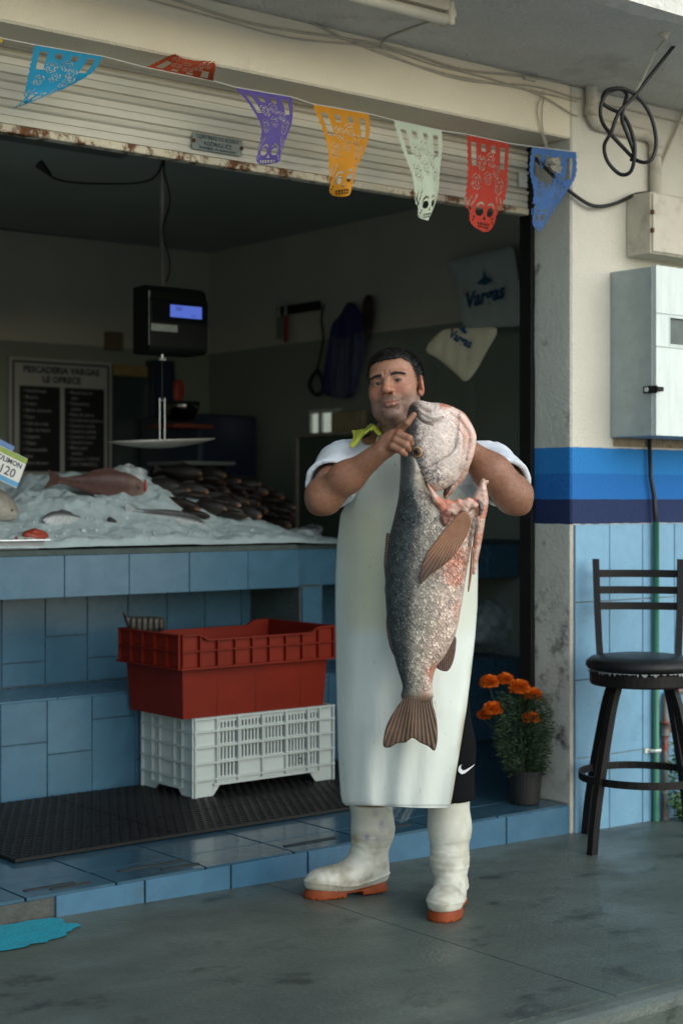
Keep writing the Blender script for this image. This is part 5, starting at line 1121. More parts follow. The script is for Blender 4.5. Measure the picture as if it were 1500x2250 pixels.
# ================================================================ marigolds in a pot
m_pot = M('black_plastic_pot', (.018, .018, .018), (.012, .012, .012), sc=20, rough=.55)
m_soil = M('potting_soil', (.03, .02, .012), (.015, .01, .007), sc=60, rough=1, bump=1)
m_leaf = M('marigold_leaf', (.030, .065, .022), (.016, .038, .014), sc=40, rough=.6, rnd=.1)
m_petal = M('marigold_petal', (1, 1, 1), (.85, .75, .7), sc=90, rough=.7, attr=True)
PC = Vector((4.325, 4.262, ZF))
pot = thing('marigold_plant', 'potted orange marigolds standing on the step beside the pillar', 'potted plant', PC)
b = MB(); b.lathe(PC, [(.050, 0), (.053, .004), (.064, .112), (.069, .113), (.0705, .128), (.066, .129), (.062, .112)], 28); b.build('pot', m_pot, pot, False)
b = MB(); b.lathe(PC, [(.02, .10), (.0615, .108), (.03, .112), (.0, .114)], 20); b.build('soil', m_soil, pot)
rg = random.Random(9); fl = [(1075, 1500, .034, .02), (1110, 1494, .030, .03), (1141, 1512, .037, 0), (1170, 1528, .033, .02), (1083, 1559, .034, -.035), (1166, 1578, .030, -.03), (1064, 1572, .026, .03)]
pdp = PC.x*FW[0]+PC.y*FW[1]; heads = [atd(u, v, pdp+dd_) for u, v, r_, dd_ in fl]
leafV = []; leafF = []
def leaf(p, d, L_, w_):
    d = d.normalized(); s_ = d.cross(Vector((rg.uniform(-1, 1), rg.uniform(-1, 1), rg.uniform(.2, 1)))).normalized(); n = len(leafV); up_ = s_.cross(d)*.1*L_
    leafV.extend([p, p+d*L_*.45+s_*w_+up_, p+d*L_, p+d*L_*.45-s_*w_+up_]); leafF.append((n, n+1, n+2)); leafF.append((n, n+2, n+3))
for i, hp in enumerate(heads):
    base_ = PC+Vector((rg.uniform(-.02, .02), rg.uniform(-.02, .02), .11)); P_ = spline([base_, base_.lerp(hp, .45)+Vector((rg.uniform(-.02, .02), rg.uniform(-.02, .02), .02)), hp+Vector((0, 0, -.02))], 6)
    b = MB(); b.tube(P_, .0022, 5); b.build('stem', m_leaf, pot)
for i in range(2600):
    z = rg.random(); a = rg.uniform(0, 6.283); R_ = (.072+.048*math.sin(min(1, z*1.15)*2.6))*math.sqrt(rg.random()); p = PC+Vector((R_*math.cos(a)-.02*z, R_*math.sin(a)*.8, .11+.30*z)); leaf(p, Vector((math.cos(a)*1.1+rg.uniform(-.6, .6), math.sin(a)+rg.uniform(-.6, .6), rg.uniform(-.5, 1.0))), rg.uniform(.016, .032), rg.uniform(.0018, .0036))
o_ = mkobj('foliage', leafV, leafF, m_leaf, pot); o_['kind'] = 'stuff'
for hp, (u, v, r_, dd_) in zip(heads, fl):
    V = []; F = []; K_ = []
    for ring in range(9):
        ph = math.pi*(.05+.60*ring/8); nn = max(5, int(22*math.sin(ph)))
        for k in range(nn):
            a = 2*math.pi*(k+.5*(ring % 2)+rg.uniform(-.2, .2))/nn; ph_ = ph+rg.uniform(-.06, .06); o = Vector((math.sin(ph_)*math.cos(a), math.sin(ph_)*math.sin(a), math.cos(ph_)*.80)); R0 = r_*1.14*rg.uniform(.84, 1.06); t1 = Vector((-math.sin(a), math.cos(a), 0)); t2 = o.cross(t1); n = len(V); w_ = r_*.24; k_ = rg.uniform(.75, 1.2)
            V += [hp+o*R0*.55, hp+o*R0*.95+t1*w_, hp+o*R0*1.04+t2*w_*.5, hp+o*R0*.95-t1*w_, hp+o*R0*.9-t2*w_*.7]; F += [(n, n+1, n+2), (n, n+2, n+3), (n, n+3, n+4), (n, n+4, n+1)]; K_ += [(.50*k_, .09*k_, .004)]+[(.80*k_, .19*k_, .006)]*4
    mkobj('flower', V, F, m_petal, pot, False, np.array(K_))
# weed by the water pipe
m_weed = M('weed_leaf', (.045, .12, .04), (.03, .08, .03), sc=30, rough=.6)
leafV.clear(); leafF.clear(); wb = Vector((5.02, 4.06, gz(5.0)))
for i in range(420):
    t = rg.random(); st_ = rg.randrange(6); top_ = wb+Vector((-.11+.045*st_, .02*math.sin(st_), .12+.26*((st_*37) % 5)/4)); p = wb.lerp(top_, t)+Vector((rg.uniform(-.01, .01), rg.uniform(-.01, .01), 0)); a = rg.uniform(0, 6.28); leaf(p, Vector((math.cos(a), math.sin(a)*.6, rg.uniform(-.1, .7))), rg.uniform(.025, .05), rg.uniform(.005, .010))
wd = mkobj('weed_plant', leafV, leafF, m_weed); tag(wd, 'green weed growing at the foot of the rusty water pipe', 'plant')
# ================================================================ rubber mat
m_mat = M('black_rubber_mat', (.006, .007, .007), (.010, .011, .011), sc=8, rough=.5, spec=.3, rvar=.15, bump=.1)
MX0, MX1, MY0, MY1 = 1.75, 4.36, 4.575, 5.455; Z0, Z1 = ZF+.0015, ZF+.0135; px_, py_ = .0375, .0325; hr = .0145
V = []; F = []; nx = int((MX1-MX0)/px_); ny = int((MY1-MY0)/py_)
hexa = [(math.cos(math.radians(60*k+30)), math.sin(math.radians(60*k+30))) for k in range(6)]
for j in range(ny):
    for i in range(nx):
        cx_ = MX0+(i+.5+(.25 if j % 2 else -.25))*px_; cy_ = MY0+(j+.5)*py_
        if cx_ < 2.35: continue
        n = len(V)
        ox = [(.577*px_*.87*hx_*1.0, .667*py_*hy_) for hx_, hy_ in hexa]; ox = [(px_*.5*(1 if hx_ > .1 else -1 if hx_ < -.1 else 0), py_*.667*hy_*(1.0)) for hx_, hy_ in hexa]
        for (a, b_) in ox: V.append((cx_+a, cy_+b_, Z1))
        for (a, b_) in hexa: V.append((cx_+a*hr, cy_+b_*hr, Z1))
        for (a, b_) in hexa: V.append((cx_+a*hr, cy_+b_*hr, Z0))
        for k in range(6):
            k2 = (k+1) % 6; F.append((n+k, n+k2, n+6+k2, n+6+k)); F.append((n+6+k, n+6+k2, n+12+k2, n+12+k))
mat_ = mkobj('rubber_mat', V, F, m_mat); tag(mat_, 'black rubber drainage mat full of round holes on the shop floor', 'mat')
b = MB(); b.box((2.344, MY0-.006, Z0), (MX1, MY0+.006, Z1+.0005), .002); b.box((2.344, MY0+.0065, Z0), (2.356, MY1, Z1+.0005), .002)
for y in (4.86, 5.16): b.box((2.357, y-.002, Z1+.0006), (MX1, y+.002, Z1+.0016))
for x in (2.95, 3.56): b.box((x-.002, MY0+.0065, Z1+.0018), (x+.002, MY1, Z1+.0028))
b.build('edge_strip', m_mat, mat_)
# ================================================================ white slotted crate
m_wcr = M('white_crate_plastic', (.46, .52, .50), (.40, .46, .44), sc=8, rough=.5, dirt=(.35, .36, .30), dsc=9, dlo=.62, dhi=.85)
CX0, CX1, CY0, CY1 = 3.352, 4.022, 5.065, 5.43; CZ0 = ZF+.0145; CH = .305
wc = thing('white_crate', 'white slotted plastic crate on the rubber mat under the red crate', 'crate', ((CX0+CX1)/2, (CY0+CY1)/2, CZ0))
def face(o, ax, nrm, W, cut, cells, name):
    """one crate side: panel with real slots, ribs outside"""
    o = Vector(o); ax = Vector(ax); nv = Vector(nrm); up = Vector((0, 0, 1)); b = MB()
    def bar(u0, u1, z0, z1, t0, t1): b.obox(o+ax*((u0+u1)/2)+up*((z0+z1)/2)+nv*((t0+t1)/2), ax, nv, up, (u1-u0)/2, (t1-t0)/2, (z1-z0)/2)
    rows_ = [(.028, .062), (.077, .125), (.140, .188), (.203, .247), (.262, .280)] 
    zs = [0.0]
    xs_ = sorted(set([0, W]+[c for c in cells])); 
    # solid bands between slot rows
    bands = [(.0 if False else cut, .072), (.122, .136), (.184, .199), (.243, .258), (.282, CH)]
    for z0, z1 in bands: bar(0, W, z0, z1, -.004, 0)
    rowz = [(.072, .122), (.136, .184), (.199, .243), (.258, .282)]
    for ri, (z0, z1) in enumerate(rowz):
        for ci in range(len(xs_)-1):
            a, c_ = xs_[ci], xs_[ci+1]
            edge = ci == 0 or ci == len(xs_)-2
            if edge or (name == 'front_panel' and ri == 0 and ci in (2, 3)): bar(a, c_, z0, z1, -.004, 0); continue
            n = max(3, int((c_-a)/.0145)); w_ = (c_-a)/(n+.0)
            for k in range(n+1): bar(max(a, a+k*w_-.0042), min(c_, a+k*w_+.0042), z0, z1, -.004, 0)
    for z in (.066, .129, .192, .251, CH-.004): bar(-.006, W+.006, z-.003, z+.003, .0003, .012)
    for x in xs_: bar(max(-.006, x-.003), min(W+.006, x+.003), cut if 0 < x < W else 0, CH, .0005, .0115)
    if cut > 0:
        ft = .085
        for (a, c_) in ((0, ft), (W-ft, W)): bar(a, c_, .0, cut, -.004, 0)
        for s_ in (0, 1):
            e = ft if s_ == 0 else W-ft; sg = 1 if s_ == 0 else -1
            P_ = [o+ax*e+up*0+nv*-.004, o+ax*(e+sg*.035)+up*cut+nv*-.004, o+ax*e+up*cut+nv*-.004]; b.prism(P_, nv*.006)
        bar(ft, W-ft, cut-.004, cut+.004, .0003, .012)
    return b.build(name, m_wcr, wc)
W1 = CX1-CX0; W2 = CY1-CY0
face((CX0, CY0, CZ0), (1, 0, 0), (0, -1, 0), W1, .045, [.10, .20, .315, .43, .54, .60], 'front_panel')
face((CX0, CY1, CZ0), (0, -1, 0), (-1, 0, 0), W2, .030, [.075, .13, .235, .29], 'end_panel')
face((CX1, CY0, CZ0), (0, 1, 0), (1, 0, 0), W2, .030, [.075, .13, .235, .29], 'end_panel')
face((CX1, CY1, CZ0), (-1, 0, 0), (0, 1, 0), W1, .045, [.10, .20, .315, .43, .54, .60], 'back_panel')
b = MB(); b.box((CX0+.004, CY0+.0045, CZ0+.048), (CX1-.004, CY1-.0045, CZ0+.054)); b.build('base', m_wcr, wc)
textmesh('b', .05, (1, 0, 0), (0, 0, 1), (CX0+.505, CY0-.0015, CZ0+.082), m_ink, wc, name='crate_letter')
# ================================================================ red crate
m_rcr = M('red_crate_plastic', (.175, .012, .0025), (.13, .009, .002), sc=7, rough=.55, spec=.25, dirt=(.11, .012, .006), dsc=6, dlo=.60, dhi=.8)
RZ0 = CZ0+CH+.0015; RH = .325; RX0, RX1, RY0, RY1 = 3.272, 4.004, 5.035, 5.475
rc = thing('red_crate', 'red solid plastic crate with ribbed rim stacked on the white crate', 'crate', ((RX0+RX1)/2, (RY0+RY1)/2, RZ0))
rimz = RZ0+.195; zt_ = RZ0+RH
b = MB(); tp = .028
lo_ = [(RX0+tp, RY0+tp), (RX1-tp, RY0+tp), (RX1-tp, RY1-tp), (RX0+tp, RY1-tp)]; hi_ = [(RX0+.012, RY0+.012), (RX1-.012, RY0+.012), (RX1-.012, RY1-.012), (RX0+.012, RY1-.012)]
V = [(*p, RZ0) for p in lo_]+[(*p, zt_-.03) for p in hi_]+[(p[0]+(.006 if k in (0, 3) else -.006), p[1]+(.006 if k < 2 else -.006), zt_-.03) for k, p in enumerate(hi_)]+[(p[0]+(.006 if k in (0, 3) else -.006), p[1]+(.006 if k < 2 else -.006), RZ0+.006) for k, p in enumerate(lo_)]
F = [(3, 2, 1, 0), (12, 13, 14, 15)]
for k in range(4):
    k2 = (k+1) % 4; F += [(k, k2, 4+k2, 4+k), (4+k, 4+k2, 8+k2, 8+k), (8+k, 8+k2, 12+k2, 12+k)]
mkobj('shell', V, F, m_rcr, rc)
# rim band: long sides dip in the middle
def rim(o, ax, nrm, W, dip, name):
    o = Vector(o); ax = Vector(ax); nv = Vector(nrm); up = Vector((0, 0, 1)); b = MB(); H = zt_-rimz
    hgt = lambda u: H-(dip*sstep(.10, .17, u/W)*(1-sstep(.83, .90, u/W)) if dip else 0)
    n = 60; us = [W*i/n for i in range(n+1)]
    for i in range(n):
        a, c_ = us[i], us[i+1]; P_ = [o+ax*a, o+ax*c_, o+ax*c_+up*float(hgt(c_)), o+ax*a+up*float(hgt(a))]; b.prism([p-nv*.005 for p in P_], nv*.003)
        P2 = [o+ax*a+up*(float(hgt(a))-.006), o+ax*c_+up*(float(hgt(c_))-.006), o+ax*c_+up*float(hgt(c_)), o+ax*a+up*float(hgt(a))]; b.prism([p-nv*.0018 for p in P2], nv*.014)
    def bar(u0, u1, z0, z1, t1): b.obox(o+ax*((u0+u1)/2)+up*((z0+z1)/2)+nv*((t1-.0018)/2), ax, nv, up, (u1-u0)/2, (t1+.0018)/2, (z1-z0)/2)
    bar(-.008, W+.008, -.004, .003, .016); bar(0, W, H*.48, H*.48+.005, .011)
    m = max(4, int(W/.078))
    for k in range(m+1):
        u = min(max(W*k/m, .003), W-.003); bar(u-.0022, u+.0022, 0, float(hgt(u))-.006, .0118)
    return b.build(name, m_rcr, rc)
W1 = RX1-RX0; W2 = RY1-RY0
rim((RX0, RY0, rimz), (1, 0, 0), (0, -1, 0), W1, .022, 'rim_long_side'); rim((RX0, RY1, rimz), (0, -1, 0), (-1, 0, 0), W2, 0, 'rim_short_side')
rim((RX1, RY0, rimz), (0, 1, 0), (1, 0, 0), W2, 0, 'rim_short_side'); rim((RX1, RY1, rimz), (-1, 0, 0), (0, 1, 0), W1, .022, 'rim_long_side')
for (u, w_) in ((.25, .0016), (.5, .0016), (.80, .0016)):
    b = MB(); x = RX0+W1*u; b.prism([(x-w_, RY0+tp-.0008, RZ0+.004), (x+w_, RY0+tp-.0008, RZ0+.004), (x+w_, RY0+.0205, rimz-.005), (x-w_, RY0+.0205, rimz-.005)], (0, -.0025, 0))
    b.build('seam', m_rcr, rc)
m_dkfish = M('dark_fish', (.045, .038, .03), (.025, .022, .018), sc=30, rough=.45, bump=.3)
P, Q, d, bo = fillpoly(smoothpoly([(268, 1342), (276, 1350), (292, 1354), (330, 1354), (356, 1356), (362, 1362), (360, 1385), (330, 1392), (300, 1390), (280, 1378)], 3), 2.5)
dpt = (RX0+.06)*FW[0]+(RY1-.10)*FW[1]
q3 = np.array([atd(u, v, dpt) for u, v in P]); hh = .02*np.sqrt(np.clip(1-(1-np.clip(d/12, 0, 1))**2, 0, 1))[:, None]+.004*np.sin(P[:, :1]*.5)*np.clip(d/5, 0, 1)[:, None]
V = np.concatenate([q3-hh*FW, q3+hh*FW]); F = np.concatenate([Q, Q[:, ::-1]+len(P)]); tag(mkobj('fish_tail', V, F, m_dkfish, None, True), 'dark fish tail sticking up out of the red crate', 'fish')
# ================================================================ on and behind the counter
ZC = 1.074
def icez(x, y):
    x = np.asarray(x, float); y = np.asarray(y, float); P = np.stack([x, y, 0*x], -1)
    fx = np.interp(x, [2.3, 2.75, 3.2, 3.75, 4.0, 4.2, 4.4, 4.6], [.12, .17, .25, .27, .22, .15, .06, .035])
    h = fx*.92*sstep(5.46, 6.08, y)*(1-.55*sstep(6.3, 6.7, y))+.035*sstep(5.47, 5.53, y)*sstep(4.45, 4.1, x)
    return ZC-.004+h*(.62+.76*fbm(P, 5, 3))+.022*(fbm(P, 17, 9)-.45)*sstep(5.49, 5.55, y)*sstep(4.62, 4.5, x)+.006*(vn(P, 70, 5)-.5)*sstep(5.49, 5.53, y)
xs = np.linspace(2.3, 4.62, 330); ys = np.concatenate([[5.492], np.linspace(5.498, 6.68, 190)]); X_, Y_ = np.meshgrid(xs, ys, indexing='ij'); Z_ = icez(X_, Y_)
edge_n = .028*fbm(np.stack([X_, 0*X_, 0*X_], -1), 9, 4); Y2 = Y_+np.where(Y_ < 5.6, edge_n*(1-(Y_-5.49)/.11), 0); Z_ = np.maximum(Z_, ZC-.002)
V = np.stack([X_, Y2, Z_], -1).reshape(-1, 3); I = np.arange(len(V)).reshape(X_.shape); Q = np.stack([I[:-1, :-1].ravel(), I[1:, :-1].ravel(), I[1:, 1:].ravel(), I[:-1, 1:].ravel()], 1)
m_ice = M('crushed_ice', (.46, .57, .57), (.36, .46, .47), sc=18, rough=.6, rvar=.2, bump=.6, bsc=190, sss=.0)
ice = mkobj('crushed_ice', V, Q, m_ice, None, True); tag(ice, 'heap of crushed ice spread along the tiled counter', 'ice', kind='stuff')
rg = random.Random(21); b = MB()
for i in range(160):      # loose lumps on the heap
    x = rg.uniform(2.5, 4.5); y = rg.uniform(5.52, 6.5); z = float(icez(x, y)); r_ = rg.uniform(.003, .007)*(1.6 if rg.random() < .06 else 1); n = len(b.V)
    o = [Vector((rg.uniform(.6, 1)*sx*r_, rg.uniform(.6, 1)*sy*r_, rg.uniform(.5, 1)*sz*r_)) for sx in (-1, 1) for sy in (-1, 1) for sz in (-1, 1)]
    b.add([Vector((x, y, z))+q for q in o], [(0, 1, 3, 2), (4, 6, 7, 5), (0, 4, 5, 1), (2, 3, 7, 6), (0, 2, 6, 4), (1, 5, 7, 3)])
o_ = b.build('ice_lumps', m_ice, ice); o_['kind'] = 'stuff'
def ice_hit(u, v):
    best = None
    for dpt in np.arange(5.9, 8.2, .012):
        p = atd(u, v, dpt)
        if p.y < 5.5: continue
        if p.z <= max(float(icez(p.x, p.y)), ZC): return p
        if p.y > 6.6: return p
    return p
# ---- small fish: one body mesh per kind, copied
def fishmesh(name, prof, colf, tail=.16, wid=.55, n=14):
    """length along +x (head at x=1), prof: (x, half height)"""
    px = np.array(prof); xs = np.concatenate([np.linspace(0, .9, 20), np.linspace(.915, 1.0, 7)]); V = []; F = []; K_ = []
    for x in xs:
        h = np.interp(x, px[:, 0], px[:, 1])
        for k in range(n):
            a = 2*math.pi*k/n; z = h*math.cos(a); y = h*wid*math.sin(a)*(.35 if x < .14 else 1); V.append((x, y, z)); K_.append(colf(x, math.cos(a), a))
    for i in range(len(xs)-1):
        for k in range(n): F.append((i*n+k, i*n+(k+1) % n, (i+1)*n+(k+1) % n, (i+1)*n+k))
    F += [tuple(range(n)), tuple(reversed(range((len(xs)-1)*n, len(xs)*n)))]
    m = len(V); T = [(.03, .002, .045), (-.13, .002, .12), (-.09, .002, 0), (-.13, .002, -.12), (.03, .002, -.045)]
    for s_ in (1, -1):
        V += [(p[0], p[1]*s_, p[2]) for p in T]; K_ += [colf(0, .3, 0)]*5
    F += [(m, m+1, m+2), (m, m+2, m+4), (m+2, m+3, m+4), (m+5, m+7, m+6), (m+5, m+9, m+7), (m+7, m+9, m+8)]
    m = len(V); D = [(.30, 0, .15), (.36, 0, .235), (.55, 0, .25), (.72, 0, .19)]; D = [(x, y, np.interp(x, px[:, 0], px[:, 1])*(.9 if i in (0, 3) else 1.28)) for i, (x, y, z) in enumerate(D)]; D2 = [(x, 0, np.interp(x, px[:, 0], px[:, 1])*.8) for x, y, z in D]
    V += D+D2; K_ += [colf(.3, 1, 0)]*8
    F += [(m, m+1, m+5, m+4), (m+1, m+2, m+6, m+5), (m+2, m+3, m+7, m+6)]
    for s_ in (1, -1):      # eyes
        m = len(V); ex_, ez_ = .90, np.interp(.9, px[:, 0], px[:, 1])*.35; ey = s_*np.interp(.9, px[:, 0], px[:, 1])*wid*.95
        V.append((ex_, ey*1.08, ez_)); K_.append((.01, .01, .01))
        for k in range(8): a = 2*math.pi*k/8; V.append((ex_+.016*math.cos(a), ey, ez_+.016*math.sin(a))); K_.append((.25, .2, .12) if k % 2 else (.02, .02, .02))
        F += [(m, m+1+k, m+1+(k+1) % 8) for k in range(8)]
    me = bpy.data.meshes.new(name); me.from_pydata([tuple(map(float, v)) for v in V], [], F); me.polygons.foreach_set('use_smooth', np.ones(len(me.polygons), bool)); a_ = me.color_attributes.new('col', 'FLOAT_COLOR', 'POINT'); cc = np.ones((len(V), 4), np.float32); cc[:, :3] = np.array(K_); a_.data.foreach_set('color', cc.ravel()); return me
m_sfish = M('wet_fish', (1, 1, 1), (.7, .68, .65), sc=60, rough=.34, attr=True, bump=.3, bsc=160, spec=.3)
PR = [(0, .045), (.1, .05), (.25, .09), (.45, .16), (.62, .19), (.78, .175), (.9, .125), (.955, .085), (.985, .055), (1, .015)]
dk = lambda x, c, a: tuple(np.array([.020, .017, .014])*(1+.5*(c < -.2))*(1 if x < .9 else 1+1.2*(x-.9)/.1)+np.array([.34, .13, .05])*max(0, (x-.90)/.1)*(c < .5))
me_dark = fishmesh('dark_fish', PR, dk); me_dark.materials.append(m_sfish)
dk2 = lambda x, c, a: tuple(np.array([.028, .022, .017])*(1+.6*(c < 0))+np.array([.40, .20, .09])*max(0, (x-.86)/.14)*(c < .5)); me_dark2 = fishmesh('dark_fish', PR, dk2, wid=.5); me_dark2.materials.append(m_sfish)
def lay(me, name, p, d, L_, roll, lift):
    d = Vector(d).normalized(); up = Vector((0, 0, 1)); y = up.cross(d).normalized(); z = d.cross(y); o = bpy.data.objects.new(name, me); C.objects.link(o)
    Mx = Matrix((d, y, z)).transposed() @ Matrix.Rotation(roll, 3, 'X'); o.matrix_world = Matrix.Translation(Vector(p)-d*L_+Vector((0, 0, lift))) @ Mx.to_4x4() @ Matrix.Diagonal((L_, L_, L_, 1)); return o
spots = [(640, 1165), (612, 1152), (575, 1148), (545, 1158), (500, 1142), (462, 1150), (470, 1122), (500, 1128), (530, 1132), (562, 1130), (590, 1140), (622, 1138), (440, 1140), (648, 1142), (650, 1128), (455, 1110), (495, 1108), (520, 1108), (548, 1116), (575, 1112), (605, 1120), (632, 1118), (436, 1082), (480, 1088), (505, 1092), (540, 1094), (420, 1100), (446, 1070), (400, 1096), (560, 1088), (590, 1098), (615, 1106), (530, 1076), (490, 1074), (575, 1080)]
spots += [(u+rg.uniform(-14, 14), v-9+rg.uniform(-4, 4)) for (u, v) in spots[::3]]
ORD = ['first', 'second', 'third', 'fourth', 'fifth', 'sixth', 'seventh', 'eighth', 'ninth', 'tenth', 'eleventh', 'twelfth', 'thirteenth', 'fourteenth', 'fifteenth', 'sixteenth', 'seventeenth', 'eighteenth', 'nineteenth', 'twentieth']
ROWN = {}; byv = sorted(range(len(spots)), key=lambda i: -spots[i][1]); nr_ = 5; per = -(-len(spots)//nr_)
for r_ in range(nr_):
    for k_, i in enumerate(sorted(byv[r_*per:(r_+1)*per], key=lambda i: spots[i][0])): ROWN[i] = (('front', 'second', 'middle', 'fourth', 'rearmost')[r_], ORD[k_])
for i, (u, v) in enumerate(spots):
    p = ice_hit(u, v); dx = rg.uniform(-.12, .12); o = lay(me_dark if i % 3 else me_dark2, 'dark_fish', p, (.62+2*dx, -.75+dx, -.12+rg.uniform(-.08, .05)), rg.uniform(.17, .22), rg.uniform(-.5, .5)+1.2*(i % 2), rg.uniform(.026, .046))
    tag(o, 'dark fish in the %s row of the ice pile, %s from left' % ROWN[i], 'fish', 'dark fish heaped on the ice')
pk = lambda x, c, a: tuple(np.array([.105, .058, .050])*(1+.7*(c < -.1))+np.array([.16, .13, .11])*max(0, (x-.75)/.25)); me_pink = fishmesh('pink_fish', PR, pk, wid=.62); me_pink.materials.append(m_sfish)
o = lay(me_pink, 'pink_fish', ice_hit(330, 1098)+Vector((-.005, .03, 0)), (.93, -.30, -.10), .38, .5, .045); tag(o, 'large pinkish fish lying on top of the ice heap', 'fish')
m_gill = M('raw_red_gill', (.36, .035, .025), (.22, .02, .016), sc=50, rough=.3)
gp_ = ice_hit(316, 1096); b = MB(); b.lathe(gp_+Vector((-.03, -.06, .055)), [(.002, -.028), (.006, -.016), (.007, 0), (.006, .016), (.002, .028)], 10); b.build('gill_cut', m_gill, None); gc_ = bpy.data.objects['gill_cut']; gc_.parent = o; gc_.matrix_parent_inverse = o.matrix_world.inverted()
sv = lambda x, c, a: tuple(np.array([.50, .55, .56])*(1 if c < .35 else .18)*(.8+.3*math.sin(x*40+a*5)**2)); me_sil = fishmesh('silver_fish', [(x, h*.8) for x, h in PR], sv, wid=.5); me_sil.materials.append(m_sfish)
o = lay(me_sil, 'silver_fish', ice_hit(95, 1152), (-.95, -.22, .0), .24, .2, .018); tag(o, 'bright silver fish lying alone on the ice near the steel tray', 'fish')
nd = [(x, h*.42) for x, h in PR]; me_nd = fishmesh('slender_fish', nd[:-2]+[(.985, .012), (1, .006)], sv, wid=.8); me_nd.materials.append(m_sfish)
o = lay(me_nd, 'slender_fish', ice_hit(452, 1158), (.97, -.18, -.16), .34, .3, .012); tag(o, 'slender silver fish with dark beak on the front of the ice', 'fish')
o = lay(me_nd, 'slender_fish', ice_hit(440, 1148), (.97, -.16, -.14), .30, .9, .016); tag(o, 'slender silver fish behind the beaked one, partly in ice', 'fish')
wh = lambda x, c, a: tuple(np.array([.42, .40, .34])*(1 if c < .4 else .6)); me_wh = fishmesh('pale_fish', PR, wh, wid=.6); me_wh.materials.append(m_sfish)
o = lay(me_wh, 'pale_fish', ice_hit(38, 1150), (.80, -.2, -.42), .36, .3, .03); tag(o, 'pale cream fish sloping down at the left edge behind the tray', 'fish')
b = MB(); p = ice_hit(246, 1148); b.obox(p+Vector((0, 0, .008)), (.8, .2, -.4), (-.2, .95, 0), (.4, 0, .9), .022, .012, .008, .004); tag(b.build('dark_scrap', m_dkfish), 'small black scrap lying on the white ice', 'scrap')
# bag of ice and clear packs at the right end
m_bag = bpy.data.materials.new('ice_bag_film'); m_bag.use_nodes = True; film(m_bag, (.6, .68, .68), .55, .2)
def blob(c, r, n, amp, sd, sq=(1, 1, 1)):
    V = []; F = []; m = n//2
    for i in range(m+1):
        th = math.pi*i/m
        for k in range(n): a = 2*math.pi*k/n; V.append((math.sin(th)*math.cos(a), math.sin(th)*math.sin(a), math.cos(th)))
    V = np.array(V); V = V*(1+amp*(fbm(V*.5+sd, 4, sd)-.5)[:, None]*2)*r*np.array(sq)+np.array(c)
    for i in range(m):
        for k in range(n): F.append((i*n+k, i*n+(k+1) % n, (i+1)*n+(k+1) % n, (i+1)*n+k))
    return V, F
p = ice_hit(305, 1066); V, F = blob(p+Vector((0, .09, .03)), .085, 40, .35, 3, (1.1, .8, .75)); tag(mkobj('ice_bag', V, F, m_bag, None, True), 'clear bag of ice on top of the heap behind the pink fish', 'bag')
for k, (u, v, lb) in enumerate(((675, 1180, 'clear plastic pack of fish fillets at the right end of the ice'), (715, 1168, 'clear plastic pack lying half behind the man'))):
    q = at(u, v, 2, ZC+.02); V, F = blob((q.x, q.y+.06, ZC+.030), .10, 36, .3, 7+k, (1.1, .9, .30)); tag(mkobj('fillet_pack', V, F, m_bag, None, True), lb, 'pack')
    V, F = blob((q.x, q.y+.06, ZC+.018), .075, 24, .3, 9+k, (1.1, .9, .22)); tag(mkobj('fish_fillet', V, F, M('raw_fillet%d' % k, (.22, .12, .10), (.14, .07, .06), sc=40, rough=.35), None, True), ('brownish raw fillet inside the right clear pack', 'brownish raw fillet in the pack half behind the man')[k == 1], 'fillet')
# ---- steel tray with red prawns
m_steel = M('stainless_steel', (.62, .64, .62), (.52, .54, .53), sc=20, rough=.30, metal=.55)
tr0, tr1, ty0, ty1 = 2.25, at(100, 1190, 1, 5.50).x, 5.497, 5.80
tr = thing('steel_tray', 'shallow stainless steel tray at the front left of the counter', 'tray', ((tr0+tr1)/2, (ty0+ty1)/2, ZC))
b = MB(); prof = [(.022, .001), (.012, .012), (.006, .030), (.0, .040), (-.014, .041), (-.015, .037)]; V = []; F = []
for ins, z in prof: V += [(tr0+ins, ty0+ins, ZC+z), (tr1-ins, ty0+ins, ZC+z), (tr1-ins, ty1-ins, ZC+z), (tr0+ins, ty1-ins, ZC+z)]
for i in range(len(prof)-1):
    for k in range(4): F.append((i*4+k, i*4+(k+1) % 4, i*4+4+(k+1) % 4, i*4+4+k))
F.append((3, 2, 1, 0)); mkobj('pan', V, F, m_steel, tr)
m_prawn = M('red_prawn', (.36, .06, .025), (.22, .03, .014), sc=70, rough=.35, bump=.5)
for i in range(5):
    x = tr1-.07-.05*i+rg.uniform(-.01, .01); y = ty0+rg.uniform(.05, .2); r_ = .012; z = ZC+.022+rg.uniform(.0, .02); a0 = rg.uniform(0, 6)
    b = MB(); b.tube([(x+.026*math.cos(a0+t), y+.018*math.sin(a0+t), z+.006*math.sin(t*2)) for t in np.linspace(0, 3.6, 9)], [.005, .009, .011, .012, .012, .011, .009, .007, .003], 8); o = b.build('prawn', m_prawn, None, True); tag(o, 'cooked red prawn in the steel tray, %s from its right end' % ORD[i], 'prawn', 'prawns in the steel tray')
V, F = blob((at(75, 1168, 1, 5.58).x, 5.58, ZC+.05), .042, 30, .35, 5, (1.3, .8, .7)); tag(mkobj('red_roe', V, F, m_prawn, None, True), 'lump of red roe at the right end of the steel tray', 'roe')
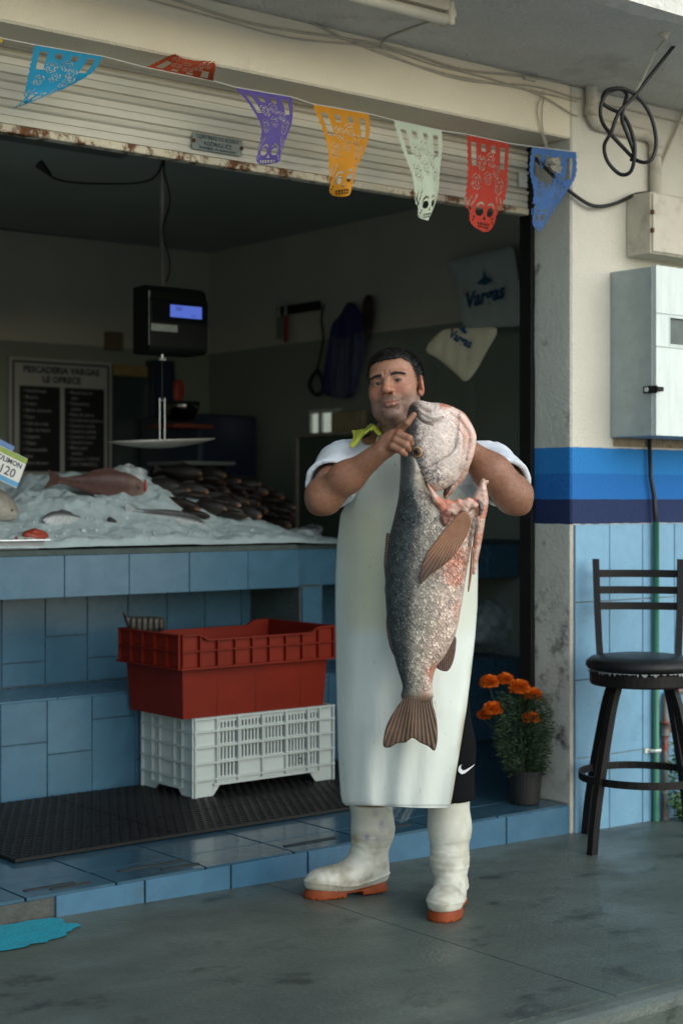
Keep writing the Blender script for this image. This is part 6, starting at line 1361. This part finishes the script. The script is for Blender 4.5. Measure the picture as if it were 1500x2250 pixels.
# ---- price tags on wire
m_card = M('laminated_card', (.66, .68, .64), (.6, .62, .58), sc=9, rough=.25); m_cardb = M('blue_card', (.03, .16, .42), (.025, .13, .36), sc=9, rough=.25); m_lime2 = M('printed_limes', (.30, .36, .03), (.10, .26, .03), sc=45, rough=.3); m_skyb = M('printed_blue_band', (.05, .30, .55), (.04, .25, .48), sc=20, rough=.3); m_navy = M('navy_print', (.01, .02, .05), (.015, .025, .06), rough=.4)
Rg = lambda o, u, v, a: o
def card(c, w_, h_, ang, mat, name, label, th=.002):
    ax = Vector((math.cos(ang), 0, math.sin(ang))); up = Vector((-math.sin(ang), 0, math.cos(ang))); t = thing(name, label, 'price tag', c-up*(h_/2)); b = MB(); b.obox(c, ax, Vector((0, 1, 0)), up, w_/2, th/2, h_/2, .0008); b.build('card', mat, t); return t, ax, up
c1 = at(10, 1022, 1, 5.60); t, ax, up = card(c1, .165, .125, -.40, m_card, 'price_tag', 'tilted white price tag reading C/LIMON 120 stuck in the ice')
nr = Vector((0, -1, 0))
def strip(u0, u1, v0, v1, mat, nm):
    b = MB(); q = c1+nr*.0018; b.quad(q+ax*u0+up*v0, q+ax*u1+up*v0, q+ax*u1+up*v1, q+ax*u0+up*v1); b.build(nm, mat, t)
strip(-.082, .082, .040, .061, m_lime2, 'lime_picture'); strip(-.082, .082, -.060, -.040, m_skyb, 'blue_band')
textmesh('C/LIMON', .028, ax, up, c1+nr*.0026+ax*.012+up*.014, m_navy, t, bold=.0008); textmesh('$120', .050, ax, up, c1+nr*.0026+ax*.004+up*-.032, m_navy, t, bold=.0005)
b = MB(); b.tube([c1-up*.06+Vector((0, .003, 0)), c1-up*.06+Vector((-.01, .02, -.10))], .0018, 5); b.build('wire_spike', m_steel, t)
c2 = at(-14, 985, 1, 5.66); t2, ax, up = card(c2, .16, .09, -.42, m_cardb, 'price_tag', 'blue price tag half behind the white one at the left edge'); b = MB(); b.tube([c2-up*.045+Vector((0, .003, 0)), c2-up*.045+Vector((0, .02, -.15))], .0018, 5); b.build('wire_spike', m_steel, t2)
# ---- hanging electronic scale
m_sbl = M('scale_housing', (.005, .007, .006), (.007, .009, .008), sc=10, rough=.5, spec=.2); m_lcd = M('lcd', (.02, .04, .12), (.02, .035, .11), sc=8, rough=.2, emit=(.075, .125, .50), estr=.75); m_lcdt = M('lcd_digit', (.004, .006, .02), rough=.4); m_stk = M('silver_sticker', (.34, .38, .35), (.12, .15, .13), sc=130, rough=.4)
YSC = 5.92; a = at(283, 640, 1, YSC+.16); q0 = at(331, 640, 1, YSC); q1 = at(458, 640, 1, YSC); zt, zb = at(395, 628, 1, YSC).z, at(395, 776, 1, YSC).z
scl = thing('hanging_scale', 'black hanging electronic scale with blue lit display above the counter', 'scale', (3.80, 6.0, zb))
x0, x1 = q0.x, q1.x; V = []; F = []; D_ = .17; prof = [(zb+.0, .02), (zb+.02, .0), (zt-.075, .0), (zt-.02, .018), (zt, .05)]
for z, yo in prof: V += [(x0, YSC+yo, z), (x1, YSC+yo, z), (x1-.01, YSC+D_, z), (x0+.01, YSC+D_, z)]
for i in range(len(prof)-1):
    for k in range(4): F.append((i*4+k, i*4+(k+1) % 4, i*4+4+(k+1) % 4, i*4+4+k))
F += [(3, 2, 1, 0), tuple(len(V)-4+k for k in range(4))]; hs_ = mkobj('housing', V, F, m_sbl, scl); bv = hs_.modifiers.new('bev', 'BEVEL'); bv.width = .008; bv.segments = 2
b = MB(); b.box((x0+.004, YSC-.003, zt-.165), (x1-.004, YSC-.0005, zt-.062), .001); b.build('display_panel', M('glossy_black', (.006, .007, .008), rough=.12), scl)
l0 = at(374, 667, 1, YSC-.004); l1 = at(443, 703, 1, YSC-.004); lm = (l0.z+l1.z)/2; b = MB(); b.box((l0.x, YSC-.0055, lm-.027), (l1.x, YSC-.0035, lm+.027), .0005); ld = b.build('lcd_screen', m_lcd, scl)
textmesh('EEEE', .022, (1, 0, 0), (0, 0, 1), (l0.x+.045, YSC-.0062, lm+.004), m_lcdt, ld, sx=.8); textmesh('- 0.00', .014, (1, 0, 0), (0, 0, 1), (l1.x-.045, YSC-.0062, lm-.020), m_lcdt, ld, sx=.9)
s0 = at(332, 711, 1, YSC-.003); s1 = at(390, 728, 1, YSC-.003); b = MB(); b.box((s0.x, YSC-.003, s1.z-.004), (s1.x, YSC-.0015, s1.z+.027)); b.build('sticker', m_stk, scl)
b = MB(); b.box((x0-.001, YSC+.012, zb+.03), (x0+.003, YSC+.016, zt-.03)); b.build('chrome_trim', m_steel, scl)
b = MB(); b.tube([(3.80, 6.0, zt-.01), (3.80, 6.0, ZS-.031)], .0135, 12); b.build('hanging_pole', M('dull_pole', (.30, .29, .25), (.22, .21, .18), rough=.35, metal=.3), scl, True)
b = MB(); pz = [(3.80+.018*math.sin(k*1.3)+.006, 5.985-.012, zt+.02+(ZS-.06-zt-.02)*k/9) for k in range(10)]; b.tube(spline(pz, 4), .004, 6); b.build('power_cord', m_rubber, scl, True)
hz = at(372, 783, 1, 6.0).z; b = MB(); b.tube([(3.80, 6.0, zb+.005), (3.80, 6.0, hz-.01)], .006, 8); b.box((3.785, 5.99, hz-.02), (3.815, 6.01, hz-.008), .002); b.build('hook', m_steel, scl)
pzb = at(372, 985, 1, 6.0).z; ztop_ = at(372, 880, 1, 6.0).z
m_pan = M('pan_steel', (.62, .60, .54), (.50, .48, .43), sc=20, rough=.35, metal=.3)
for sx in (-1, 1): b = MB(); b.tube([(3.80+sx*.013, 6.0, ztop_+.01), (3.80+sx*.013, 6.0, pzb+.005)], .0026, 6); b.build('pan_hanger', m_steel, scl)
b = MB(); b.tube([(3.784, 6.0, ztop_), (3.816, 6.0, ztop_)], .0025, 6); b.build('cross_bar', m_steel, scl); b = MB(); b.tube([(3.80, 6.0, hz-.015), (3.80, 6.0, ztop_)], .0022, 6); b.build('hook_rod', m_rubber, scl)
V = []; F = []; R_, n, rings = .262, 48, 8
for i in range(rings+1):
    r_ = R_*i/rings; z = .034*(i/rings)**2
    for k in range(n): a_ = 2*math.pi*k/n; V.append((3.80+r_*math.cos(a_), 6.0+r_*.62*math.sin(a_), pzb+z+.012*(r_/R_)*math.cos(a_)))
for i in range(rings):
    for k in range(n): F.append((i*n+k, i*n+(k+1) % n, (i+1)*n+(k+1) % n, (i+1)*n+k))
pn = mkobj('pan', V, F, m_pan, scl, True); q_ = pn.modifiers.new('t', 'SOLIDIFY'); q_.thickness = .003
# ceiling socket and cable feeding the scale, and dark batten
b = MB(); p = at(95, 372, 2, ZS-.035); b.tube(spline([Vector((3.80, 5.98, ZS-.06)), at(330, 395, 1, 6.0), at(230, 403, 1, 6.05), at(130, 395, 1, 6.1), at(85, 362, 1, 6.15)], 6), .005, 6); b.tube([at(112, 385, 1, 6.12), at(85, 358, 1, 6.15)], [.008, .022], 8); tag(b.build('ceiling_cable', m_rubber, None, True), 'black cable and plug sagging from the ceiling to the scale pole', 'cable')
m_dim = M('dusty_batten', (.16, .18, .17), (.12, .14, .13), rough=.7); b = MB(); b.box((2.6, 5.95, ZS-.075), (3.62, 6.06, ZS-.031), .004); tag(b.build('ceiling_batten', m_dim), 'unlit batten lamp on the dark shop ceiling', 'lamp')
b = MB(); b.tube(spline([at(0, 500, 1, YBK-.02), at(200, 522, 1, YBK-.02), at(330, 535, 1, YBK-.02), at(430, 530, 1, 8.2), at(520, 515, 0, XR-.02), at(720, 467, 0, XR-.02), at(1000, 400, 0, XR-.02)], 5), .010, 6); tag(b.build('inner_wall_cable', m_rubber), 'dark cable sagging along the inside walls below the ceiling', 'cable')
# ---- menu board on the back wall
m_board = M('menu_board', (.42, .43, .38), (.35, .36, .32), sc=6, rough=.5); m_bnavy = M('board_navy', (.02, .03, .055), rough=.5); m_bblk = M('board_black', (.012, .014, .014), rough=.4); m_btxt = M('board_text', (.38, .38, .35), rough=.6)
YM = YBK-.03; bl, br = at(20, 900, 1, YM).x, at(246, 900, 1, YM).x; bt, bb = at(20, 782, 1, YM).z, at(20, 1118, 1, YM).z; bw, bh = br-bl, bt-bb; bc = (bl+br)/2
brd = thing('menu_board', 'white shop menu board with two black lists on the back wall', 'sign', (bc, YM, bb))
b = MB(); b.box((bl, YM, bb), (br, YBK-.002, bt), .003); b.build('panel', m_board, brd)
def fr(x0, x1, z0, z1, w_, mat, nm, y):
    b = MB()
    for (a, c_, d_, e_) in ((x0, x1, z1-w_, z1), (x0, x1, z0, z0+w_), (x0, x0+w_, z0+w_, z1-w_), (x1-w_, x1, z0+w_, z1-w_)): b.box((a, y-.0015, d_), (c_, y, e_))
    return b.build(nm, mat, brd)
fr(bl+.02, br-.02, bb+.02, bt-.02, .012, m_bnavy, 'border', YM-.0005)
textmesh('PESCADERIA VARGAS', .052, (1, 0, 0), (0, 0, 1), (bc, YM-.002, bt-.085), m_bnavy, brd, bold=.0022); textmesh('LE OFRECE', .052, (1, 0, 0), (0, 0, 1), (bc, YM-.002, bt-.140), m_bnavy, brd, bold=.0022)
lz1, lz0 = bt-.165, bb+.215
for k, (a, c_) in enumerate(((bl+.065, bc-.012), (bc+.018, br-.055))):
    b = MB(); b.box((a, YM-.003, lz0), (c_, YM-.0006, lz1)); b.build('list_panel', m_bblk, brd)
    L_ = (['Huachinango', 'Mojarra', 'Robalo', 'Marlin ahumado', 'Pulpo', 'Caña de oveja', 'Callo de Hacha', 'Langosta', 'Tilapia', 'Camaroncillo', 'Jaiba', 'Lomo de atun'], ['Mantarraya en', 'salsa', 'Calamares y', 'ostion', 'Filete de sierra', 'Ceviche de camaron', 'Camaron crudo', 'Camaron pelado', 'Camaron coctel', 'Camaron seco', 'Mixto para', 'ceviche', 'Camaron TODOS', 'LOS TAMAÑOS'])[k]
    for i, tx in enumerate(L_): textmesh('• '+tx if not (k == 1 and i in (1, 3, 11, 13)) else '   '+tx, .026, (1, 0, 0), (0, 0, 1), (a+.02, YM-.0042, lz1-.035-(lz1-lz0-.04)*i/len(L_)), m_btxt, brd, align='LEFT', bold=.0003)
m_logo = M('logo_blue', (.02, .09, .20), (.015, .07, .17), sc=12, rough=.5); m_logor = M('logo_red', (.38, .06, .04), rough=.5)
def slant(body, size, ax, up, pos, mat, parent):
    ax = Vector(ax); up = Vector(up); return textmesh(body, size, ax, (up+ax*.22), pos, mat, parent, name='logo_lettering', bold=size*.035)
slant('Vargas', .15, (1, 0, 0), (0, 0, 1), (bl+.28, YM-.003, bb+.075), m_logo, brd); textmesh('La', .06, (1, 0, .15), (-.15, 0, 1), (bl+.13, YM-.003, bb+.165), m_logor, brd, name='logo_lettering')
# ---- panels and furniture at the back
def boxthing(name, label, cat, lo, hi, mat, bev=.004):
    b = MB(); b.box(lo, hi, bev); o = b.build(name, mat); tag(o, label, cat); return o
def pxbox(u0, u1, v0, v1, Y, dep): a = at(u0, v0, 1, Y); c_ = at(u1, v1, 1, Y); return (a.x, Y, c_.z), (c_.x, Y+dep, a.z)
m_gls = M('dark_glass', (.035, .06, .06), (.025, .045, .048), sc=4, rough=.12); m_gls2 = M('blue_steel', (.02, .035, .06), (.015, .028, .05), sc=4, rough=.3)
gl = thing('glass_partition', 'dim greenish glass partition beside the menu board', 'partition', (5.1, YBK-.05, 0)); lo, hi = pxbox(250, 336, 800, 1060, YBK-.06, .02); b = MB(); b.box((lo[0], lo[1], .11), hi, .002); b.build('pane', m_gls, gl); lo, hi = pxbox(337, 385, 790, 1060, YBK-.12, .09); b = MB(); b.box((lo[0], lo[1], .11), hi, .004); b.build('post', m_gls2, gl); lo, hi = pxbox(250, 325, 800, 828, YBK-.075, .006); b = MB(); b.box(lo, hi); b.build('yellow_notice', M('yellow_notice', (.30, .22, .08), (.2, .15, .05), sc=18, rough=.7), gl)
lo, hi = pxbox(440, 566, 908, 1100, 7.55, .55); fr_ = thing('refrigerator', 'dark blue refrigerator in the back corner', 'refrigerator', ((lo[0]+hi[0])/2, 7.8, ZF)); b = MB(); b.box((lo[0], 7.56, ZF), (min(hi[0], 5.58), 8.2, hi[2]), .01); b.build('cabinet', m_gls2, fr_); b = MB(); b.box((lo[0]+.01, 7.545, ZF+.1), (min(hi[0], 5.57)-.01, 7.559, hi[2]-.01), .004); b.build('door', M('fridge_door', (.018, .026, .05), (.014, .02, .04), rough=.3), fr_)
lo, hi = pxbox(396, 500, 1022, 1160, 7.1, .3); mw = thing('microwave', 'pale fronted microwave standing behind the ice', 'appliance', ((lo[0]+hi[0])/2, 7.2, 0)); b = MB(); b.box((lo[0], 7.10, ZF), (hi[0], 7.4, lo[2]+.02), .004); b.build('stand', m_dim, mw); b = MB(); b.box((lo[0], 7.1, lo[2]+.022), hi, .01); b.build('case', m_sbl, mw); q0_, q1_ = pxbox(408, 480, 1040, 1066, 7.09, .006); b = MB(); b.box((q0_[0], 7.088, lo[2]+.1), (q1_[0], 7.098, hi[2]-.045), .002); b.build('window', M('window_painted_reflection', (.30, .36, .32), (.12, .16, .13), sc=22, rough=.15), mw); b = MB(); b.box((lo[0]-.01, 7.05, hi[2]+.001), (hi[0]+.02, 7.42, hi[2]+.022), .004); b.build('lid', m_dim, mw)  # microwave window: a pale mottled reflection put into its colour
bo_p = at(398, 900, 1, 7.2); bw_ = MB(); bw_.lathe(bo_p, [(.045, -.06), (.07, -.05), (.095, .0), (.105, .04), (.10, .042), (.088, .0), (.04, -.045)], 26); bwl = bw_.build('steel_bowl', M('dark_polished_steel', (.16, .15, .13), (.12, .11, .1), rough=.12, metal=1), None, True); tag(bwl, 'shiny steel bowl on the shelf behind the scale pan', 'bowl')
lo, hi = pxbox(382, 470, 930, 942, 7.12, .25); boxthing('red_shelf', 'dull red shelf board carrying the steel bowl', 'shelf', lo, hi, M('dull_red', (.16, .03, .015), rough=.6))
a = at(392, 858, 1, 7.2); V, F = blob((a.x, a.y, a.z), .05, 20, .4, 13, (.7, .3, 1.3)); tag(mkobj('red_glove', V, F, M('red_glove_rubber', (.24, .03, .012), rough=.6), None, True), 'red rubber glove hanging above the bowl', 'glove')
lo, hi = pxbox(236, 272, 728, 770, YBK-.05, .04); boxthing('cardboard_box', 'brownish cardboard box on the back wall beside the scale', 'box', lo, hi, M('old_card', (.16, .12, .08), rough=.8))
# ---- on the side wall: knives, apron, strap, window, bags
XW = XR-.02
kr = thing('knife_rack', 'black magnetic knife strip on the inner side wall', 'rack', at(655, 680, 0, XW)); k0, k1 = at(610, 687, 0, XW), at(700, 668, 0, XW); b = MB(); zc = (k0.z+k1.z)/2; b.box((XW-.01, k1.y, zc-.025), (XR-.001, k0.y, zc+.025), .003); b.build('strip', m_black, kr)
def knife(u, vt, vm, vb, hm, nm):
    p0, p1, p2 = at(u, vt, 0, XW-.02), at(u, vm, 0, XW-.02), at(u, vb, 0, XW-.02); t = thing('kitchen_knife', nm, 'knife', p1); b = MB(); b.prism([p0, p1+Vector((0, .02, 0)), p1+Vector((0, -.012, 0))], (.002, 0, 0)); b.build('blade', m_steel, t); b = MB(); b.box((p1.x-.008, p1.y-.017, p2.z), (p1.x+.008, p1.y+.017, p1.z), .005); b.build('handle', hm, t)
knife(628, 636, 692, 752, M('red_handle', (.26, .012, .018), rough=.45), 'knife with red handle on the magnetic strip'); knife(613, 655, 695, 745, m_dim, 'thin knife with dull grey handle, leftmost on the strip')
m_bcl = M('navy_cloth', (.020, .028, .115), (.014, .02, .085), sc=8, rough=.9, bump=.4, bsc=20)
def hangcloth(name, label, cat, outline, mat, X, folds=.02, th=.02):
    P, Q, d, bo = fillpoly(smoothpoly(outline, 3), 3.0); A_ = np.array([at(u, v, 0, X) for u, v in P]); hh = (th*np.sqrt(np.clip(d/18, 0, 1))+folds*np.clip(d/8, 0, 1)*(.5+.5*np.sin(P[:, 0]*.22+P[:, 1]*.03))); V = A_.copy(); V[:, 0] -= hh; Vb = A_.copy(); V = np.concatenate([V, Vb]); return tag(mkobj(name, V, np.concatenate([Q, Q[:, ::-1]+len(P)]), mat, None, True), label, cat)
hangcloth('blue_apron', 'dark blue apron bunched on a hook behind the man', 'apron', [(760, 668), (775, 665), (788, 680), (800, 700), (805, 750), (795, 800), (782, 860), (760, 875), (730, 872), (708, 860), (712, 815), (722, 760), (730, 715), (748, 690)], m_bcl, XW-.03)
hangcloth('brown_pouch', 'dark brown pouch hanging right of the blue apron', 'pouch', [(806, 648), (818, 652), (821, 670), (818, 720), (808, 750), (798, 745), (797, 700), (798, 665)], M('brown_leather', (.035, .018, .012), (.025, .013, .009), rough=.6), XW-.03)
b = MB(); b.tube(spline([at(712, 668, 0, XW-.01), at(706, 700, 0, XW-.02), at(710, 740, 0, XW-.02), at(704, 780, 0, XW-.02), at(697, 812, 0, XW-.02)], 5), .006, 6); lp = [(697, 812), (684, 832), (680, 848), (690, 864), (702, 866), (710, 852), (706, 830), (697, 812)]; b.tube(spline([at(u, v, 0, XW-.02) for u, v in lp], 5), .012, 6); tag(b.build('rubber_strap', m_rubber, None, True), 'black strap with a loop hanging left of the blue apron', 'strap')
w0, w1 = at(686, 902, 0, XR-.001), at(728, 950, 0, XR-.001); wn_ = thing('small_window', 'small bright window low in the dark side wall', 'window', (XR, (w0.y+w1.y)/2, w1.z)); b = MB(); wz0, wz1 = min(w0.z, w1.z), max(w0.z, w1.z); wy0, wy1 = w1.y-.10, w0.y
for (a, c_, d_, e_) in ((wy0, wy1, wz1-.02, wz1), (wy0, wy1, wz0-.03, wz0), (wy0, wy0+.02, wz0, wz1-.02), (wy1-.02, wy1, wz0, wz1-.02), (wy1-.12, wy1-.09, wz0, wz1-.02)): b.box((XR-.03, a, d_), (XR-.002, c_, e_), .002)
b.build('frame', m_white, wn_); m_day = M('frosted_pane_daylight', (.5, .55, .5), rough=.3, emit=(.62, .70, .60), estr=.30)
for (a, c_) in ((wy0+.021, wy1-.121), (wy1-.089, wy1-.021)): b = MB(); b.box((XR-.012, a, wz0+.001), (XR-.006, c_, wz1-.021)); b.build('pane', m_day, wn_)
lo = at(655, 962, 0, XR-.3); hi_p = at(735, 1060, 0, XR-.3); cb = thing('low_cabinet', 'dull green cabinet with pale edge below the small window', 'cabinet', (5.45, 6.6, 0)); b = MB(); b.box((XR-.30, hi_p.y-.5, ZF), (XR-.002, lo.y, lo.z), .004); b.build('body', M('cabinet_green', (.05, .065, .045), rough=.6), cb); b = MB(); b.box((XR-.32, hi_p.y-.5, lo.z+.001), (XR-.002, lo.y+.01, lo.z+.022), .003); b.box((XR-.318, lo.y-.012, ZF), (XR-.301, lo.y+.01, lo.z), .002); b.build('edge_trim', M('pale_edge', (.22, .2, .15), rough=.6), cb)
# carrier bags with the shop's logo
m_bagw = M('white_bag_film', (.50, .56, .54), (.42, .48, .46), sc=5, rough=.35, bump=.3, bsc=9); m_bagc = M('cream_bag_film', (.74, .66, .45), (.64, .56, .38), sc=5, rough=.45, bump=.35, bsc=14)
def bag(outline, mat, X, label, lu, lv, size, ang, folds=.003):
    o = hangcloth('carrier_bag', label, 'bag', outline, mat, X, folds, .012); o['group'] = 'printed carrier bags on the wall'
    c_ = at(lu, lv, 0, X-.026); ax = Vector((0, -math.cos(ang), math.sin(ang))); up = Vector((0, math.sin(ang), math.cos(ang)))
    slant('Vargas', size, ax, up, c_, m_logo, o); textmesh('La', size*.45, ax, up, c_-ax*size*1.15+up*size*.62+Vector((-.001, 0, 0)), m_logor, o, name='logo_lettering')
    q = c_+up*size*1.0+ax*size*.1+Vector((-.001, 0, 0)); b = MB(); S_ = size*.42
    b.add([q-ax*S_*1.3, q-ax*S_*.2+up*S_*.5, q+ax*S_*.0+up*S_*1.3, q+ax*S_*.35+up*S_*.45, q+ax*S_*1.3-up*S_*.1, q+ax*S_*.2-up*S_*.45], [(0, 1, 5), (1, 2, 3), (1, 3, 5), (3, 4, 5)]); b.build('logo_fish', m_logo, o)
bag([(985, 572), (1040, 560), (1100, 546), (1125, 543), (1135, 590), (1145, 660), (1146, 712), (1100, 718), (1040, 725), (1018, 718), (1005, 650), (992, 610)], m_bagw, XW-.12, 'greyish white carrier bag printed Vargas hung high by the shutter', 1064, 665, .105, .10)
bag([(935, 768), (965, 730), (990, 722), (1050, 720), (1086, 718), (1090, 735), (1070, 770), (1045, 815), (1022, 838), (1000, 820), (965, 790)], m_bagc, 4.75, 'cream carrier bag printed Vargas hanging by a corner above the man', 1008, 752, .056, -.42)
# clear plastic sheeting hung behind the man
m_sheet = bpy.data.materials.new('dusty_clear_sheet'); m_sheet.use_nodes = True; film(m_sheet, (.34, .36, .30), .16, .25)
def drape(u0, u1, v0, v1, X, label, k):
    V, F = sheet(lambda s, t: at(u0+(u1-u0)*s*(1-.25*(1-t)*k), v0+(v1-v0)*t+8*math.sin(s*9), 0, X-.03*math.sin(s*17+t*2)-.02*math.sin(s*41)), 60, 24); tag(mkobj('plastic_sheet', V, F, m_sheet, None, True), label, 'plastic sheet')
drape(725, 880, 735, 985, XR-.28, 'dusty clear plastic sheet hanging left of the man\'s head', .3); drape(850, 1040, 735, 980, XR-.22, 'clear plastic sheet hanging right of the man\'s head under the cream bag', -.2)
m_amb = M('brown_paper_tan', (.36, .26, .13), (.25, .18, .09), sc=8, rough=.7); a = at(728, 905, 0, XR-.2); c_ = at(800, 975, 0, XR-.2); b = MB(); b.box((XR-.21, c_.y, c_.z), (XR-.17, a.y, a.z), .01); tag(b.build('cardboard_box', m_amb), 'tan cardboard carton seen through the plastic sheet', 'box')  # carton in a plain mottled tan
# bag of goods on the shelf under the right end of the counter
sx_, sy_ = at(1095, 1400, 1, 5.72).x, 5.72
V, F = blob((sx_, sy_, .498+.135), .17, 44, .25, 17, (1.25, .7, .80)); tag(mkobj('plastic_sack', V, F, m_bag, None, True), 'clear plastic sack of goods on the shelf right of the man', 'sack')
V, F = blob((sx_+.05, sy_+.02, .498+.10), .11, 24, .3, 19, (1.1, .7, .8)); tag(mkobj('sack_contents', V, F, M('sack_goods', (.20, .24, .22), (.10, .10, .09), sc=18, rough=.7), None, True), 'pale goods inside the clear sack on the shelf', 'goods')
bpy.context.view_layer.update()
